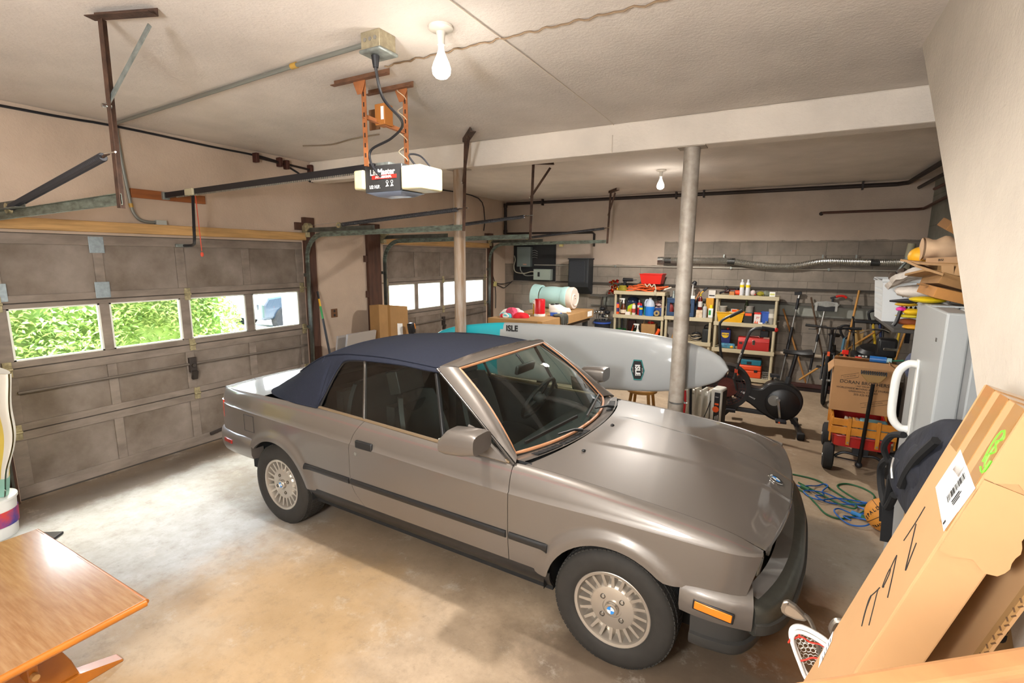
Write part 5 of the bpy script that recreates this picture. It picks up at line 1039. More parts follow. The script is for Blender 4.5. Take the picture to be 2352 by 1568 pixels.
t = thing('tape_gun', 'red and white hand tool right of the spray cans on the right shelf top', 'tool', (4.80, 8.84, S3Z)); obj(MB().ball((4.79, 8.84, S3Z + .045), (.04, .03, .045), 12, 8), 'body', mat('white_red', 'c8b8b4', .5), t); obj(MB().bar((4.77, 8.84, S3Z + .03), (4.83, 8.84, S3Z + .02), .03, .02), 'blade_guard', RED, t)
single(MB().ball((4.90, 8.84, S3Z + .035), (.055, .04, .035), 12, 8, .3), 'work_glove', mat('olive_yellow', '8c8420', .8), 'crumpled olive glove on the right shelf top', 'glove'); t = thing('hardware_bag', 'grey and green bag of fittings left of the little white box', 'bag', (4.985, 8.86, S3Z)); obj(MB().ball((4.985, 8.86, S3Z + .04), (.06, .05, .04), 14, 8, .3), 'bag', mat('grey_green_bag', '757a6c', .5), t)
# unit 3, middle
tray(4.487, 8.86, S3M, .41, .20, .155, YELLOW, 'storage_bin', 'yellow plastic bin on the middle board of the right shelf')
t = thing('plastic_tub', 'clear deli tub at the left inside the yellow bin', 'tub', (4.36, 8.88, S3M + .08)); obj(MB().lathe([(.048, 0), (.058, .16)], (4.36, 8.88, S3M + .085), n=20), 'cup', mat('cloudy_plastic', 'a8a398', .4, alpha=.7), t); obj(MB().ring([(.056, .155), (.064, .155), (.064, .165), (.056, .165)], (4.36, 8.88, S3M + .085), n=20), 'rim', mat('cloudy_white', 'c8c4ba', .4), t)
carton(4.53, 8.85, S3M + .10, .085, .05, .11, mat('white_card', 'd8d0c8', .6), 'white and orange packet standing in the yellow bin', 'packet', 'packet', lab=(ORANGE, .6, .95), rz=.25)
single(MB().obox((4.62, 8.86, S3M + .165), (.13, .09, .05), (.2, .3, .2)), 'clamp_pack', mat('orange_clamps', 'e0781c', .5), 'orange plastic clamps heaped in the yellow bin', 'clamps', bevel=.012)
t = thing('plastic_tub', 'clear tub behind the black and orange box', 'tub', (4.753, 8.97, S3M)); obj(MB().lathe([(.05, 0), (.06, .255)], (4.753, 8.97, S3M), n=20), 'cup', mat('cloudy_plastic', 'a8a398', .4, alpha=.7), t); obj(MB().ring([(.058, .25), (.066, .25), (.066, .262), (.058, .262)], (4.753, 8.97, S3M), n=20), 'rim', mat('cloudy_white', 'c8c4ba', .4), t)
carton(4.752, 8.82, S3M, .122, .08, .165, mat('black_carton', '1c1c1c', .6), 'black, orange and green carton beside the yellow bin', lab=(ORANGE, .72, .97)); 
t = thing('snack_bag', 'red and white canister bag with orange flames, right of the black carton', 'bag', (4.886, 8.82, S3M)); obj(MB().box(4.836, 4.936, 8.79, 8.85, S3M, S3M + .165), 'pack', mat('white_pack', 'd8d0cc', .5), t, bevel=.012); obj(MB().box(4.834, 4.938, 8.788, 8.852, S3M + .145, S3M + .178), 'red_top', RED, t, bevel=.01); obj(MB().text('77', .05, (4.886, 8.788, S3M + .09), (1, 0, 0), (0, 0, 1), shear=.2), 'lettering', RED, t, smooth=0)
for k in range(3): obj(MB().add([(4.845 + k * .03, 8.787, S3M + .006), (4.872 + k * .03, 8.787, S3M + .006), (4.862 + k * .03, 8.787, S3M + .055 - .008 * k)], [(0, 1, 2)]), 'flame_print', ORANGE, t, smooth=0, solid=.001)
tray(4.99, 8.90, S3M + .0, .11, .16, .18, BLUE, 'small_bin', 'small blue bin right of the red and white bag', flare=.006)
t = thing('plastic_tub', 'stack of clear cups at the right end of the right shelf', 'tub', (5.085, 8.84, S3M)); obj(MB().lathe([(.038, 0), (.048, .24)], (5.085, 8.84, S3M), n=20), 'cup', mat('cloudy_plastic', 'a8a398'), t); obj(MB().ring([(.041, .10), (.047, .10), (.049, .17), (.043, .17)], (5.085, 8.84, S3M), n=20), 'white_band', mat('cloudy_white', 'c8c4ba'), t)
t = thing('drill_bits', 'loose metal bits and a white packet in front of the blue bin', 'hardware', (4.98, 8.78, S3M)); obj(MB().obox((4.935, 8.785, S3M + .012), (.06, .02, .022), (0, 0, .2)), 'packet', PAPER, t); obj(MB().cyl((4.98, 8.785, S3M + .01), (5.06, 8.79, S3M + .012), .009, n=8), 'bit', STEEL, t); obj(MB().cyl((5.02, 8.79, S3M), (5.02, 8.79, S3M + .05), .016, n=10), 'socket', STEEL, t)
bottle(4.70, 9.02, S3M, .03, .36, mat('dark_green_glass', '3c4a34', .2), mat('green_cap', '4a5a3c', .4), 'bottle', 'green glass bottle at the back of the right shelf', 'bottle')
# unit 3, lower
t = thing('oil_can', 'blue rectangular can with yellow shield lettered WD-40 on the right shelf', 'can', (4.43, 8.88, S3L)); obj(MB().box(4.352, 4.508, 8.84, 8.93, S3L, S3L + .30), 'body', mat('deep_blue_can', '1c2660', .35), t, bevel=.006)
obj(MB().prism([(-.055, .245), (.055, .245), (.055, .20), (.035, .17), (0, .16), (-.035, .17), (-.055, .20)], lambda a, b: (4.43 + a, 8.8385, S3L + b), lambda a, b: (4.43 + a, 8.84, S3L + b)), 'shield', mat('shield_yellow', 'd8b01c', .4), t, smooth=0); obj(MB().text('WD-40', .034, (4.43, 8.838, S3L + .215), (1, 0, 0), (0, 0, 1), bold=.001), 'lettering', mat('deep_blue_can', '1c2660'), t, smooth=0); obj(MB().cyl((4.46, 8.885, S3L + .30), (4.46, 8.885, S3L + .325), .02, n=12), 'cap', RED, t)
single(MB().obox((4.48, 8.80, S3L + .04), (.23, .08, .075), (.15, 0, .1)), 'shop_cloths', mat('teal_cloth', '58a8c0', .8, col2='3c5a78', vs=14), 'pack of pale blue cloths before the blue can', 'cloths', bevel=.02)
single(MB().ball((4.545, 8.775, S3L + .03), (.03, .02, .025), 10, 8), 'yellow_scraper', YELLOW, 'small yellow item on the blue cloths', 'scraper')
t = thing('toolbox', 'red metal toolbox with a chrome latch on the right shelf', 'toolbox', (4.86, 8.88, S3L)); TB = mat('red_steel', 'a81c16', .4, .2)
obj(MB().box(4.63, 5.09, 8.775, 8.99, S3L, S3L + .135), 'body', TB, t, bevel=.006); obj(MB().add([(4.63, 8.775, S3L + .137), (5.09, 8.775, S3L + .137), (5.09, 8.99, S3L + .137), (4.63, 8.99, S3L + .137), (4.63, 8.81, S3L + .20), (5.09, 8.81, S3L + .20), (5.09, 8.955, S3L + .20), (4.63, 8.955, S3L + .20)], [(0, 3, 2, 1), (4, 5, 6, 7), (0, 1, 5, 4), (1, 2, 6, 5), (2, 3, 7, 6), (3, 0, 4, 7)]), 'lid', TB, t, smooth=0, bevel=.006)
obj(MB().box(4.845, 4.885, 8.768, 8.776, S3L + .09, S3L + .165), 'latch', CHROME, t, bevel=.004); obj(MB().tube([(4.78, 8.88, S3L + .20), (4.79, 8.88, S3L + .222), (4.93, 8.88, S3L + .222), (4.94, 8.88, S3L + .20)], .009, 8), 'handle', CHROME, t); obj(MB().box(4.655, 4.70, 8.772, 8.776, S3L + .09, S3L + .125), 'badge', mat('black_badge', '26221f', .4), t); obj(MB().box(5.0, 5.085, 8.80, 8.9, S3L + .2, S3L + .212), 'worn_patch', mat('worn_pink', 'b08070', .6), t)
t = thing('impact_wrench', 'black and orange power tool standing behind the red toolbox', 'power tool', (5.0, 9.0, S3L + .21)); obj(MB().box(4.94, 5.06, 9.0, 9.09, S3L, S3L + .30), 'battery_base', BLACK, t, bevel=.008); obj(MB().bar((4.98, 9.04, S3L + .3), (5.02, 9.04, S3L + .38), .05, .04), 'grip', mat('orange_brown', 'a8602c', .5), t, bevel=.01); obj(MB().ball((5.0, 9.03, S3L + .40), (.045, .03, .035), 12, 8), 'head', BLACK, t)
t = thing('tool_case', 'orange tool case on the bottom board of the right shelf', 'case', (4.84, 8.87, .085)); OC = mat('orange_case', 'd84a1c', .45); obj(MB().box(4.66, 5.01, 8.765, 9.0, .085, .20), 'lower_shell', OC, t, bevel=.015, seg=3); obj(MB().box(4.66, 5.01, 8.765, 9.0, .203, .285), 'upper_shell', OC, t, bevel=.02, seg=3)
for x in (4.72, 4.93): obj(MB().box(x - .025, x + .025, 8.757, 8.768, .18, .22), 'latch', BLACK, t, bevel=.004)
t = thing('drill_case', 'teal case lying on the orange tool case', 'case', (4.855, 8.88, .285)); obj(MB().box(4.70, 5.0, 8.79, 9.0, .285, .375), 'body', mat('teal_case', '14687c', .5), t, bevel=.012); obj(MB().box(4.79, 4.86, 8.783, 8.792, .305, .345), 'handle', BLACK, t, bevel=.004); obj(MB().box(4.705, 4.995, 8.80, 8.99, .375, .392), 'lid_top', BLACK, t, bevel=.004)
t = thing('wire_basket', 'small pale wire basket at the right end of the bottom board', 'basket', (5.085, 8.85, .085)); 
for k in range(6): obj(MB().tube([(5.03 + k * .02, 8.78, .09), (5.03 + k * .02, 8.78, .20), (5.03 + k * .02, 8.95, .20)], .003, 5), 'wire', STEEL, t)
for k in range(4): obj(MB().cyl((5.03, 8.78, .10 + k * .033), (5.13, 8.78, .10 + k * .033), .003, n=5), 'wire', STEEL, t)

# ------------------------------------------------------------ back wall: panel board, meters
t = thing('panel_board', 'black-painted board carrying two grey electrical boxes, at the left of the back wall', 'electrical board', (.69, 9.2, 1.5)); obj(MB().box(.22, 1.17, 9.19, 9.22, 1.515, 2.25), 'board', mat('matte_black_board', '17181a', .8), t, smooth=0, bevel=.003); obj(MB().box(.20, 1.19, 9.18, 9.22, 1.495, 1.515), 'sill', mat('weathered_grey', '6c655e', .8), t, smooth=0)
t = thing('breaker_panel', 'tall grey-green electrical box on the black board', 'electrical box', (.5, 9.13, 1.8)); EB = mat('grey_green_enamel', '66706e', .45, .3); obj(MB().box(.35, .66, 9.09, 9.19, 1.80, 2.20), 'box', EB, t, bevel=.006); obj(MB().box(.37, .62, 9.083, 9.09, 1.83, 2.18), 'door', EB, t, bevel=.004); obj(MB().box(.50, .58, 9.079, 9.083, 1.835, 1.86), 'sticker', mat('pinkish_sticker', 'a07a68', .6), t)
for k in range(4): obj(MB().tube(curve3([(.66, 9.17, 2.12 - k * .045), (.72, 9.17, 2.13 - k * .045), (.78, 9.18, 2.10 - k * .04)], 4), .004, 5), 'wire_tail', mat('grey_wire', '8c8c88', .6), t)
t = thing('breaker_panel', 'squat pale grey electrical box with a black switch on the black board', 'electrical box', (.94, 9.1, 1.53)); EP = mat('pale_grey_enamel', '98a39c', .45, .2); obj(MB().box(.745, 1.12, 9.07, 9.19, 1.54, 1.76), 'box', EP, t, bevel=.005); obj(MB().box(.75, 1.115, 9.062, 9.07, 1.545, 1.755), 'door', EP, t, bevel=.004); obj(MB().box(.845, .89, 9.055, 9.064, 1.61, 1.70), 'switch', BLACK, t, bevel=.003)
GW = mat('pale_cable', 'a8a494', .6)
single(MB().tube(curve3([(.25, 9.17, 2.02), (.28, 9.15, 1.93), (.25, 9.15, 1.80), (.30, 9.14, 1.69), (.50, 9.13, 1.665), (.66, 9.12, 1.70), (.75, 9.12, 1.70)], 6), .010, 6), 'cable', GW, 'pale cable looping into the left of the squat electrical box', 'cable')
single(MB().tube(curve3([(.40, 9.15, 1.80), (.42, 9.14, 1.72), (.52, 9.13, 1.63), (.66, 9.12, 1.625), (.75, 9.12, 1.64)], 6), .012, 6), 'flexible_conduit', mat('grey_flex', '84847e', .5, .4), 'grey flexible conduit between the two electrical boxes', 'conduit')
t = thing('wall_bin', 'black tapered bin hung on the back wall right of the electrical board', 'bin', (1.76, 9.08, 1.3)); BB = mat('matt_charcoal', '24272b', .6)
obj(MB().prism([(8.93, 1.97), (9.20, 1.97), (9.20, 1.30), (9.12, 1.30), (8.94, 1.44), (8.92, 1.52)], lambda a, b: (1.56, a, b), lambda a, b: (1.97, a, b)), 'body', BB, t, smooth=0, bevel=.02, seg=3); obj(MB().box(1.545, 1.985, 8.92, 9.2, 1.955, 1.98), 'lid', BB, t, bevel=.008); obj(MB().box(1.575, 1.90, 8.917, 8.93, 1.53, 1.93), 'front_panel', mat('dark_slate', '2a2d33', .8, var=.15, vs=60), t, bevel=.02)
single(MB().box(.02, .03, .02, .03, 0, .01), 'x', BLACK, 'x', 'x') if False else None
carton(1.30, 9.17, 2.20, .07, .05, .09, mat('yellowed_plastic', 'c2b678', .5), 'small yellowed outlet box at the top right corner of the black board', 'outlet_box', 'outlet')
t = thing('outlet_box', 'cream outlet hanging with black cables on the wall left of the black board', 'outlet', (.03, 8.75, 1.45)); obj(MB().box(.01, .05, 8.70, 8.80, 1.40, 1.50), 'box', mat('yellowed_plastic', 'c2b678'), t, bevel=.006)
for pts in ([(.03, 8.55, 2.05), (.03, 8.62, 1.75), (.03, 8.75, 1.46)], [(.03, 8.55, 1.62), (.03, 8.63, 1.53), (.03, 8.72, 1.46)], [(.03, 8.76, 1.42), (.03, 8.79, 1.2), (.03, 8.78, .95)], [(.03, 8.78, 1.45), (.03, 8.95, 1.40), (.05, 9.12, 1.36), (.2, 9.18, 1.50)], [(.03, 8.80, 1.47), (.03, 9.0, 1.44), (.2, 9.17, 1.48)]): obj(MB().tube(curve3(pts, 6), .008, 6), 'cable', BLACK, t)
t = thing('outlet_plate', 'dark square outlet plate on the door wall between the two doors', 'outlet', (0, 4.64, 1.17)); obj(MB().box(0, .008, 4.585, 4.69, 1.175, 1.29), 'plate', mat('brown_plate', '5a4632'), t, bevel=.003)
for z in (1.205, 1.26): obj(MB().cyl((.006, 4.637, z), (.011, 4.637, z), .016, n=12), 'socket', BLACK, t)
# ------------------------------------------------------------ carton on the workbench
t = thing('workbench', 'dark-legged bench under the big flat carton, behind the paddleboard', 'bench', (2.0, 7.0, 0)); obj(MB().box(1.60, 2.40, 6.08, 7.92, .95, 1.0), 'bench_top', mat('dark_bench', '4a3c30', .7), t, smooth=0, bevel=.004)
for x in (1.66, 2.34):
    for y in (6.15, 7.85): obj(MB().box(x - .035, x + .035, y - .035, y + .035, 0, .95), 'leg', mat('black_steel_leg', '232325', .6), t, smooth=0)
t = thing('flat_carton', 'big flat brown carton lying on the bench behind the paddleboard', 'carton', (2.0, 7.0, 1.0)); obj(MB().box(1.57, 2.43, 6.0, 8.0, 1.001, 1.135), 'body', CARDD, t, smooth=0, bevel=.005); obj(MB().box(1.57, 2.43, 6.93, 7.02, 1.1352, 1.1362), 'tape', TAPE, t, smooth=0); obj(MB().box(2.4302, 2.4315, 7.72, 7.93, 1.03, 1.115), 'label', PAPER, t, smooth=0); obj(MB().box(2.36, 2.4315, 5.999, 6.001, 1.001, 1.135), 'tape', TAPE, t, smooth=0)
t = thing('rolled_mattress', 'rolled foam mattress with a pale aqua cover on the flat carton', 'mattress', (1.95, 7.72, 1.136)); R_ = .185; AQ = mat('aqua_cover', 'a9cdcb', .85, bump=.1, bs=80); FO = mat('cream_foam', 'dccfc4', .9, bump=.15, bs=60)
def roll(u, v):
    x = 1.62 + .47 * u; r = R_ * (1 - .05 * (1 - math.sin(PI * u)) - .02 * math.cos(3 * PI * u)); a = 2 * PI * v; return (x, 7.72 + r * math.cos(a), 1.138 + R_ + r * math.sin(a) * .98)
obj(MB().grid(roll, 20, 36, flip=True), 'cover', AQ, t)
sp = [(2.09, 7.72 + r * math.cos(a), 1.138 + R_ + r * math.sin(a) * .98) for a, r in [(k * .25, .025 + .0061 * k * .86) for k in range(28)]]
obj(MB().lathe([(.0001, .0), (R_ * .93, -.005), (R_ * 1.0, .02), (R_ * .97, .10)], (2.19, 7.72, 1.138 + R_), (-1, 0, 0), 32), 'rolled_edge', FO, t); obj(MB().tube([(2.192, y, z) for x, y, z in sp], .017, 8), 'spiral', FO, t); obj(MB().lathe([(R_ * .97, 0), (R_ * 1.03, .02), (R_ * .99, .10)], (2.10, 7.72, 1.138 + R_), (-1, 0, 0), 32), 'aqua_band', AQ, t)
obj(MB().grid(lambda u, v: (1.46 + .14 * u, 7.72 + (.19 - .02 * u) * math.cos(PI * (v * 1.1 + .05)), 1.138 + R_ + (.185 - .015 * u) * math.sin(PI * (v * 1.1 + .05) * 1.0)), 4, 20), 'outer_flap', AQ, t, solid=.03)
t = thing('beach_towel', 'bunched pink, aqua and white striped towel on the flat carton', 'towel', (1.80, 6.25, 1.136)); cols = [mat('towel_white', 'e6e0dc', .95), mat('towel_pink', 'd8506c', .95), mat('towel_aqua', '58b8c0', .95), mat('towel_red', 'cc1c28', .95)]
rt = random.Random(5)
def lump(cx, cy, r, h, m_, nm): 
    ph = [rt.uniform(0, 6) for _ in range(3)]
    def f(u, v): a = 2 * PI * v; w = 1 + .16 * math.sin(3 * a + ph[0]) + .10 * math.sin(5 * a + ph[1] + 3 * u); rr_ = r * math.sin(PI / 2 * (1 - u)) ** .8 * w + .001; return (cx + rr_ * math.cos(a), cy + rr_ * .8 * math.sin(a), 1.137 + h * math.sin(PI / 2 * u) ** .8 * (1 + .12 * math.sin(4 * a + ph[2]) * (1 - u)))
    obj(MB().grid(f, 10, 26), nm, m_, t)
for dx, dy, r, h, ci in ((-.05, .05, .13, .11, 0), (-.07, -.04, .085, .065, 2), (-.07, -.08, .07, .05, 3), (.02, .0, .10, .135, 1), (.06, .05, .09, .125, 0), (.05, -.05, .06, .08, 1), (.0, -.09, .06, .06, 2), (.17, -.03, .11, .075, 3), (.11, .05, .09, .10, 0)): lump(1.80 + dx, 6.27 + dy, r, h, cols[ci], 'towel_fold')
obj(MB().tube(curve3([(1.74, 6.14, 1.155), (1.79, 6.11, 1.20), (1.84, 6.12, 1.16), (1.80, 6.11, 1.146)], 6, True), .012, 8, closed=True), 'white_hem', cols[0], t)
t = thing('thermos', 'red cylindrical canister with white base on the flat carton', 'canister', (2.11, 6.58, 1.136)); obj(MB().lathe([(.075, .03), (.078, .05), (.078, .235), (.070, .25), (.0001, .252)], (2.11, 6.58, 1.136), n=28), 'body', mat('red_can_paint', 'c01420', .35), t); obj(MB().lathe([(.082, 0), (.082, .03), (.076, .035)], (2.11, 6.58, 1.136), n=28), 'base', WHITE, t)
t = thing('glass_jar', 'yellow jar with white lid behind the red canister', 'jar', (1.99, 6.75, 1.136)); obj(MB().box(1.93, 2.04, 6.70, 6.80, 1.137, 1.30), 'jar_body', mat('amber_jar', 'a87c14', .2, coat=.5), t, bevel=.01); obj(MB().box(1.93, 2.04, 6.70, 6.80, 1.30, 1.35), 'lid', WHITE, t, bevel=.006)
t = thing('dish', 'small white dish on the flat carton left of the red canister', 'dish', (1.97, 6.40, 1.136)); obj(MB().lathe([(.04, .0), (.065, .006), (.068, .02), (.060, .02), (.05, .008), (.0001, .007)], (1.97, 6.40, 1.137), n=24), 'bowl', WHITE, t)
t = thing('sneakers', 'pair of white sneakers in front of the rolled mattress', 'shoes', (2.15, 7.2, 1.136))
for dx, dy, rz in ((0, 0, .2), (.03, .11, .35)):
    m_ = Matrix.Translation((2.13 + dx, 7.18 + dy, 1.137)) @ Matrix.Rotation(rz, 4, 'Z')
    sh = MB(m_); sh.grid(lambda u, v: (-.135 + .27 * u, (.046 * math.sin(PI * (.08 + .92 * u)) ** .45) * math.cos(PI * v), .02 + (.105 - .06 * ss(.25, .8, u)) * math.sin(PI * v) ** .8 * (1 - ss(.93, 1, u) * .6)), 14, 12); s_ = obj(sh, 'shoe', mat('white_leather', 'e4ddd8', .5), t)
    sl = MB(m_); sl.grid(lambda u, v: (-.142 + .286 * u, .05 * math.sin(PI * (.05 + .93 * u)) ** .5 * (v * 2 - 1), .0), 14, 4); obj(sl, 'sole', WHITE, s_, solid=-.022); ins = MB(m_); ins.ball((-.08, 0, .122), (.04, .026, .012), 12, 6); obj(ins, 'opening', BLACK, s_)
t = thing('tissue_box', 'small blue box on the flat carton beside the gloves', 'box', (2.32, 6.72, 1.136)); obj(MB(Matrix.Translation((2.31, 6.72, 1.137)) @ Matrix.Rotation(.5, 4, 'Z')).box(-.085, .085, -.035, .035, 0, .045), 'body', BLUE, t, smooth=0, bevel=.003); obj(MB(Matrix.Translation((2.31, 6.72, 1.137)) @ Matrix.Rotation(.5, 4, 'Z')).box(.02, .06, -.036, .036, .005, .0462), 'pale_stripe', WHITE, t, smooth=0)
t = thing('work_gloves', 'grey work gloves draped over the front edge of the flat carton', 'gloves', (2.43, 6.72, 1.1)); g = MB()
for k, (y, l) in enumerate(((6.60, .09), (6.64, .13), (6.68, .12), (6.73, .14), (6.78, .12), (6.83, .10))): g.tube(curve3([(2.36, y - .01, 1.150), (2.42, y, 1.155), (2.445, y + .01, 1.12), (2.447, y + .012 + .01 * math.sin(k * 2), 1.12 - l)], 4), [.014, .016, .016, .016, .015, .015, .014, .014, .013, .013, .012, .012, .010][:13], 8)
obj(g, 'fingers', mat('grey_glove', '4a4a44', .8), t); obj(MB().ball((2.36, 6.71, 1.155), (.08, .11, .022), 14, 8, .15), 'palm', mat('grey_green_glove', '5c5f54', .8), t)
# golf bag by the left shelf
t = thing('golf_bag', 'navy and black golf bag full of clubs left of the shelves', 'golf bag', (2.32, 8.75, 0)); obj(MB().lathe([(.13, 0), (.14, .05), (.13, .4), (.14, .80), (.15, .84), (.145, .86)], (2.32, 8.80, 0), n=22), 'bag', mat('black_nylon', '1d1f26', .8), t); obj(MB().ring([(.148, .0), (.158, .0), (.158, .03), (.148, .03)], (2.32, 8.80, .80), n=22), 'blue_band', mat('blue_band', '2c4a9c', .5), t)
for k in range(8):
    a = k * 2.4; r = .09 if k else 0; x, y = 2.32 + r * math.cos(a), 8.80 + r * math.sin(a); h = .93 + .30 * ((k * 37) % 5) / 5 * (1 if k % 3 == 0 else .3)
    obj(MB().cyl((x, y, .5), (x + .02 * math.cos(a), y + .02 * math.sin(a), h), .006, n=6), 'club_shaft', STEEL, t); obj(MB().ball((x + .025 * math.cos(a), y - .02, h + .01), (.045, .02, .032) if k % 3 else (.055, .045, .035), 12, 8), 'club_head', CHROME if k % 3 else BLACK, t)
single(MB().bar((2.17, 9.1, .9), (2.19, 9.16, 1.30), .014, .014).bar((2.26, 9.1, .9), (2.27, 9.16, 1.31), .014, .014), 'trekking_poles', mat('dark_pole', '2c2622', .6), 'dark pair of poles standing against the grey board by the golf bag', 'poles')
# long-handled tools along the back wall
HW = mat('wood_handle', '9a6a34', .55, var=.2, vs=8); BHW = mat('bright_wood_handle', 'bb8438', .5, var=.15, vs=8)
def pole(a, b, r, m, name, label, cat, parts=(), group=None):
    t = thing(name, label, cat, (a[0], a[1], min(a[2], b[2])), group=group); obj(MB().cyl(a, b, r, n=10), 'handle', m, t)
    for mb, n, mm in parts: obj(mb, n, mm, t, bevel=.004)
    return t
GT = 'long-handled tools leaning at the back wall'
pole((5.29, 8.95, .05), (5.44, 9.13, 1.45), .013, mat('alu_pole', 'c4c4c2', .3, .9), 'pole_saw', 'black and silver telescopic pole standing right of the shelves', 'pole', ((MB().cyl((5.335, 9.0, .45), (5.385, 9.06, .92), .022, n=12), 'grip', BLACK), (MB().cyl((5.415, 9.10, 1.20), (5.43, 9.11, 1.38), .02, n=12), 'collar', BLACK), (MB().bar((5.37, 9.12, 1.45), (5.47, 9.13, 1.46), .04, .05), 'head', BLACK)), GT)
pole((5.66, 8.95, .03), (5.23, 9.12, 1.20), .014, HW, 'rake', 'wooden handle leaning left behind the exercise bike seat', 'rake', group=GT)
pole((5.95, 9.0, .05), (5.60, 9.15, 1.40), .013, mat('dark_wood_handle', '6c4c30'), 'hoe', 'dark wooden handle leaning left behind the push brush', 'hoe', group=GT)
t = pole((5.66, 8.92, .04), (5.80, 9.10, 1.22), .012, mat('alu_pole', 'c4c4c2'), 'car_brush', 'telescopic wash brush with white bristles, head up, against the back wall', 'brush', ((MB().cyl((5.685, 8.96, .28), (5.705, 8.98, .55), .019, n=12), 'grip', BLACK), (MB().cyl((5.735, 9.02, .72), (5.745, 9.03, .84), .018, n=12), 'lock_sleeve', BLACK), (MB().box(5.70, 5.93, 9.06, 9.13, 1.20, 1.28), 'brush_block', BLACK)), GT)
br = MB()
for k in range(26):
    x = 5.67 + .29 * k / 25; br.bar((5.70 + .23 * k / 25, 9.09, 1.27), (x, 9.07, 1.345 - .02 * abs(k - 12.5) / 12), .012, .06)
for s in (0, 1): br.box(5.665 + s * .265, 5.695 + s * .265, 9.05, 9.13, 1.20, 1.33)
obj(br, 'bristles', mat('grey_white_bristle', 'a8a8a4', .9), t)
pole((6.05, 8.72, .08), (6.215, 9.14, 1.53), .0145, BHW, 'push_broom', 'push broom with golden handle and wide dark head on the floor', 'broom', ((MB().box(5.42, 6.18, 8.62, 8.73, .06, .105), 'broom_block', mat('maroon_wood', '3c1c18', .6)), (MB().box(5.43, 6.17, 8.63, 8.72, .0, .06), 'bristles', mat('dark_bristle', '231816', .9))), GT)
pole((5.55, 8.86, .12), (6.45, 9.0, .93), .0145, BHW, 'rake', 'golden wooden handle lying diagonally behind the bicycle', 'rake', group=GT)
pole((6.67, 9.02, .4), (6.30, 9.05, 1.10), .013, mat('dark_wood_handle', '6c4c30'), 'axe', 'dark handle leaning right behind the snow thrower', 'handle', group=GT) if False else pole((6.35, 9.05, .70), (6.80, 9.15, 1.32), .014, mat('dark_wood_handle', '6c4c30'), 'hoe', 'dark wooden handle slanting up to the right above the bicycle', 'hoe', group=GT)
pole((6.68, 9.0, .02), (6.83, 9.12, 1.85), .016, mat('yellow_handle', 'c8a418', .45), 'snow_rake', 'tall yellow handle with black tip left of the laundry basket', 'pole', ((MB().cyl((6.825, 9.117, 1.80), (6.838, 9.13, 1.92), .018, n=10), 'tip', BLACK),), GT)
pole((6.72, 8.9, .5), (6.90, 9.02, 1.50), .013, BHW, 'rake', 'golden handle just right of the tall yellow handle', 'rake', group=GT)
for a, b, m_, lb, gm in (((6.55, 9.02, .35), (6.43, 9.09, 1.05), mat('yellow_handle', 'c8a418'), 'yellow-shafted snow shovel with black D-grip', 0), ((6.62, 9.05, .35), (6.515, 9.12, 1.05), mat('navy_handle', '1c2c5c', .5), 'blue-shafted shovel with black D-grip behind the yellow one', 1), ((6.05, 9.04, .2), (6.10, 9.13, .80), mat('pale_blue_shaft', '4f7c94', .5), 'pale blue shafted shovel with dark D-grip beside the push broom', 2)):
    h = Vector(b); t = thing('shovel', lb, 'shovel', (a[0], a[1], 0), group='D-grip shovels against the back wall'); obj(MB().cyl(a, b, .018, n=10), 'shaft', m_, t)
    obj(MB().tube(curve3([h + Vector((0, 0, -.02)), h + Vector((-.055, 0, .08)), h + Vector((-.06, 0, .17)), h + Vector((.05, 0, .18)), h + Vector((.06, 0, .08)), h + Vector((0, 0, -.02))], 5), .017, 8), 'grip', BLACK, t); obj(MB().obox((a[0], a[1], a[2] / 2), (.24, .03, a[2])), 'blade', mat('blade_steel', '4c4c50', .5, .5), t, bevel=.006)
single(MB().obox((6.26, 9.10, .66), (.12, .02, .58), (.06, .05, 0)), 'plank_offcut', mat('pale_pine', 'b5935a', .7, var=.15, vs=5), 'pale pine board offcut leaning behind the shovels', 'board', bevel=.003)
t = thing('hand_saw', 'red-handled pruning saw hooked on the dark ledge', 'saw', (5.95, 9.14, 1.42)); obj(MB().tube(curve3([(5.93, 9.15, 1.42), (5.97, 9.15, 1.435), (6.03, 9.15, 1.435), (6.07, 9.15, 1.41)], 5), .018, 8), 'handle', RED, t); obj(MB().bar((5.86, 9.15, 1.395), (5.95, 9.15, 1.425), .006, .03), 'blade', BLACK, t); obj(MB().box(5.88, 5.90, 9.13, 9.2, 1.30, 1.40), 'hook', BLACK, t)
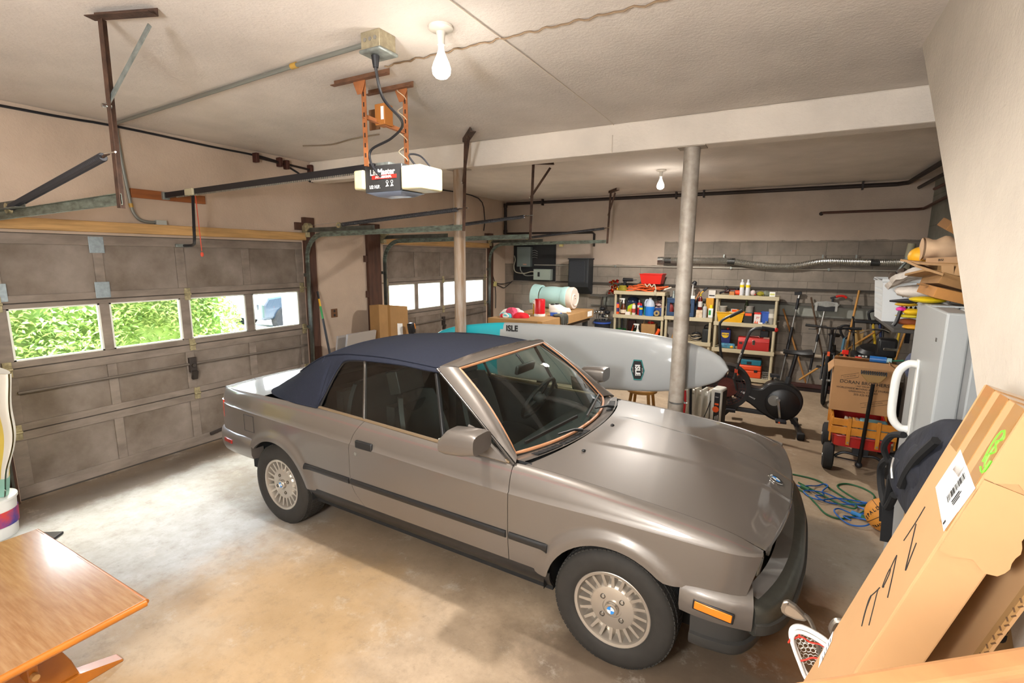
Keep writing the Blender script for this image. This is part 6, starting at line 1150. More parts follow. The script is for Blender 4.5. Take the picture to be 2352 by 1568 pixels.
# ------------------------------------------------------------ paddleboard and what stands near it
def paddleboard():
    t = thing('paddleboard', 'long white paddleboard with aqua tail, standing on edge behind the two columns', 'paddleboard', (3.3, 4.63, .69))
    xa, xb = 1.66, 4.895; y0 = 4.535
    hw = spl([(0, .0), (.012, .07), (.05, .155), (.15, .235), (.35, .297), (.60, .305), (.78, .275), (.88, .225), (.95, .155), (.985, .085), (1, 0)])
    zcn = lambda q: 1.008 + .012 * q - .02 * (q - .5) ** 2 * 0 + (.035 * (q - .55) if q < .55 else .02 * (q - .55))
    rock = lambda q: .0 + .05 * ss(.7, 1, q) ** 2 + .02 * ss(.25, 0, q)
    def surf(u, v):
        q = u; w = max(.002, hw(q)); th = .058 * (1 - .6 * ss(.85, 1, q)) * (1 - .4 * ss(.1, 0, q)); a = 2 * PI * v; ca, sa = math.cos(a), math.sin(a)
        z = zcn(q) + w * math.copysign(abs(ca) ** .75, ca); y = y0 + .06 + rock(q) + th * math.copysign(abs(sa) ** .6, sa)
        return (xa + (xb - xa) * q, y, z)
    nu, nv = 90, 40; full = MB().grid(surf, nu, nv)
    def cut(lo, hi):
        mb = MB(); mb.v = list(full.v); mb.f = [f for f in full.f if lo <= sum(full.v[i][0] for i in f) / 4 - .13 * (sum(full.v[i][2] for i in f) / 4 - 1.0) < hi]
        used = sorted({i for f in mb.f for i in f}); mp = {i: k for k, i in enumerate(used)}; mb.v = [full.v[i] for i in used]; mb.f = [tuple(mp[i] for i in f) for f in mb.f]; return mb
    obj(cut(2.62, 99), 'deck', mat('board_white', '9c9e9e', .35, coat=.4), t, smooth=60); obj(cut(-9, 2.62), 'aqua_tail', mat('board_aqua', '1fa5b4', .35, coat=.4), t, smooth=60)
    yd = y0 + .0
    hx = [(-.062, 0), (-.04, .095), (.035, .098), (.066, .0), (.04, -.092), (-.03, -.098)]
    H = lambda s, d: MB().prism([(x * s, z * s) for x, z in hx], lambda a, b: (4.125 + a, yd - d, .957 + b), lambda a, b: (4.125 + a, yd + .012, .957 + b))
    b1 = obj(H(1.0, .004), 'badge', mat('badge_teal', '0f6a68', .5), t, smooth=0); obj(H(.90, .006), 'badge_face', INK, b1, smooth=0); obj(H(.93, .005), 'badge_line', mat('badge_aqua', '2a9c98', .5), b1, smooth=0)
    obj(MB().text('ISLE', .062, (4.127, yd - .008, .957), (.08, 0, -1), (1, 0, .08), bold=.0022), 'brand_lettering', WHITE, b1, smooth=0)
    for dx in (-.042, .047): obj(MB().text('SURF & SUP', .010, (4.125 + dx, yd - .008, .957), (.08, 0, -1), (1, 0, .08)), 'small_lettering', WHITE, b1, smooth=0)
    obj(MB().text('ISLE', .085, (2.78, yd + .0, 1.245), (1, 0, .035), (0, .0, 1), bold=.0025), 'rail_lettering', INK, t, smooth=0)
    return t
paddleboard()
DKB = mat('dark_padded_arm', '26221f', .8)
for x, lb in ((4.505, 'padded rack arm on the front column carrying the paddleboard'), (2.185, 'padded rack arm on the left column carrying the paddleboard')):
    t = thing('rack_arm', lb, 'rack', (x, 4.6, .66), group='rack arms holding the paddleboard'); obj(MB().bar((x, 4.50, .672), (x, 4.74, .668), .045, .035), 'arm', DKB, t, bevel=.01); obj(MB().bar((x, 4.73, .66), (x, 4.745, .76), .04, .02), 'upturned_tip', DKB, t, bevel=.006); obj(MB().box(x - .05, x + .05, 4.512, 4.53, .55, .74), 'back_plate', STEEL, t, smooth=0, bevel=.003)
# stool
t = thing('wooden_stool', 'small brown wooden stool under the paddleboard', 'stool', (4.0, 5.25, 0)); SW = mat('stool_wood', 'a5742f', .5, var=.2, vs=8)
obj(MB().lathe([(.14, 0), (.16, .01), (.16, .03), (.15, .04), (.0001, .04)], (4.0, 5.25, .56), n=24), 'seat', SW, t)
for sx in (-1, 1):
    for sy in (-1, 1): obj(MB().cyl((4.0 + sx * .09, 5.25 + sy * .09, .56), (4.0 + sx * .15, 5.25 + sy * .15, 0), .017, .014, 10), 'leg', SW, t)
for z, r in ((.20, .132), (.34, .113)):
    for s in (-1, 1): obj(MB().cyl((4.0 - r, 5.25 + s * r, z), (4.0 + r, 5.25 + s * r, z), .010, n=8), 'rung', SW, t); obj(MB().cyl((4.0 + s * r, 5.25 - r, z + .05), (4.0 + s * r, 5.25 + r, z + .05), .010, n=8), 'rung', SW, t)
# oil-filled radiator
t = thing('oil_heater', 'white finned oil heater with black control panel and orange dial, beside the front column', 'heater', (4.5, 5.62, 0), rotz=-.18); HWM = mat('heater_white', 'd3cfc4', .4); O = lambda mb, n, m, par=None, **k: obj(mb, n, m, par or t, local=True, **k)
for k in range(7):
    x = -.27 + k * .072; O(MB().box(x - .012, x + .012, -.085, .085, .07, .60), 'fin', HWM, bevel=.011, seg=3)
    if k < 6: O(MB().cyl((x, 0, .13), (x + .072, 0, .13), .03, n=12), 'oil_tube', HWM); O(MB().cyl((x, 0, .54), (x + .072, 0, .54), .03, n=12), 'oil_tube', HWM)
hd = O(MB().box(.185, .30, -.095, .095, .05, .635), 'control_housing', HWM, bevel=.025, seg=3); O(MB().box(.298, .303, -.07, .07, .22, .61), 'control_panel', BLACK, hd, bevel=.004); O(MB().box(.20, .29, -.098, -.094, .2, .6), 'side_panel', HWM, hd)
O(MB().box(.225, .285, -.0985, -.094, .23, .60), 'control_panel', BLACK, hd, bevel=.002)
O(MB().cyl((.25, -.095, .42), (.25, -.115, .42), .032, n=18), 'dial', ORANGE, hd); O(MB().box(.235, .275, -.103, -.095, .465, .485), 'rocker_switch', ORANGE, hd); O(MB().text('HEAT', .014, (.252, -.0995, .55), (1, 0, 0), (0, 0, 1)), 'lettering', WHITE, hd, smooth=0)
for k in range(3): O(MB().box(.24 + k * .014, .246 + k * .014, -.0992, -.0985, .30, .34 + .01 * k), 'printed_mark', WHITE, hd, smooth=0)
for x in (-.2, .2): O(MB().bar((x, -.13, .045), (x, .13, .045), .03, .012), 'foot', BLACK); [O(MB().cyl((x - .012, s * .12, .025), (x + .012, s * .12, .025), .025, n=14), 'caster', BLACK) for s in (-1, 1)]
O(MB().tube(curve3([(.19, -.10, .50), (.15, -.105, .35), (.10, -.11, .2), (.09, -.12, .02)], 6), .005, 6), 'power_cord', BLACK)
# folding hand cart
t = thing('hand_cart', 'folded black hand cart with a red strap between the front column and the heater', 'cart', (4.35, 5.3, 0)); B_ = lambda *p: MB().tube(list(p), .014, 8)
obj(B_((4.38, 5.35, .08), (4.36, 5.45, .62), (4.46, 5.5, .60), (4.50, 5.38, .20)), 'frame', BLACK, t); obj(MB().bar((4.30, 5.32, .28), (4.50, 5.36, .20), .05, .03), 'crossbar', BLACK, t, bevel=.01); obj(MB().tube(curve3([(4.43, 5.32, .62), (4.44, 5.30, .50), (4.43, 5.30, .3), (4.40, 5.30, .06)], 6), .014, 8), 'red_strap', mat('red_strap', 'd8202c', .6), t); obj(MB().box(4.33, 4.48, 5.24, 5.42, .0, .03), 'toe_plate', BLACK, t)
for x in (4.32, 4.49): obj(MB().cyl((x - .015, 5.45, .06), (x + .015, 5.45, .06), .06, n=18), 'wheel', BLACK, t)
# air bike
def airbike():
    t = thing('exercise_bike', 'black fan exercise bike with red mesh fan and narrow saddle, beyond the car hood', 'exercise bike', (5.1, 6.45, 0), rotz=.10); O = lambda mb, n, m, par=None, **k: obj(mb, n, m, par or t, local=True, **k)
    BK = mat('bike_black', '141416', .38); GR = mat('bike_grey', '2b2d2f', .45)
    # x forward is -x (fan end); origin midway on the floor
    fx, fz, R = -.38, .47, .27
    O(MB().ring([(R - .05, -.10), (R, -.10), (R + .012, 0), (R, .10), (R - .05, .10)], (fx, 0, fz), (0, 1, 0), 40), 'fan_shroud', BK)
    fan = O(MB().ring([(.03, -.03), (.06, -.03), (.06, .03), (.03, .03)], (fx, 0, fz), (0, 1, 0), 20), 'fan_hub', BK)
    for k in range(10):
        a = 2 * PI * k / 10; O(MB().bar((fx + .05 * math.cos(a), 0, fz + .05 * math.sin(a)), (fx + (R - .05) * math.cos(a), 0, fz + (R - .05) * math.sin(a)), .06, .09, (0, 1, 0)), 'fan_blade', GR, fan)
    msh = MB()
    for s in (-1, 1):
        for r in (.08, .115, .15, .185, .215): msh.ring([(r, s * .10 - .003), (r + .004, s * .10 - .003), (r + .004, s * .10 + .003), (r, s * .10 + .003)], (fx, 0, fz), (0, 1, 0), 30)
        for k in range(16): a = 2 * PI * k / 16; msh.bar((fx + .05 * math.cos(a), s * .10, fz + .05 * math.sin(a)), (fx + .225 * math.cos(a), s * .10, fz + .225 * math.sin(a)), .005, .004)
    O(msh, 'fan_cage', mat('red_mesh', '4a1812', .6), smooth=0)
    O(MB().lathe([(.11, .0), (.115, .004), (.0001, .006)], (fx + .02, -.095, fz), (0, -1, 0), 28), 'red_disc', mat('red_disc', '5a2016', .6), fan)
    # body shell outline (x, z)
    sh = [(-.36, .52), (-.24, .555), (-.12, .50), (.0, .49), (.08, .56), (.20, .58), (.32, .55), (.42, .46), (.44, .33), (.38, .20), (.27, .13), (.15, .13), (.02, .20), (-.12, .30), (-.28, .37), (-.38, .42)]
    sm = [(p.x, p.y) for p in curve3([(a, b, 0) for a, b in sh], 5, True)]
    O(MB().prism(sm, lambda a, b: (a, -.085, b), lambda a, b: (a, .085, b)), 'body_shell', BK, smooth=30, bevel=.018, seg=3)
    O(MB().lathe([(.175, 0), (.18, .012), (.165, .022), (.0001, .024)], (.23, -.085, .335), (0, -1, 0), 40), 'crank_cover', BK)
    O(MB().lathe([(.062, 0), (.062, .008), (.0001, .010)], (.14, -.108, .37), (0, -1, 0), 28), 'silver_disc', mat('silver_disc', '8f8e8a', .4, .6))
    cr = O(MB().bar((.18, -.135, .39), (.215, -.145, .175), .026, .014, (0, 1, 0)), 'crank_arm', CHROME, bevel=.004); O(MB().cyl((.18, -.10, .39), (.18, -.15, .39), .022, n=14), 'crank_axle', CHROME, cr)
    O(MB().box(.165, .275, -.26, -.155, .145, .175), 'pedal', BLACK, cr, bevel=.006); O(MB().cyl((.20, -.262, .16), (.20, -.266, .16), .010, n=10), 'reflector', ORANGE, cr); O(MB().bar((.18, .10, .39), (.15, .12, .60), .026, .014, (0, 1, 0)), 'crank_arm', CHROME); O(MB().box(.10, .20, .13, .23, .59, .62), 'pedal', BLACK)
    O(MB().lathe([(.026, 0), (.026, .004), (.0001, .004)], (-.27, -.087, .455), (0, -1, 0), 20), 'badge', mat('red_badge', 'b03a28', .4)); O(MB().text('AIR', .030, (-.19, -.0875, .425), (1, 0, -.42), (.42, 0, 1), shear=.2, bold=.0008), 'lettering', WHITE, smooth=0); O(MB().text('PERFORMANCE', .020, (-.12, -.0875, .385), (1, 0, -.42), (.42, 0, 1), shear=.2), 'lettering', WHITE, smooth=0)
    O(MB().bar((.30, 0, .52), (.155, 0, .50), .03, .03).cyl((.265, 0, .50), (.335, 0, .93), .022, n=14), 'seat_post', BK); O(MB().cyl((.262, 0, .50), (.285, 0, .64), .032, n=14), 'post_sleeve', GR)
    def sad(u, v): w = .035 + .085 * ss(.25, .95, u) ; a = (v * 2 - 1); return (.20 + .28 * u, w * a, .965 - .012 * math.sin(PI * u) + .012 * u - .035 * abs(a) ** 3)
    O(MB().grid(sad, 14, 12), 'saddle', mat('saddle_black', '1c1c1d', .5), solid=.05, smooth=60)
    for s, top, xs in ((-1, [(-.30, .60), (-.26, .82), (-.19, 1.12), (-.15, 1.19), (-.08, 1.215), (.07, 1.205)], 0), (1, [(-.40, .60), (-.47, .85), (-.50, 1.14), (-.49, 1.22), (-.42, 1.28), (-.26, 1.37)], 0)):
        ar = O(MB().tube(curve3([(x, s * .20, z) for x, z in top], 6), .016, 10), 'arm_lever', GR); O(MB().tube([(top[-2][0] + .02, s * .20, top[-2][1] + .005), (top[-1][0], s * .20, top[-1][1])], .021, 10), 'hand_grip', RUBBER, ar)
        if s < 0: O(MB().ball((.085, s * .20, 1.205), .024, 12, 8), 'red_end', RED, ar); O(MB().text('AIRDYNE', .030, (-.262, s * .20 - .018, .86), (.22, 0, 1), (-1, 0, .22)), 'lettering', WHITE, ar, smooth=0); O(MB().obox((-.285, s * .20, .70), (.035, .035, .04)), 'orange_collar', mat('orange_red', 'c8482c', .5), ar)
        O(MB().cyl((top[0][0], s * .20, top[0][1]), (top[0][0] + .04, s * .11, .45), .014, n=10), 'link', GR, ar); O(MB().box(-.36, -.26, s * .24 - .05, s * .24 + .05, .22, .25) , 'foot_peg', BLACK)
    O(MB().bar((-.42, 0, .20), (.34, 0, .17), .05, .05), 'lower_frame', GR, bevel=.008); O(MB().bar((-.20, 0, .36), (-.30, 0, .2), .04, .04), 'strut', BK)
    for x, l in ((-.42, .26), (.42, .30)):
        O(MB().cyl((x, -l, .045), (x, l, .045), .030, n=14), 'stabiliser', BK); O(MB().bar((x * .72, 0, .20), (x, 0, .06), .045, .045), 'stabiliser_stem', BK)
        for s in (-1, 1): O(MB().obox((x, s * l, .04), (.075, .06, .08)), 'rubber_foot', RUBBER, bevel=.012)
    return t
airbike()
# ------------------------------------------------------------ wagon and moving carton
def wagon():
    t = thing('toy_wagon', 'red wagon with golden slatted sides and black pneumatic tyres, holding the moving carton', 'wagon', (6.02, 5.85, 0), rotz=-.04); O = lambda mb, n, m, par=None, **k: obj(mb, n, m, par or t, local=True, **k)
    RW = mat('wagon_red', '9c1812', .3, coat=.5); WD = mat('wagon_wood', 'b8741c', .4, var=.15, vs=8)
    O(MB().box(-.21, .21, -.46, .46, .265, .275).grid(lambda u, v: (.225 * math.copysign(min(1, abs(math.cos(2 * PI * u)) * 1.35), math.cos(2 * PI * u)), .475 * math.copysign(min(1, abs(math.sin(2 * PI * u)) * 1.35), math.sin(2 * PI * u)), .265 + .10 * v), 48, 1), 'tray', RW, smooth=40)
    O(MB().tube([(.23 * math.copysign(min(1, abs(math.cos(a)) * 1.35), math.cos(a)), .48 * math.copysign(min(1, abs(math.sin(a)) * 1.35), math.sin(a)), .365) for a in [2 * PI * k / 48 for k in range(48)]], .010, 8, closed=True), 'tray_rim', RW)
    for z0, z1 in ((.385, .455), (.465, .53)):
        O(MB().box(-.235, .235, -.49, -.472, z0, z1), 'side_slat', WD, bevel=.004); O(MB().box(-.235, .235, .472, .49, z0, z1), 'side_slat', WD, bevel=.004)
        for s in (-1, 1): O(MB().box(s * .24 - .009, s * .24 + .009, -.49, .49, z0, z1), 'side_slat', WD, bevel=.004)
    for x in (-.11, .11):
        O(MB().box(x - .016, x + .016, -.502, -.490, .29, .545), 'stake', WD, bevel=.004); O(MB().cyl((x, -.502, .315), (x, -.508, .315), .008, n=10), 'bolt', STEEL); O(MB().box(x - .016, x + .016, .490, .502, .29, .545), 'stake', WD, bevel=.004)
    for s in (-1, 1):
        for y in (-.40, -.10, .30): O(MB().box(s * .249 - .006 * 0 - .008, s * .249 + .008, y - .016, y + .016, .28, .545), 'stake', WD, bevel=.004)
    TY = mat('wagon_tyre', '1d1c1c', .8, bump=.3, bs=60)
    for sx in (-1, 1):
        for y in (-.40, .30):
            w = O(MB().lathe([(.062, -.038), (.095, -.046), (.122, -.035), (.127, 0), (.122, .035), (.095, .046), (.062, .038)], (sx * .245, y, .128), (1, 0, 0), 30), 'wheel', TY); O(MB().lathe([(.066, -.036), (.03, -.02), (.012, -.05), (.012, .05), (.03, .02), (.066, .036)], (sx * .245, y, .128), (1, 0, 0), 20), 'rim', mat('wagon_rim', 'b4b0a8', .4, .4), w)
            O(MB().cyl((sx * .19, y, .128), (sx * .215, y, .128), .014, n=12), 'hub_nut', WHITE, w)
    for y in (-.40, .30): O(MB().tube(curve3([(-.20, y, .13), (-.12, y, .185), (0, y, .175), (.12, y, .185), (.20, y, .13)], 6), .013, 8), 'axle', BLACK); O(MB().box(-.06, .06, y - .05, y + .05, .20, .265), 'bolster', BLACK)
    O(MB().bar((-.20, -.40, .128), (0, -.42, .125), .02, .006), 'steering_strap', BLACK)
    hn = O(MB().cyl((-.005, -.50, .12), (.02, -.545, .90), .0155, n=12), 'pull_handle', mat('gloss_black', '0f0f10', .25)); O(MB().ball((-.005, -.50, .12), .03, 12, 8), 'handle_pivot', BLACK, hn)
    g = MB().add([(-.075, -.565, 1.0), (.11, -.565, 1.0), (.11, -.565, .975), (.065, -.565, .915), (-.025, -.565, .915), (-.075, -.565, .975), (-.075, -.53, 1.0), (.11, -.53, 1.0), (.11, -.53, .975), (.065, -.53, .915), (-.025, -.53, .915), (-.075, -.53, .975)], [(0, 5, 4, 3, 2, 1), (6, 7, 8, 9, 10, 11)] + [(i, (i + 1) % 6, 6 + (i + 1) % 6, 6 + i) for i in range(6)])
    O(g, 'tee_grip', mat('olive_plastic', '8a6a38', .5), hn, smooth=0, bevel=.008)
    for k in range(12): O(MB().box(-.078 + k * .016, -.068 + k * .016, -.572, -.525, .985, 1.012), 'grip_rib', BLACK, hn, smooth=0)
    return t
wagon()
t = thing('moving_carton', 'brown moving carton printed with a mover name, standing open-flapped in the wagon', 'carton', (6.0, 5.80, .545), rotz=-.05); O = lambda mb, n, m, par=None, **k: obj(mb, n, m, par or t, local=True, **k); MC = mat('moving_carton_brown', 'a87e54', .85, var=.06, vs=4)
O(MB().box(-.252, .252, -.20, .22, 0, .435), 'body', MC, smooth=0, bevel=.004)
fl = MB().add([(-.25, -.2, .436), (.25, -.2, .436), (.245, -.06, .475), (-.245, -.06, .478)], [(0, 1, 2, 3)]).add([(-.25, .22, .436), (.25, .22, .436), (.245, .10, .48), (-.245, .10, .485)], [(3, 2, 1, 0)]); O(fl, 'top_flap', MC, smooth=0, solid=.006)
O(MB().add([(-.252, -.2, .436), (-.252, .2, .436), (-.30, .16, .39), (-.295, -.19, .37)], [(0, 1, 2, 3)]), 'side_flap', MC, smooth=0, solid=.006); O(MB().add([(.252, -.2, .436), (.252, .2, .436), (.19, .16, .49), (.18, -.17, .48)], [(0, 1, 2, 3)]), 'side_flap', MC, smooth=0, solid=.006)
for s, z, f in (('DORAN BROTHERS', .29, .044), ('1 EAST WEAVER ST', .258, .015), ('WORLDWIDE MOVING & SELF STORAGE', .232, .0235), ('GREENWICH, CT 06831', .204, .022), ('203-325-9300', .176, .026)): O(MB().text(s, f, (.0, -.2015, z), (1, 0, 0), (0, 0, 1), ext=.0004, bold=.0003), 'lettering', INK, smooth=0)
def ribbon(cx, cz, ang, w, txt):
    ca, sa = math.cos(ang), math.sin(ang); q = lambda a, b: (cx + a * ca - b * sa, -.2012, cz + a * sa + b * ca); pts = [q(-w, -.02), q(w, -.02), q(w + .015, .02), q(-w, .02)]
    O(MB().tube(pts, .0014, 4, closed=True), 'ribbon_outline', INK, smooth=0); O(MB().text(txt, .017, q(0, 0), (ca, 0, sa), (-sa, 0, ca), ext=.0004), 'lettering', INK, smooth=0)
ribbon(-.12, .345, .30, .065, 'YOUR MOVES'); ribbon(.09, .105, .30, .10, 'OUR REPUTATION')
for k, (x, c, lb) in enumerate(((5.86, 'a09484', 'worn book with grey pages'), (5.89, '6c5c48', 'thin brown book'), (5.92, 'b0803c', 'ochre book'), (5.945, '8a7c6c', 'grey-brown book'))):
    single(MB().obox((x + .0, 5.46, .40), (.022, .13, .24), (0, .12, 0)), 'book', mat('book_' + c, c, .7), lb + ' standing in the front of the wagon', 'book', group='books in the wagon', bevel=.002)
single(MB().obox((6.08, 5.46, .42), (.22, .15, .20), (.15, .03, 0)), 'folder_case', mat('blue_teal_case', '3f7a90', .5, col2='6a98a0', vs=6), 'worn blue plastic case lying in the front of the wagon', 'case', bevel=.02)
t = thing('water_bottle', 'blue plastic bottle with pale cap lying on the moving carton', 'bottle', (6.10, 5.85, .99)); obj(MB().cyl((6.04, 5.86, 1.035), (6.17, 5.84, 1.035), .030, n=16), 'body', mat('blue_bottle', '2a6cb4', .35), t); obj(MB().cyl((6.17, 5.84, 1.035), (6.21, 5.835, 1.035), .024, n=14), 'cap', mat('pale_aqua', 'a8cdd0', .4), t); obj(MB().tube([(6.21, 5.835, 1.035), (6.30, 5.82, 1.05)], .008, 6), 'strap', mat('green_strap', '1c6a4c', .6), t)
t = thing('duffel_bag', 'blue-grey fabric bundle beside the freezer top of the carton', 'bag', (6.33, 5.55, .0)); obj(MB().ball((6.36, 5.40, 1.08), (.13, .12, .15), 20, 14, .06), 'bundle', mat('blue_grey_fabric', '4a5068', .9, var=.25, vs=25, bump=.4, bs=40), t); obj(MB().box(6.28, 6.55, 5.30, 5.60, 0, .96), 'stand_box', mat('dark_carton', '3c342c', .9), t, smooth=0)
# ------------------------------------------------------------ bicycle and snow thrower
def bicycle():
    t = thing('bicycle', 'black bicycle with flat handlebar, front wheel towards the wagon', 'bicycle', (5.88, 8.0, 0), rotz=PI / 2 - .12 + PI); O = lambda mb, n, m, par=None, **k: obj(mb, n, m, par or t, local=True, **k); FM = mat('bike_frame_black', '17171a', .35); TYB = mat('bike_tyre', '1a1918', .85)
    for x in (.0, -1.02):
        w = O(MB().ring([(.325 + .022 * math.cos(a), .022 * math.sin(a)) for a in [k * PI / 4 for k in range(8)]], (x, 0, .347), (0, 1, 0), 40), 'wheel', TYB); O(MB().ring([(.295, -.010), (.308, -.012), (.308, .012), (.295, .010)], (x, 0, .347), (0, 1, 0), 40), 'rim', BLACK, w); O(MB().cyl((x, -.05, .347), (x, .05, .347), .02, n=12), 'hub', STEEL, w)
        sp_ = MB()
        for k in range(20): a = 2 * PI * k / 20; sp_.cyl((x, .02 * (-1) ** k, .347), (x + .30 * math.cos(a), 0, .347 + .30 * math.sin(a)), .0016, n=4)
        O(sp_, 'spokes', STEEL, w, smooth=0)
    hd = (-.20, 0, .86); bb = (-.60, 0, .29); st = (-.74, 0, .80)
    O(MB().cyl((-.235, 0, .95), (-.16, 0, .72), .024, n=12).cyl((-.17, 0, .76), bb, .022, n=12).cyl((-.22, 0, .86), (-.72, 0, .74), .018, n=12).cyl(bb, (-.76, 0, .86), .018, n=12), 'frame', FM)
    for s in (-1, 1): O(MB().tube([(-.60, s * .04, .29), (-1.02, s * .06, .347), (-.72, s * .03, .74)], .010, 8), 'stay', FM); O(MB().tube([(-.155, s * .06, .70), (-.0, s * .06, .347)], .016, 8), 'fork_leg', FM)
    O(MB().bar((-.155, -.07, .70), (-.155, .07, .70), .05, .04), 'fork_crown', FM, bevel=.01)
    hb = O(MB().tube(curve3([(-.25, -.32, 1.06), (-.22, -.16, 1.055), (-.20, 0, 1.045), (-.22, .16, 1.055), (-.25, .32, 1.06)], 6), .015, 10), 'handlebar', FM); O(MB().bar((-.235, 0, .95), (-.20, 0, 1.045), .04, .04), 'stem', FM, hb, bevel=.01)
    for s in (-1, 1): O(MB().cyl((-.255, s * .33, 1.06), (-.232, s * .20, 1.056), .02, n=12), 'grip', RUBBER, hb); O(MB().tube(curve3([(-.22, s * .16, 1.05), (-.12, s * .19, 1.03), (-.13, s * .28, 1.02)], 5), .006, 6), 'brake_lever', BLACK, hb); O(MB().tube(curve3([(-.21, s * .14, 1.05), (-.05, s * .06, 1.08), (-.10, s * .04, .85)], 6), .004, 5), 'brake_cable', BLACK, hb)
    def sad(u, v): w = .025 + .06 * ss(.3, .95, u); a = v * 2 - 1; return (-.62 - .26 * u, w * a, .90 - .02 * abs(a) ** 3)
    O(MB().grid(sad, 10, 8, flip=True), 'saddle', BLACK, solid=.04); O(MB().cyl((-.76, 0, .84), (-.765, 0, .90), .014, n=10), 'seat_post', FM); O(MB().ring([(.075, -.004), (.085, -.004), (.085, .004), (.075, .004)], (-.60, -.05, .29), (0, 1, 0), 28), 'chainring', STEEL)
    for s in (-1, 1): O(MB().bar((-.60, s * .07, .29), (-.60 + s * .12, s * .08, .29 - s * .11), .02, .012, (0, 1, 0)), 'crank', STEEL); O(MB().box(-.65 + s * .12, -.55 + s * .12, s * .13 - .045, s * .13 + .045, .27 - s * .11, .29 - s * .11), 'pedal', BLACK)
    O(MB().obox((.03, .0, .72), (.02, .03, .06)), 'fender_clip', ORANGE)
    return t
b_ = bicycle(); b_.location = (5.84, 7.95, 0)
def thrower():
    t = thing('snow_thrower', 'black engine-driven snow thrower with tall tube handles, behind the moving carton', 'snow thrower', (6.30, 7.6, 0)); O = lambda mb, n, m, par=None, **k: obj(mb, n, m, par or t, **k); EN = mat('engine_black', '121214', .4)
    O(MB().box(6.02, 6.56, 7.35, 7.6, .0, .42), 'auger_housing', mat('dark_red_housing', '401410', .5), bevel=.02); O(MB().box(6.08, 6.50, 7.5, 7.95, .42, .80), 'engine_block', EN, bevel=.03, seg=3); O(MB().lathe([(.15, 0), (.16, .05), (.12, .09), (.0001, .10)], (6.27, 7.72, .80), (0, -.3, 1), 28), 'recoil_cover', EN)
    O(MB().box(6.12, 6.30, 7.46, 7.5, .62, .72), 'tank', EN, bevel=.02); O(MB().box(6.30, 6.50, 7.44, 7.6, .80, 1.04), 'chute', EN, bevel=.03); O(MB().tube(curve3([(6.12, 7.6, 1.07), (6.22, 7.58, 1.12), (6.34, 7.6, 1.13), (6.42, 7.62, 1.10)], 6), .012, 8), 'chrome_guard', CHROME)
    O(MB().text('MTD', .05, (6.19, 7.455, .80), (1, 0, 0), (0, 0, 1), bold=.001), 'lettering', WHITE, smooth=0) if False else O(MB().box(6.12, 6.145, 7.452, 7.46, .79, .81).box(6.155, 6.18, 7.452, 7.46, .79, .81).box(6.19, 6.21, 7.452, 7.46, .79, .81).box(6.155, 6.165, 7.452, 7.46, .745, .765), 'white_marks', WHITE, smooth=0)
    for s in (0, 1): O(MB().tube(curve3([(6.14 + .30 * s, 7.95, .6), (6.12 + .33 * s, 8.25, 1.0), (6.12 + .33 * s, 8.4, 1.15), (6.12 + .33 * s, 8.55, 1.18)], 6), .014, 8), 'handle_tube', EN)
    O(MB().bar((6.12, 8.4, 1.14), (6.45, 8.4, 1.14), .09, .04), 'control_panel', EN, bevel=.01)
    for x, z in ((5.975, .845), (6.115, .775)): O(MB().obox((x, 7.38, z), (.07, .025, .055)), 'red_reflector', mat('red_reflector', 'e82418', .3, coat=.5), bevel=.006)
    O(MB().bar((5.975, 7.40, .84), (6.10, 7.50, .6), .02, .02).bar((6.115, 7.40, .77), (6.15, 7.50, .6), .02, .02), 'reflector_bracket', EN)
    for x in (6.0, 6.58): O(MB().lathe([(.08, -.05), (.19, -.06), (.2, 0), (.19, .06), (.08, .05)], (x, 7.75, .2), (1, 0, 0), 24), 'wheel', RUBBER)
    O(MB().cyl((6.02, 7.42, .45), (5.98, 7.42, .80), .03, .02, 10), 'orange_lever', mat('orange_red', 'c8482c', .5)); O(MB().box(6.36, 6.50, 7.42, 7.45, .90, .93), 'chrome_latch', CHROME, bevel=.005)
    return t
thrower()
t = thing('leaf_blower', 'yellow and black blower hanging at the back wall, left under the laundry basket', 'blower', (6.72, 8.85, 1.15)); obj(MB().ball((6.76, 8.9, 1.27), (.12, .09, .10), 16, 10), 'body', BLACK, t); obj(MB().obox((6.76, 8.86, 1.18), (.20, .12, .08), (0, .35, 0)), 'yellow_shell', YELLOW, t, bevel=.03); obj(MB().bar((6.84, 8.95, 1.2), (6.86, 9.1, .8), .06, .06), 'tube', BLACK, t)
# ------------------------------------------------------------ right side: freezer and the pile on it
t = thing('freezer', 'tall white upright freezer with a looped white handle, at the right', 'freezer', (6.3, 3.37, 0)); FW = mat('freezer_white', 'a3a6a6', .45, bump=.05, bs=200)
fz = Matrix.Translation((5.945, 2.97, 0)) @ Matrix.Rotation(-.0405, 4, 'Z'); O = lambda mb, n, m, par=None, **k: obj(mb, n, m, par or t, **k)
O(MB(fz).box(.112, .72, .005, .795, .03, 1.745), 'cabinet', FW, smooth=0, bevel=.008); dr = O(MB(fz).box(0, .092, 0, .80, .10, 1.745), 'door', FW, smooth=0, bevel=.010, seg=3); O(MB(fz).box(.092, .112, .012, .788, .11, 1.735), 'door_gasket', mat('grey_gasket', '9a9a98', .6), dr, smooth=0); O(MB(fz).box(.06, .7, .03, .77, .0, .09), 'plinth', mat('grey_plinth', '6c6c6a', .6), smooth=0)
hz0, hz1, hy = 1.035, 1.41, .50
O(MB(fz).tube(curve3([(.0, hy, hz1), (-.045, hy + .005, hz1 - .002), (-.085, hy + .01, hz1 - .06), (-.092, hy + .01, (hz0 + hz1) / 2), (-.085, hy + .01, hz0 + .06), (-.045, hy + .005, hz0 + .002), (.0, hy, hz0)], 8), .021, 12), 'handle', WHITE, dr); O(MB(fz).box(-.010, .002, hy - .035, hy + .02, hz0 - .03, hz1 + .03), 'handle_plate', WHITE, dr, bevel=.008)
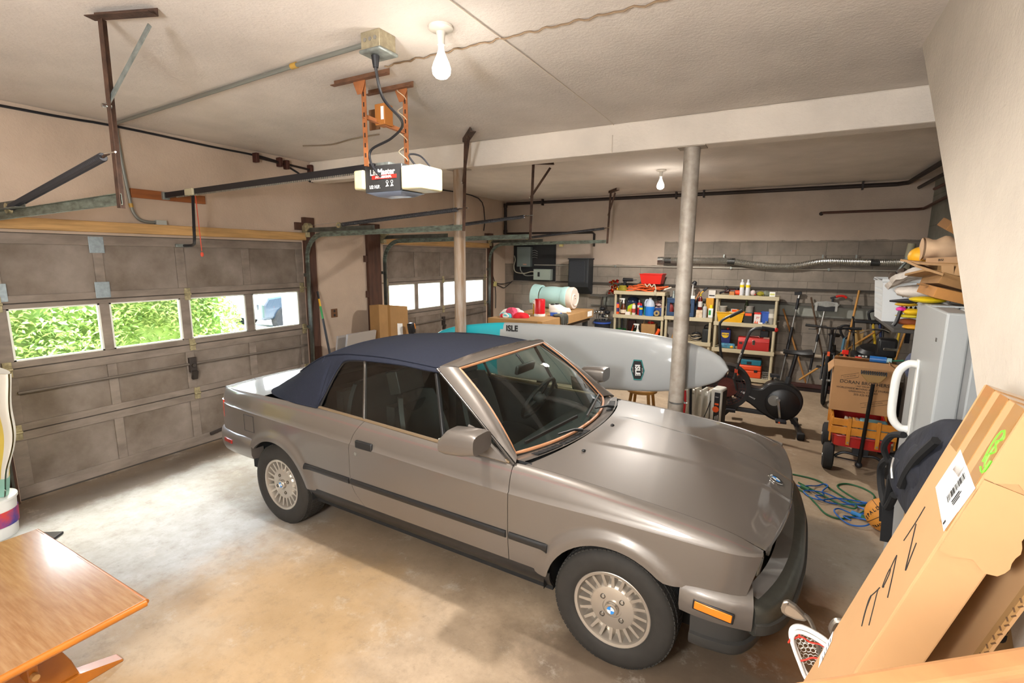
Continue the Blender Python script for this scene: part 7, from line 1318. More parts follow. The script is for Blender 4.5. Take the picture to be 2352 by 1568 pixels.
O(MB(fz).obox((-.002, .14, 1.60), (.003, .02, .018)), 'scratch_mark', mat('dark_scratch', '54504a', .7), dr, smooth=0); O(MB(fz).box(-.002, .3, .36, .42, 1.745, 1.752), 'hinge_cap', FW)
# rack beyond the freezer carrying the basket
t = thing('storage_rack', 'black metal rack behind the freezer under the laundry basket', 'rack', (6.3, 4.6, 0)); O(MB().box(5.93, 6.72, 4.12, 5.12, 1.505, 1.53), 'rack_board', mat('rack_dark', '3a3632', .7), smooth=0, bevel=.004)
for x, y in ((6.40, 5.09), (6.69, 5.09), (6.69, 4.15), (6.40, 4.15)): O(MB().cyl((x, y, 0), (x, y, 1.505), .014, n=10), 'leg', BLACK)
def basket():
    t = thing('laundry_basket', 'white plastic laundry basket with diamond holes, on the rack behind the freezer', 'laundry basket', (6.18, 4.80, 1.531)); BW = mat('basket_white', 'd4d8da', .4)
    x0, x1, y0, y1, z0, z1 = 5.90, 6.46, 4.58, 5.02, 1.531, 1.835; b = MB()
    b.box(x0 + .03, x1 - .03, y0 + .03, y1 - .03, z0, z0 + .006)
    def wall(fn, n, skip):
        H = z1 - z0; r = 7
        for i in range(n):
            for j in range(r):
                a0, a1, c0, c1 = i / n, (i + 1) / n, z0 + H * j / r, z0 + H * (j + 1) / r; am, cm = (a0 + a1) / 2, (c0 + c1) / 2; k = .36
                P = [fn(a0, c0), fn(a1, c0), fn(a1, c1), fn(a0, c1)]
                if skip(i, j):
                    D = [fn(am, cm - k * H / r), fn(am + k / n, cm), fn(am, cm + k * H / r), fn(am - k / n, cm)]; M_ = [fn(am, c0), fn(a1, cm), fn(am, c1), fn(a0, cm)]
                    b.add(P + D + M_, [(0, 8, 4, 7, 11), (8, 1, 9, 5, 4), (9, 2, 10, 6, 5), (10, 3, 11, 7, 6)])
                else: b.add(P, [(0, 1, 2, 3)])
    tp = lambda z: .025 * (1 - (z - z0) / (z1 - z0))
    wall(lambda a, z: (x0 + tp(z) + (x1 - x0 - 2 * tp(z)) * a, y0 + tp(z), z), 20, lambda i, j: 4 <= i <= 18 and 1 <= j <= 4)
    wall(lambda a, z: (x0 + tp(z), y1 - tp(z) - (y1 - y0 - 2 * tp(z)) * a, z), 16, lambda i, j: 1 <= i <= 14 and 1 <= j <= 5)
    wall(lambda a, z: (x1 - tp(z), y0 + tp(z) + (y1 - y0 - 2 * tp(z)) * a, z), 16, lambda i, j: False); wall(lambda a, z: (x1 - tp(z) - (x1 - x0 - 2 * tp(z)) * a, y1 - tp(z), z), 16, lambda i, j: False)
    obj(b, 'basket_body', BW, t, smooth=0, solid=.004); obj(MB().tube(curve3([(x0, y0, z1), (x1, y0, z1), (x1, y1, z1), (x0, y1, z1)], 1, True), .014, 8, closed=True), 'rim', BW, t)
    obj(MB().box(x0 + .04, x1 - .04, y0 + .04, y1 - .04, z0 + .01, z0 + .24), 'dark_contents', mat('dark_laundry', '2a2624', .95), t)
basket()
def cloth(name, fn, nu, nv, m, label, cat, sol=.02, **k): return single(MB().grid(fn, nu, nv), name, m, label, cat, solid=sol, smooth=60)
cloth('quilted_blanket', lambda u, v: (5.905 + .30 * u, 4.36 - .25 * v, 1.80 + .075 * math.sin(PI * min(1, u * .7 + .12)) + .03 * v + .012 * math.sin(14 * u) * math.sin(11 * v) - .05 * (1 - u) * (1 - v)), 16, 12, mat('cream_quilt', 'cfc6bc', .95, var=.12, vs=18, bump=.5, bs=60), 'cream quilted blanket hanging over the basket edge beside the freezer', 'blanket', .035)
single(MB().ball((6.06, 4.28, 1.775), (.13, .10, .045), 18, 10, .15), 'fleece_blanket', mat('white_fleece', 'd6ccc2', .95, bump=.4, bs=50), 'crumpled pale fleece below the quilted blanket', 'blanket')
# folded kites and umbrellas
for k, (x0, x1, y, z, h, c, lb) in enumerate(((5.93, 6.06, 4.22, 1.69, .016, 'c8a020', 'thin yellow folded kite on top of the kite stack'), (5.94, 6.00, 4.20, 1.658, .022, 'd82c94', 'magenta folded kite in the stack beside the basket'), (5.97, 6.09, 4.18, 1.645, .03, 'e0b418', 'broad yellow folded kite in the stack beside the basket'), (5.94, 6.09, 4.19, 1.615, .014, 'c8b82c', 'yellow-green rod of the folded kite stack'), (5.95, 6.08, 4.19, 1.575, .035, '7a3c1c', 'brown patterned folded kite under the yellow one'), (5.98, 6.09, 4.17, 1.545, .025, 'c88c1c', 'ochre folded kite at the bottom of the stack'))):
    single(MB().ball(((x0 + x1) / 2, y, z), ((x1 - x0) / 2, .05, h / 2 + .006), 14, 8, .12), 'folded_kite', mat('kite_' + c, c, .6), lb, 'kite', group='folded kites beside the laundry basket')
t = thing('umbrella', 'closed black umbrella lying across the kite stack', 'umbrella', (6.0, 4.16, 1.6)); obj(MB().tube([(5.90, 4.2, 1.71), (6.0, 4.17, 1.716), (6.10, 4.14, 1.735)], [.006, .018, .010], 8), 'canopy', BLACK, t); obj(MB().tube(curve3([(5.96, 4.16, 1.65), (5.945, 4.15, 1.58), (5.93, 4.15, 1.55)], 5), .012, 8), 'handle', BLACK, t)
# bags and flattened cardboard on the freezer
KR = mat('kraft_paper', 'b28d68', .85, var=.1, vs=6)
t = thing('paper_roll_bag', 'plump tan paper bag lying on top of the cardboard pile', 'bag', (6.02, 3.62, 1.98)); obj(MB().grid(lambda u, v: (5.935 + .30 * u, 3.62 + (.10 + .02 * u) * math.cos(2 * PI * v) * (.75 + .25 * math.sin(PI * min(1, u * 1.6 + .25))), 2.045 + (.052 + .022 * math.sin(PI * min(1, u + .2))) * math.sin(2 * PI * v) * (.85 + .15 * math.cos(6 * PI * u))), 16, 22, flip=True), 'bag_body', mat('tan_sack', 'c9a988', .85, var=.1, vs=8), t); obj(MB().lathe([(.0001, 0), (.05, -.004), (.062, .008)], (5.938, 3.62, 2.045), (-1, 0, 0), 18), 'bag_end', mat('tan_sack', 'c9a988'), t)
obj(MB().obox((6.06, 3.515, 1.985), (.24, .02, .036), (.0, -.06, 0)), 'printed_strip', KR, t); obj(MB().text('BSI', .018, (6.0, 3.503, 1.985), (1, 0, .05), (0, 0, 1)), 'lettering', INK, t, smooth=0)
single(MB().obox((6.09, 3.66, 2.145), (.16, .22, .05), (.2, .55, .1)), 'bent_flap_carton', mat('dark_kraft', '8a6136', .85), 'dark bent carton piece on top of the paper bag, against the stair wall', 'cardboard', smooth=0, bevel=.003)
single(MB().ball((5.945, 3.70, 2.005), (.06, .07, .055), 18, 12), 'yellow_bag', mat('yellow_bag', 'dba11c', .5), 'bright yellow bag peeking out left of the paper bag', 'bag')
def flat(c, d, r, m, nm, lb, cat='cardboard', bev=.003): return single(MB().obox(c, d, r), nm, m, lb, cat, smooth=0, bevel=bev)
t = thing('open_carton', 'flattened open carton with torn flaps on the freezer pile', 'carton', (6.05, 3.6, 1.90)); obj(MB().obox((6.05, 3.62, 1.965), (.34, .34, .012), (.05, .06, .1)), 'top_sheet', CARD, t, smooth=0); obj(MB().obox((5.93, 3.50, 1.945), (.12, .30, .012), (.1, .35, .05)), 'bent_flap', CARD, t, smooth=0); obj(MB().obox((6.06, 3.62, 1.90), (.30, .34, .012), (-.10, .10, .08)), 'lower_sheet', CARDD, t, smooth=0); obj(MB().obox((6.022, 3.44, 1.92), (.05, .012, .075), (0, -.1, 0)), 'standing_flap', CARD, t, smooth=0); obj(MB().obox((6.10, 3.44, 1.925), (.10, .014, .05), (0, .12, 0)), 'end_flap', CARD, t, smooth=0); obj(MB().obox((6.10, 3.65, 1.945), (.22, .3, .05), (0, .02, 0)), 'folded_core', CARDD, t, smooth=0)
flat((6.11, 3.55, 1.845), (.28, .32, .06), (-.05, .30, .05), mat('brown_kraft', '8f6a40', .85, var=.12, vs=6), 'flattened_box', 'dark brown flattened box on the freezer, below the torn carton'); flat((6.12, 3.50, 1.785), (.34, .34, .055), (.03, .24, .04), mat('amber_kraft', 'a8743a', .8, var=.15, vs=5), 'flattened_box', 'amber brown paper bundle lying directly on the freezer top'); flat((6.02, 3.50, 1.835), (.22, .03, .008), (0, .18, .1), mat('brown_kraft', '8f6a40'), 'cardboard_strip', 'thin brown cardboard edge sticking out over the quilt')
single(MB().ball((5.99, 3.62, 1.762), (.085, .10, .018), 16, 8), 'yellow_sheet', mat('yellow_sheet', 'dcc01c', .5), 'yellow plastic sheet flat on the freezer top corner', 'sheet')
single(MB().ball((5.93, 4.36, 1.87), (.035, .05, .03), 12, 8, .2).ball((5.97, 4.34, 1.90), (.03, .05, .03), 12, 8, .2), 'dark_gloves', mat('brown_blue_glove', '4a3c30', .8), 'dark gloves tucked between yellow bag and quilt', 'gloves'); single(MB().box(5.93, 6.03, 3.80, 4.05, 1.53, 1.905), 'tall_box', mat('dark_kraft_box', '5c4630', .9), 'dark upright box behind the freezer corner, under the gloves', 'box', smooth=0) if False else None
# ------------------------------------------------------------ floor around the wagon: cords and ball
GC = mat('green_cord', '1c5a34', .6); BC = mat('blue_cord', '1c5aa8', .55)
t = thing('green_cable', 'dark green extension cable looping across the floor before the wagon', 'extension cable', (5.7, 4.9, 0)); 
gp = [(5.35, 5.10), (5.55, 5.10), (5.68, 5.06), (5.78, 4.90), (5.92, 4.72), (6.02, 4.75), (6.08, 4.95), (6.02, 5.08), (5.90, 5.12), (5.82, 5.02), (5.90, 4.86), (6.02, 4.72)]
obj(MB().tube(curve3([(x, y, .008) for x, y in gp], 7), .007, 6), 'cable', GC, t); gp2 = [(5.50, 4.80), (5.58, 4.70), (5.64, 4.55), (5.70, 4.40), (5.78, 4.36), (5.86, 4.42), (5.93, 4.52), (5.98, 4.62)]; obj(MB().tube(curve3([(x, y, .008) for x, y in gp2], 7), .007, 6), 'cable', GC, t); obj(MB().tube(curve3([(5.52, 4.93, .008), (5.64, 4.78, .02), (5.80, 4.62, .02), (5.90, 4.58, .02), (5.92, 4.66, .02), (5.84, 4.72, .01)], 7), .007, 6), 'cable', GC, t)
obj(MB().cyl((5.54, 4.83, .018), (5.60, 4.78, .018), .020, .014, 10), 'plug', GC, t); obj(MB().cyl((5.94, 4.46, .018), (6.00, 4.44, .018), .018, n=10), 'socket', GC, t)
t = thing('blue_cable', 'bright blue cable tangled on the floor beside the basketball', 'extension cable', (5.85, 4.6, 0)); 
bp = [(5.46, 4.93), (5.52, 4.82), (5.60, 4.85), (5.66, 4.93), (5.72, 4.98), (5.74, 4.92), (5.70, 4.84), (5.70, 4.72), (5.64, 4.66), (5.74, 4.62), (5.90, 4.66), (6.0, 4.72), (5.95, 4.77), (5.80, 4.72), (5.68, 4.60), (5.60, 4.66), (5.56, 4.74), (5.70, 4.76), (5.86, 4.70), (5.96, 4.62), (5.98, 4.54), (5.90, 4.50), (5.80, 4.52), (5.76, 4.42), (5.84, 4.30), (5.94, 4.30), (5.99, 4.38), (5.92, 4.44), (5.82, 4.40), (5.86, 4.33)]
obj(MB().tube(curve3([(x, y, .010 + .010 * (i % 3)) for i, (x, y) in enumerate(bp)], 7), .006, 6), 'cable', BC, t); obj(MB().cyl((5.88, 4.50, .02), (5.95, 4.46, .02), .016, n=10), 'plug', mat('blue_plug', '2f7ab8', .5), t)
t = thing('basketball', 'orange and black basketball lettered Spalding on the floor by the freezer', 'ball', (6.055, 4.34, 0)); c = Vector((6.055, 4.34, .121)); ob = obj(MB().ball(tuple(c), .120, 36, 24), 'ball', mat('basketball_orange', 'c8832c', .6, bump=.25, bs=260), t)
def onball(mb, lon, lat, s, n_=None):
    vd = (CAM - c).normalized(); e = Vector((0, 0, 1)).cross(vd).normalized(); u_ = vd.cross(e)
    return vd, e, u_
vd, e, u_ = onball(None, 0, 0, 0)
def arc(mb, cen, ang, r=.1205):
    a = Vector(cen).normalized(); x = a.orthogonal().normalized(); y = a.cross(x); k = 40; mb.tube([c + (a * math.sin(ang) + (x * math.cos(2 * PI * i / k) + y * math.sin(2 * PI * i / k)) * math.cos(ang)) * r for i in range(k)], .0022, 5, closed=True)
sm_ = MB(); arc(sm_, (e + u_ * .9), 0); arc(sm_, (e * .9 - u_), 0); arc(sm_, (e + u_ * .9), .75); obj(sm_, 'seam', INK, ob)
def balltext(txt, size, a0, dv, rot, m, nm):
    for i, chh in enumerate(txt):
        f = (i - (len(txt) - 1) / 2) * size * .82 / .12; dirx = e * math.cos(rot) + u_ * math.sin(rot); diry = -e * math.sin(rot) + u_ * math.cos(rot)
        nrm = (vd + e * a0[0] + u_ * a0[1]).normalized(); p_ = (nrm * math.cos(f) + (dirx - nrm * dirx.dot(nrm)).normalized() * math.sin(f)).normalized(); tx = (dirx - p_ * dirx.dot(p_)).normalized(); obj(MB().text(chh, size, c + p_ * .1206, tx, p_.cross(tx), ext=.0012, bold=.0006), nm, m, ob, smooth=0)
balltext('SPALDING', .036, (-.45, .25), 0, .75, INK, 'lettering'); balltext('TRADITION', .026, (.05, -.55), 0, .95, INK, 'lettering')
# ------------------------------------------------------------ cartons in the right foreground
K = .96; Lc = CAM + K * (Vector((5.733, 1.575, 1.69)) - CAM); ax = Vector((.2916, 0, .9566)); nb = Vector((.9566, 0, -.2916)); wy = Vector((0, -1, 0)); WA = .244 * K; LEN = Lc.z / ax.z - .004; TH = .092
def FA(s, w, d=0.0): return Lc - ax * s * K + wy * w * K - nb * d      # a point on the broad face: s down from the top, w across, d out of the face
def sheetbox(mb, s0, s1, w0, w1, t0, t1):
    """a slab in the carton's own axes: along, across, into the carton"""
    q = lambda s, w, tt: Lc - ax * s + wy * w + nb * tt
    vs = [q(s, w, tt) for tt in (t0, t1) for s, w in ((s0, w0), (s0, w1), (s1, w1), (s1, w0))]; return mb.add(vs, [(0, 1, 2, 3), (7, 6, 5, 4), (0, 4, 5, 1), (1, 5, 6, 2), (2, 6, 7, 3), (3, 7, 4, 0)])
t = thing('long_carton', 'long narrow carton with a shipping label, leaning up against the stair wall', 'carton', (5.45, 1.42, 0)); LC = mat('fresh_cardboard', 'b28a5f', .85, var=.04, vs=4); LT = mat('clear_brown_tape', '9c7444', .28, coat=.5)
O = lambda mb, n, m, par=None, **k: obj(mb, n, m, par or t, **k)
bd = O(sheetbox(MB(), 0, LEN, 0, WA, 0, TH), 'body', LC, smooth=0, bevel=.004)
for w0, w1, s1 in ((.018, .071, .165), (.108, .158, .20), (.195, .243, .30)): O(sheetbox(MB(), -.001, s1 * K, w0 * K, w1 * K, -.0012, .0), 'tape', LT, bd, smooth=0)
for w0, w1 in ((.018, .071), (.108, .158), (.195, .243)): O(sheetbox(MB(), -.0012, .0005, w0 * K, w1 * K, -.001, TH), 'tape', LT, bd, smooth=0)
# torn, crushed flap layers on the near narrow face
def torn(s0, s1, t0, t1, dep, nm):
    n_ = 14; pts = []
    for i in range(n_ + 1): u = i / n_; pts.append((s0 + (s1 - s0) * u, t1 + .004 * math.sin(9 * u + s0 * 7) + .003 * math.sin(23 * u)))
    poly = [(s0, t0)] + pts + [(s1 + .006, t1 - .025), (s1 - .012, t1 - .05), (s1 + .004, t0 + .02), (s1, t0)]
    mb = MB().prism(poly, lambda s, tt: Lc - ax * s + wy * (WA + dep) + nb * tt, lambda s, tt: Lc - ax * s + wy * (WA + dep - .004) + nb * tt); return O(mb, nm, LC, bd, smooth=0)
torn(.0, .15, .0, .100, .008, 'top_flap'); torn(.155, .33, .004, .108, .006, 'torn_flap')
lab = O(MB().add([FA(*q, .0012) for q in ((.154, .086), (.264, .079), (.305, .237), (.185, .250))], [(0, 1, 2, 3)]), 'shipping_label', PAPER, smooth=0, solid=.0005)
LQ = lambda a, b: (FA(.154, .086) * (1 - a) + FA(.264, .079) * a) * (1 - b) + (FA(.185, .250) * (1 - a) + FA(.305, .237) * a) * b
random.seed(3); brm = MB(); x = 0.0
while x < .62:
    w_ = random.choice((.008, .012, .02)); q = [LQ(.10 + x, .50), LQ(.10 + x + w_, .50), LQ(.10 + x + w_, .64), LQ(.10 + x, .64)]; brm.add([p - nb * .0022 for p in q], [(0, 1, 2, 3)]); x += w_ + random.choice((.008, .014, .02))
O(brm, 'barcode', INK, lab, smooth=0)
for b0, b1, a0, a1 in ((.42, .425, .05, .75), (.70, .73, .35, .62), (.75, .77, .30, .62), (.79, .81, .38, .60), (.86, .90, .88, .97)): O(MB().add([LQ(a0, b0) - nb * .0022, LQ(a1, b0) - nb * .0022, LQ(a1, b1) - nb * .0022, LQ(a0, b1) - nb * .0022], [(0, 1, 2, 3)]), 'printed_line', INK, lab, smooth=0)
O(MB().text('1CZJ41', .016, LQ(.52, .72) - nb * .0024, (LQ(1, .7) - LQ(0, .7)), (LQ(.5, .6) - LQ(.5, .8)), ext=.0002), 'lettering', INK, lab, smooth=0) if False else None
sl = O(MB().add([FA(*q, .0012) for q in ((.80, .004), (.815, .03), (.90, .05), (.885, .015))], [(0, 1, 2, 3)]), 'small_sticker', PAPER, smooth=0, solid=.0005); 
for k in range(5): O(MB().add([FA(.815 + k * .013, .014 + .005 * k, .002), FA(.821 + k * .013, .014 + .005 * k, .002), FA(.823 + k * .013, .030 + .004 * k, .002), FA(.817 + k * .013, .030 + .004 * k, .002)], [(0, 1, 2, 3)]), 'barcode', mat('grey_ink', '77777a', .8), sl, smooth=0)
def pen(pts, nm='handwriting', m=INK, r=.0011): return O(MB().tube(curve3([FA(s, w, .001) for s, w in pts], 6), r, 5), nm, m, bd)
pen([(.318, .086), (.365, .088), (.423, .085)]); pen([(.365, .095), (.41, .14), (.452, .182), (.42, .168), (.388, .153)])
pen([(.545, .128), (.510, .118), (.498, .106), (.515, .107), (.545, .122), (.540, .13)]); pen([(.462, .096), (.470, .105), (.50, .140), (.538, .180)]); pen([(.462, .096), (.475, .098), (.50, .106)])
pen([(.662, .143), (.63, .112), (.597, .094), (.612, .096), (.64, .118), (.662, .143)]); pen([(.556, .112), (.568, .112), (.60, .144), (.632, .175)]); pen([(.556, .112), (.575, .105), (.597, .094)])
GI = mat('green_marker', '6cc832', .6)
pen([(.135, .215), (.09, .207), (.06, .214), (.065, .23), (.10, .222), (.135, .228)], 'green_scribble', GI, .002); pen([(.14, .235), (.12, .215), (.10, .238), (.085, .218), (.07, .238), (.055, .222)], 'green_scribble', GI, .002); pen([(.145, .22), (.15, .24), (.12, .243)], 'green_scribble', GI, .0025)
# second open carton behind it: only its corrugated edge and inside show
t = thing('open_long_carton', 'second long open carton with a corrugated edge, right behind the labelled one', 'carton', (5.62, 1.42, 0)); 
s_in = sheetbox(MB(), .16, LEN - .06, -.0, WA - .012, .168, .174); O(s_in, 'back_panel', CARD, smooth=0); O(sheetbox(MB(), .16, LEN - .06, WA - .03, WA - .012, .160, .168), 'corrugated_edge', CARDI, smooth=0); O(sheetbox(MB(), .17, LEN - .06, .004, .010, TH + .004, .168), 'inner_side', mat('shaded_card', 'a8793f', .9), smooth=0)
cg = MB()
for k in range(90):
    s = .2 + k * .0125; q = Lc - ax * s + wy * (WA - .0118) + nb * (.164 + .0025 * (-1) ** k); cg.obox(q, (.003, .0015, .009), (0, .3 + .6 * (-1) ** k, 0))
O(cg, 'flutes', mat('flute_shadow', '5a4026', .9), smooth=0)
# stack under the stairs with the backpack
t = thing('stair_carton', 'brown carton under the stairs with a partly hidden white label, behind the long cartons', 'carton', (5.95, 1.68, 0)); SCM = mat('shaded_cardboard', '9a7a54', .85, var=.06, vs=4); O(MB().box(5.70, 6.25, 1.60, 1.76, 0, 1.2), 'body', SCM, smooth=0, bevel=.005)
O(MB().box(5.745, 5.826, 1.5965, 1.5995, .98, 1.155), 'label', PAPER, smooth=0); O(MB().text('RGI', .028, (5.806, 1.596, 1.09), (1, 0, 0), (0, 0, 1), ext=.0004), 'lettering', INK, smooth=0); O(MB().text('SR', .05, (5.842, 1.598, 1.04), (0, 0, -1), (1, 0, 0), ext=.0004, bold=.002), 'lettering', INK, smooth=0)
for k in range(8): O(MB().box(5.765 + k * .007, 5.768 + k * .007 + .002 * (k % 2), 1.5945, 1.596, 1.0, 1.035), 'barcode', INK, smooth=0)
single(MB().box(5.83, 6.30, 1.80, 2.64, 0, .93), 'storage_carton', SCM, 'plain carton under the backpack, hidden by the long carton', 'carton', smooth=0, bevel=.005)
t = thing('backpack', 'navy backpack with black straps and silver zips, sitting between the freezer and the long carton', 'backpack', (5.85, 2.4, .931)); NB = mat('navy_nylon', '171a26', .8, var=.35, vs=14, bump=.5, bs=22); BS = mat('black_webbing', '0e0e10', .85)
sec = [(2.30, .30, .02), (2.30, .36, .07), (2.32, .385, .10), (2.36, .40, .115), (2.33, .39, .11), (2.26, .345, .10), (2.19, .27, .085), (2.13, .17, .065), (2.10, .03, .01)]
hs = [.935, .945, .99, 1.08, 1.17, 1.26, 1.34, 1.41, 1.45]
fy = spl([(i / 8, q[0]) for i, q in enumerate(sec)]); fd = spl([(i / 8, q[1]) for i, q in enumerate(sec)]); fx_ = spl([(i / 8, q[2]) for i, q in enumerate(sec)]); fh = spl([(i / 8, q) for i, q in enumerate(hs)])
def bag(u, v):
    a = 2 * PI * v; ca, sa = math.cos(a), math.sin(a); wob = 1 + .05 * math.sin(5 * a + 7 * u) + .03 * math.sin(11 * a - 13 * u)
    return (5.875 + fx_(u) * wob * math.copysign(abs(ca) ** .65, ca), fy(u) + fd(u) * wob * math.copysign(abs(sa) ** .65, sa), fh(u) + .012 * math.sin(3 * a) * u)
O(MB().grid(bag, 36, 56), 'main_body', NB, smooth=70)
O(MB().ball((5.80, 2.58, 1.06), (.045, .14, .09), 24, 14, .06), 'front_pocket', NB); O(MB().ball((5.80, 2.30, 1.20), (.05, .16, .10), 24, 14, .05), 'upper_pocket', NB)
zp = curve3([(5.775, 2.12, 1.37), (5.755, 2.22, 1.27), (5.75, 2.32, 1.17), (5.75, 2.38, 1.09)], 10); O(MB().tube(zp, .006, 6), 'zip', mat('silver_zip', 'a8a8a6', .35, .9)); O(MB().tube([p + Vector((.004, -.018, .012)) for p in zp], .015, 6), 'zip_flap', BS)
O(MB().tube(curve3([(5.78, 2.58, 1.25), (5.755, 2.68, 1.21), (5.75, 2.78, 1.12), (5.78, 2.80, 1.05)], 8), .014, 8), 'side_handle', BS); O(MB().tube(curve3([(5.755, 2.56, 1.15), (5.75, 2.55, 1.11), (5.752, 2.52, 1.07)], 6), .006, 6), 'zip_pull', mat('silver_zip', 'a8a8a6'))
O(MB().tube(curve3([(5.79, 2.78, 1.06), (5.80, 2.95, 1.01), (5.81, 3.15, .90), (5.82, 3.16, .80), (5.82, 3.02, .76), (5.81, 2.86, .80), (5.80, 2.70, .93)], 8), .017, 8), 'shoulder_strap', BS); O(MB().tube(curve3([(5.79, 2.74, 1.0), (5.80, 2.80, .92), (5.81, 2.88, .80)], 6), .02, 8), 'shoulder_strap', BS); O(MB().bar((5.815, 2.88, .80), (5.82, 2.86, .62), .045, .006, (0, 1, 0)), 'hanging_webbing', BS); O(MB().bar((5.82, 3.0, .76), (5.83, 3.0, .66), .045, .006, (0, 1, 0)), 'hanging_webbing', BS)
# clubs and lacrosse stick behind the long carton
t = thing('golf_club', 'worn iron golf club head in front of the car bumper', 'golf club', (5.50, 1.72, 0)); IR = mat('worn_iron', '9b948a', .35, .85, var=.15, vs=30)
hp = [(5.368, .835), (5.372, .858), (5.386, .866), (5.41, .856), (5.434, .836), (5.447, .820), (5.440, .812), (5.415, .808), (5.385, .812), (5.372, .820)]
O(MB().prism(hp, lambda x, z: (x, 1.742, z), lambda x, z: (x + .004, 1.760, z)), 'club_head', IR, smooth=0, bevel=.004); O(MB().prism([(5.414 + (x - 5.414) * .72, .832 + (z - .834) * .62) for x, z in hp], lambda x, z: (x, 1.7405, z), lambda x, z: (x, 1.742, z)), 'club_face', mat('worn_face', 'a2917e', .5, .5), smooth=0); O(MB().tube(curve3([(5.437, 1.75, .832), (5.455, 1.75, .818), (5.475, 1.748, .775), (5.49, 1.745, .72)], 6), .007, 8), 'hosel', IR); O(MB().cyl((5.49, 1.745, .72), (5.60, 1.70, .003), .0055, n=8), 'shaft', STEEL); O(MB().text('3', .011, (5.388, 1.7415, .8585), (1, 0, -.3), (.3, 0, 1), ext=.0003), 'lettering', INK, smooth=0)
t = thing('golf_club', 'dark grey golf club head half hidden behind the long carton', 'golf club', (5.62, 1.85, 0)); O(MB().tube(curve3([(5.555, 1.80, .815), (5.53, 1.80, .810), (5.522, 1.80, .775), (5.54, 1.80, .752), (5.56, 1.80, .775)], 6), .010, 8), 'club_head', IR); O(MB().cyl((5.56, 1.80, .775), (5.66, 1.78, .003), .0055, n=8), 'shaft', STEEL)
t = thing('lacrosse_stick', 'white lacrosse stick head with red lacing and white netting, beside the long carton', 'lacrosse stick', (5.50, 1.70, 0)); LW = mat('lacrosse_white', 'dcd8d2', .4)
fr = [(5.457, 1.70, .66), (5.432, 1.715, .70), (5.410, 1.73, .745), (5.408, 1.735, .775), (5.425, 1.74, .79), (5.46, 1.74, .788), (5.505, 1.73, .775), (5.535, 1.72, .745), (5.53, 1.71, .70), (5.49, 1.70, .655)]
hdl = O(MB().tube(curve3(fr, 5, True), .009, 8, closed=True), 'head_frame', LW); O(MB().tube(curve3([(p[0] + .003, p[1] - .018, p[2] - .006) for p in fr], 5, True), .006, 8, closed=True), 'inner_rim', LW, hdl)
nt_ = MB()
for r in range(7):
    for k in range(8):
        hx0, hz0_ = 5.425 + k * .014 + (r % 2) * .007 + .002 * r, .765 - r * .016
        if hx0 > 5.528: continue
        pp_ = [(hx0 + .0075 * math.cos(PI / 6 + i * PI / 3), 1.742 + .03 * math.sin(PI * (k + .5) / 8) * math.sin(PI * (r + .5) / 7), hz0_ + .0085 * math.sin(PI / 6 + i * PI / 3)) for i in range(6)]; nt_.tube(pp_, .0012, 4, closed=True)
O(nt_, 'netting', mat('net_white', 'd8d2c8', .8), hdl, smooth=0)
RL = mat('red_lace', 'c8301c', .7)
for pts in ([(5.408, 1.722, .745), (5.425, 1.722, .765), (5.44, 1.72, .770), (5.46, 1.72, .762), (5.49, 1.72, .765), (5.52, 1.715, .755)], [(5.432, 1.70, .695), (5.45, 1.70, .708), (5.47, 1.70, .725), (5.50, 1.70, .728), (5.525, 1.70, .722)], [(5.412, 1.72, .77), (5.405, 1.72, .75), (5.40, 1.72, .735)], [(5.425, 1.722, .788), (5.43, 1.722, .765)]): O(MB().tube(curve3(pts, 6), .003, 5), 'red_lace', RL, hdl)
O(MB().cyl((5.475, 1.70, .657), (5.56, 1.66, .003), .012, n=10), 'shaft', mat('lacrosse_shaft', 'a8a8a8', .3, .8))
# pine guard of the stairs in the bottom right corner
P1 = Vector((5.361, .632, 1.485)); P2 = Vector((5.587, .766, 1.528)); dv = (P2 - P1); A_ = P1 - dv * .75; B_2 = P1 + dv * 1.75; nrm = Vector((dv.y, -dv.x, 0)).normalized()
PN = mat('orange_pine', 'a4754a', .45, var=.16, vs=3, stretch=(2, 2, 14), coat=.3)
t = thing('stair_guard', 'orange varnished pine guard board in the bottom right corner', 'board', ((A_.x + B_2.x) / 2, (A_.y + B_2.y) / 2, 0))
vs = [A_, B_2, Vector((B_2.x, B_2.y, B_2.z - .16)), Vector((A_.x, A_.y, A_.z - .16))]; O(MB().add(vs + [v + nrm * .035 for v in vs], [(0, 1, 2, 3), (7, 6, 5, 4), (0, 4, 5, 1), (1, 5, 6, 2), (2, 6, 7, 3), (3, 7, 4, 0)]), 'top_board', PN, smooth=0, bevel=.008, seg=3)
for q in (A_ + dv * .1, B_2 - dv * .1): O(MB().bar(Vector((q.x, q.y, 0)) + nrm * .02, Vector((q.x, q.y, q.z - .15)) + nrm * .02, .05, .03), 'post', PN, bevel=.004)
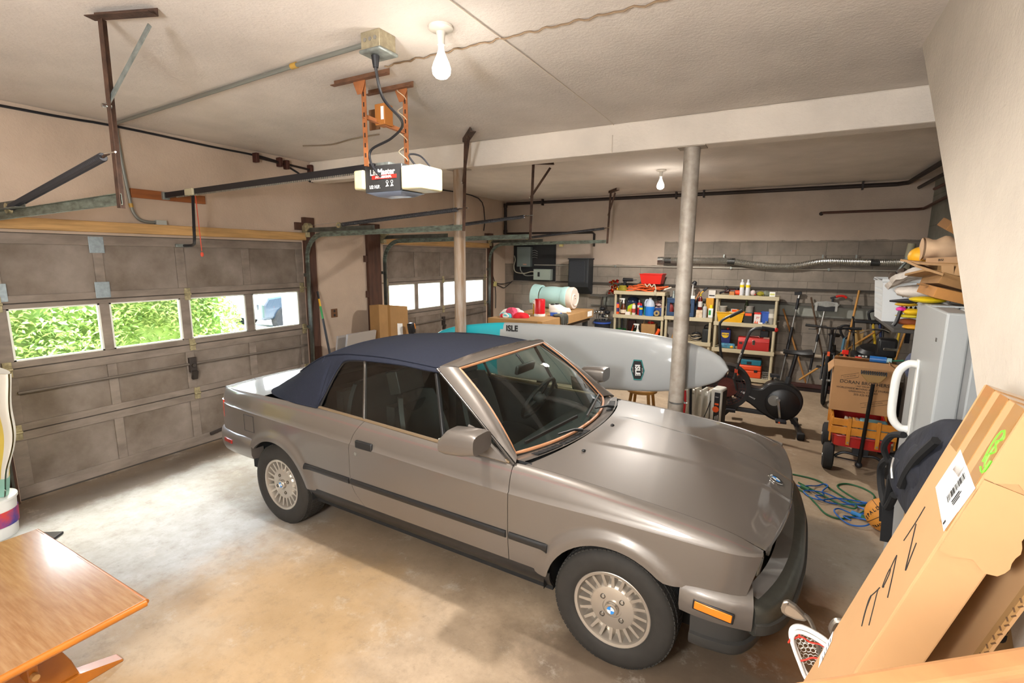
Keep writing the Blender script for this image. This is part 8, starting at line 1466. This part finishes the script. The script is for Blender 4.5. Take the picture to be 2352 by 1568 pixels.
# ------------------------------------------------------------ left foreground
t = thing('coffee_table', 'varnished oak trestle table in the bottom left corner', 'table', (2.32, .65, 0)); OT = mat('oak_top', 'a07c58', .2, col2='8c6440', vs=5, stretch=(1.2, 14, 5), coat=.6); OE = mat('oak_edge', 'a8621c', .3, var=.12, vs=6, coat=.5)
ZT = .45; O(MB().box(1.70, 2.885, .30, .965, ZT - .026, ZT), 'table_top', OT, smooth=0, bevel=.003); O(MB().tube([(2.887, .30, ZT - .016), (2.887, .965, ZT - .016)], .0165, 12), 'rounded_edge', OE); O(MB().tube([(1.70, .967, ZT - .013), (2.887, .967, ZT - .013)], .0125, 10), 'side_edge', OE)
for x in (2.55, 1.95): O(MB().prism([(.46, .06), (.80, .06), (.78, .14), (.74, .24), (.78, .36), (.83, .42), (.43, .42), (.48, .36), (.52, .24), (.48, .14)], lambda y, z: (x - .02, y, z), lambda y, z: (x + .02, y, z)), 'trestle_leg', OE, smooth=0, bevel=.006); O(MB().prism([(.30, 0), (.965, 0), (.965, .012), (.80, .062), (.46, .062), (.30, .03)], lambda y, z: (x - .035, y, z), lambda y, z: (x + .035, y, z)), 'trestle_foot', OE, smooth=0, bevel=.005)
O(MB().box(1.90, 2.66, .61, .645, .19, .27), 'stretcher', OE, smooth=0, bevel=.004); O(MB().cyl((2.655, .628, .23), (2.685, .628, .23), .014, n=12), 'tusk_peg', mat('pale_peg', 'c89a60', .5))
single(MB().box(2.30, 3.05, -.6, .72, .0005, .014), 'floor_mat', mat('grey_speckled_mat', '8a8880', .95, col2='58564f', vs=160), 'grey speckled mat on the floor under the oak table end', 'mat', smooth=0, bevel=.004) if False else single(MB().box(2.62, 3.05, .15, .80, .0005, .012), 'floor_mat', mat('grey_speckled_mat', '97948c', .95, col2='5e5c56', vs=160), 'grey speckled mat on the floor beside the oak table foot', 'mat', smooth=0, bevel=.004)
t = thing('soil_sack', 'tall yellow and white printed sack standing at the left edge', 'sack', (.75, 1.05, .3)); SY = mat('sack_yellow', 'd8c050', .5); SWh = mat('sack_white', 'dcd8cc', .5)
out = [(.30, 1.235), (1.065, 1.238), (1.05, 1.10), (1.0, .90), (.90, .70), (.77, .52), (.66, .38), (.60, .295), (.30, .295)]
er = spl([(.295, .60), (.38, .66), (.52, .77), (.70, .90), (.90, 1.0), (1.10, 1.05), (1.238, 1.065)])
def sk(u, v, o): z = .295 + .943 * u; x1 = er(z); th = .05 * math.sin(PI * min(1, .08 + v * .92)) ** .5 + .004; return (.30 + (x1 - .30) * v, 1.12 + o * th + .008 * math.sin(13 * z + 4 * v), z)
def part(lo, hi, zlo, zhi, nm, m_):
    b = MB()
    for o in (-1, 1): b.grid(lambda u, v: sk(zlo + (zhi - zlo) * u, lo(zlo + (zhi - zlo) * u) + (hi(zlo + (zhi - zlo) * u) - lo(zlo + (zhi - zlo) * u)) * v, o), 20, 10, flip=o > 0)
    O(b, nm, m_)
wv = lambda u: .93 + .035 * math.sin(6 * u + .4)
part(lambda u: 0, wv, .18, 1, 'yellow_print', SY); part(wv, lambda u: 1, .18, 1, 'sack_body', SWh); part(lambda u: 0, lambda u: 1, 0, .18, 'teal_print', mat('sack_teal', '8cc0b0', .5))
O(MB().grid(lambda u, v: (lambda a, b: (a[0], a[1] + (b[1] - a[1]) * u, a[2]))(sk(1, v, -1), sk(1, v, 1)), 1, 10), 'sack_mouth', SWh)
t = thing('white_bucket', 'white plastic bucket with a blue and red label under the tall sack', 'bucket', (.62, 1.1, 0)); O(MB().lathe([(.13, 0), (.135, .01), (.15, .27), (.158, .272), (.158, .29), (.0001, .29)], (.50, 1.06, 0), n=30), 'pail', WHITE); O(MB().ring([(.144, .09), (.1465, .09), (.1515, .20), (.149, .20)], (.50, 1.06, 0), n=30), 'label', mat('red_blue_label', 'c83c30', .5, col2='2a3c8c', vs=8))
single(MB().box(.80, 1.30, .95, 1.20, 0, .30), 'sack_crate', mat('grey_crate', '8a857c', .8), 'low grey crate under the tall printed sack', 'crate', smooth=0, bevel=.01) if False else None
single(MB().obox((.83, 1.22, .012), (.22, .10, .018), (0, 0, .6)), 'dust_pan', mat('black_pan', '1c1c20', .4), 'flat black dustpan on the floor at the left edge, before the garage door', 'dustpan', bevel=.004)
# door wall items behind the car
t = thing('long_stick', 'green, black and yellow telescopic pole leaning between the garage doors', 'pole', (.45, 4.24, 0)); a = Vector((.08, 4.322, 1.541)); b = Vector((.52, 4.226, .0)); q = lambda f: a + (b - a) * f
for f0, f1, m_, nm in ((0, .06, BLACK, 'tip'), (.06, .12, YELLOW, 'yellow_band'), (.12, .22, GREEN, 'green_section'), (.22, .50, BLACK, 'black_section'), (.50, 1, GREEN, 'green_section')): O(MB().cyl(q(f0), q(f1), .014 if 'black' in nm else .0125, n=10), nm, m_)
GP = mat('grey_panel', 'a8a098', .7)
t = thing('grey_panel', 'pale grey panel leaning on the door wall, nearer the green pole', 'panel', (.2, 4.5, 0)); O(MB().obox((.22, 4.52, .49), (.03, .24, .985), (0, .18, 0)), 'sheet', GP, smooth=0, bevel=.003); t = thing('grey_panel', 'larger pale grey panel leaning beside the dark jamb, left of the brown carton', 'panel', (.3, 4.75, 0)); O(MB().obox((.33, 4.70, .50), (.035, .50, 1.02), (0, .20, 0)), 'sheet', GP, smooth=0, bevel=.003)
t = thing('leaning_carton', 'flat brown carton with a white label leaning in front of the far door', 'carton', (.5, 5.35, 0)); m_ = Matrix.Translation((.40, 5.27, 0)) @ Matrix.Rotation(.0, 4, 'Z') @ Matrix.Rotation(-.12, 4, 'X') @ Matrix.Rotation(-.12, 4, 'Y'); O(MB(m_).box(-.09, .09, -.30, .30, .03, 1.30), 'body', CARDD, smooth=0, bevel=.005); O(MB(m_).box(.0905, .092, .06, .17, .72, 1.04), 'label', PAPER, smooth=0); O(MB(m_).box(.0902, .0912, -.13, -.08, .03, 1.30), 'crease', mat('crease_brown', '8a6434', .9), smooth=0)
t = thing('hedge_trimmer', 'black and orange tool end sticking up beside the leaning carton', 'power tool', (.5, 5.65, 0)); O(MB().bar((.50, 5.58, .02), (.50, 5.60, .90), .05, .05), 'shaft', BLACK, bevel=.01); O(MB().obox((.50, 5.60, .95), (.09, .08, .16), (.2, 0, 0)), 'housing', BLACK, bevel=.02); O(MB().obox((.50, 5.645, .975), (.07, .035, .09), (.2, 0, 0)), 'orange_cap', mat('tool_orange', 'e08a2c', .4), bevel=.012)
# ------------------------------------------------------------ outdoors through the panes
GRV = mat('outdoor_ground', 'b5b0a4', .9, col2='8d887c', vs=3)
struct(MB().box(-40, -.26, -20, 45, -.18, -.03), 'ground', GRV, smooth=0)
struct(MB().box(-16, -6.5, 9.0, 13.8, -.03, .02), 'driveway', mat('asphalt', '6f7674', .9, var=.15, vs=9), smooth=0)
random.seed(11)
def leafy(name, label, cat, box, n, size, m, core, cm):
    t = thing(name, label, cat, ((box[0] + box[1]) / 2, (box[2] + box[3]) / 2, 0)); vs = []; fs = []
    for i in range(n):
        u, v, w = random.random(), random.random(), random.random(); f = random.random()
        x = box[1] - abs(random.gauss(0, .22)) if f < .6 else box[0] + u * (box[1] - box[0]); y = box[2] + v * (box[3] - box[2]); z = box[4] + w * (box[5] - box[4]); x += .22 * math.sin(y * 2.6) * math.sin(z * 3.1) - .1; z += .1 * math.sin(y * 5)
        s = size * random.uniform(.5, 1.3); q = Euler((random.uniform(-.9, .9), random.uniform(-.9, .9), random.uniform(0, 6.3))).to_matrix(); k = len(vs)
        for p in ((-.5, 0, 0), (0, .22, .1), (.5, 0, 0), (0, -.22, .1)): vs.append(Vector((x, y, z)) + q @ (Vector(p) * s))
        fs.append((k, k + 1, k + 2, k + 3))
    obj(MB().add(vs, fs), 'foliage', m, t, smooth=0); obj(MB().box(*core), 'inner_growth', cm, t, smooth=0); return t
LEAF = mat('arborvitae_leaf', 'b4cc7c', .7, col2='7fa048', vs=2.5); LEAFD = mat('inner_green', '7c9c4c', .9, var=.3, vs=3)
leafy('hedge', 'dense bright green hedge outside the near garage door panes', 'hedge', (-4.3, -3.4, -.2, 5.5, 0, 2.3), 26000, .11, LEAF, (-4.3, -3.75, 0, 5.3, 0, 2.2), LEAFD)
struct(MB().box(-16, -8.5, 13.2, 30, -.03, .05), 'lawn', mat('lawn_green', '8cae54', .95, var=.2, vs=4), smooth=0)
def tuft(x, y, h, label):
    t = thing('ornamental_grass', label, 'grass clump', (x, y, 0), group='ornamental grass clumps outside'); b = MB()
    for k in range(220):
        a = random.uniform(0, 6.28); r = random.uniform(.0, .12); l = h * random.uniform(.6, 1); o_ = random.uniform(.15, .6); p0 = Vector((x + r * math.cos(a), y + r * math.sin(a), .0)); p1 = p0 + Vector((o_ * .35 * math.cos(a), o_ * .35 * math.sin(a), l * .75)); p2 = p0 + Vector((o_ * math.cos(a), o_ * math.sin(a), l * (1 - o_ * .3)))
        w_ = Vector((-math.sin(a), math.cos(a), 0)) * .012; b.add([p0 - w_, p0 + w_, p1 + w_, p1 - w_, p2], [(0, 1, 2, 3), (3, 2, 4)])
    obj(b, 'blades', mat('grass_blade', '9cc070', .8, col2='c4cc90', vs=5), t, smooth=0)
tuft(-7.2, 15.4, 1.5, 'tall green grass clump seen through the second pane of the far door'); tuft(-7.0, 16.5, 1.5, 'green grass clump seen at the right of the second pane of the far door'); tuft(-6.9, 18.0, 1.4, 'green grass clump seen through the third pane of the far door')
t = thing('stone_wall', 'low pale rubble stone wall outside the far garage door', 'wall', (-4.6, 14, 0), kind='thing'); STN = mat('pale_stone', 'c9c4ba', .9, col2='9c978c', vs=4)
for k in range(90):
    y = 10.9 + (k % 45) * .16; zz = .10 + .20 * (k // 45); obj(MB().ball((-4.9 + random.uniform(-.08, .08) - .02 * (y - 11), y, zz), (.17, random.uniform(.09, .14), .12), 8, 6, .3), 'stone', STN, t)
single(MB().box(-8.5, -5.3, 13.0, 22, -.03, .32), 'sand_bank', mat('pale_sand', 'd8cfb8', .95, var=.08, vs=3), 'pale sandy bank behind the stone wall outside', 'bank', smooth=0, bevel=.1)
t = thing('white_garage', 'white clapboard building outside the last pane of the far door', 'building', (-3.2, 13.6, 0)); WB = mat('white_clapboard', 'e4e6e8', .7); O(MB().box(-5.2, -2.2, 12.15, 16.5, 0, 3.2), 'wall', WB, smooth=0); O(MB().box(-5.5, -2.0, 11.9, 16.7, 3.2, 3.4), 'roof', mat('brick_red_roof', '9c6a54', .9), smooth=0); O(MB().box(-2.3, -2.19, 12.5, 13.6, .9, 2.1), 'window', mat('dark_window', '40484c', .2), smooth=0)
single(MB().box(-1.05, -.80, 4.62, 4.86, 0, 2.8), 'porch_post', mat('white_paint', 'e4e4e2', .6), 'white square post outside the last pane of the near door', 'post', smooth=0, bevel=.01)
def suv():
    t = thing('parked_suv', 'dark blue-grey car parked outside, seen through the last pane of the near door', 'car', (-7.2, 9.3, 0)); O = lambda mb, n, m, **k: obj(mb, n, m, t, **k); CP = mat('slate_car_paint', '3c4a58', .25, .4, coat=1)
    pr = [(7.9, .35), (7.9, .75), (8.05, .95), (8.9, 1.02), (9.5, 1.50), (11.0, 1.55), (11.6, 1.05), (11.7, .4)]
    O(MB().prism(pr, lambda y, z: (-8.1, y, z), lambda y, z: (-6.3, y, z)), 'body', CP, smooth=0, bevel=.08, seg=3); O(MB().prism([(9.0, 1.04), (9.52, 1.46), (10.95, 1.50), (11.3, 1.08)], lambda y, z: (-8.11, y, z), lambda y, z: (-6.29, y, z)), 'side_glass', mat('car_dark_glass', '28343a', .1), smooth=0); O(MB().add([(-8.0, 8.93, 1.045), (-6.4, 8.93, 1.045), (-6.5, 9.47, 1.49), (-7.9, 9.47, 1.49)], [(0, 1, 2, 3)]), 'windscreen', mat('car_dark_glass', '28343a'), smooth=0)
    for x in (-8.05, -6.35):
        for y in (8.55, 10.95): O(MB().lathe([(.2, -.1), (.33, -.11), (.34, 0), (.33, .11), (.2, .1), (.0001, .1)], (x, y, .34), (1, 0, 0), 24), 'wheel', RUBBER)
    O(MB().box(-7.9, -7.5, 7.87, 7.92, .62, .76).box(-6.9, -6.5, 7.87, 7.92, .62, .76), 'headlight', CHROME, smooth=0)
suv()
t = thing('blue_post', 'dark post with blue base outside the first pane of the far door', 'post', (-7.0, 13.0, 0)); O(MB().cyl((-7.0, 12.95, 0), (-7.0, 12.95, 1.3), .06, n=12), 'pole', mat('dark_navy_post', '28303c', .5)); O(MB().cyl((-7.0, 12.95, 0), (-7.0, 12.95, .42), .12, n=14), 'blue_base', mat('blue_base', '3c6cb0', .6)); O(MB().box(-7.03, -6.97, 13.3, 13.36, 0, 1.2), 'white_stake', WHITE, smooth=0)
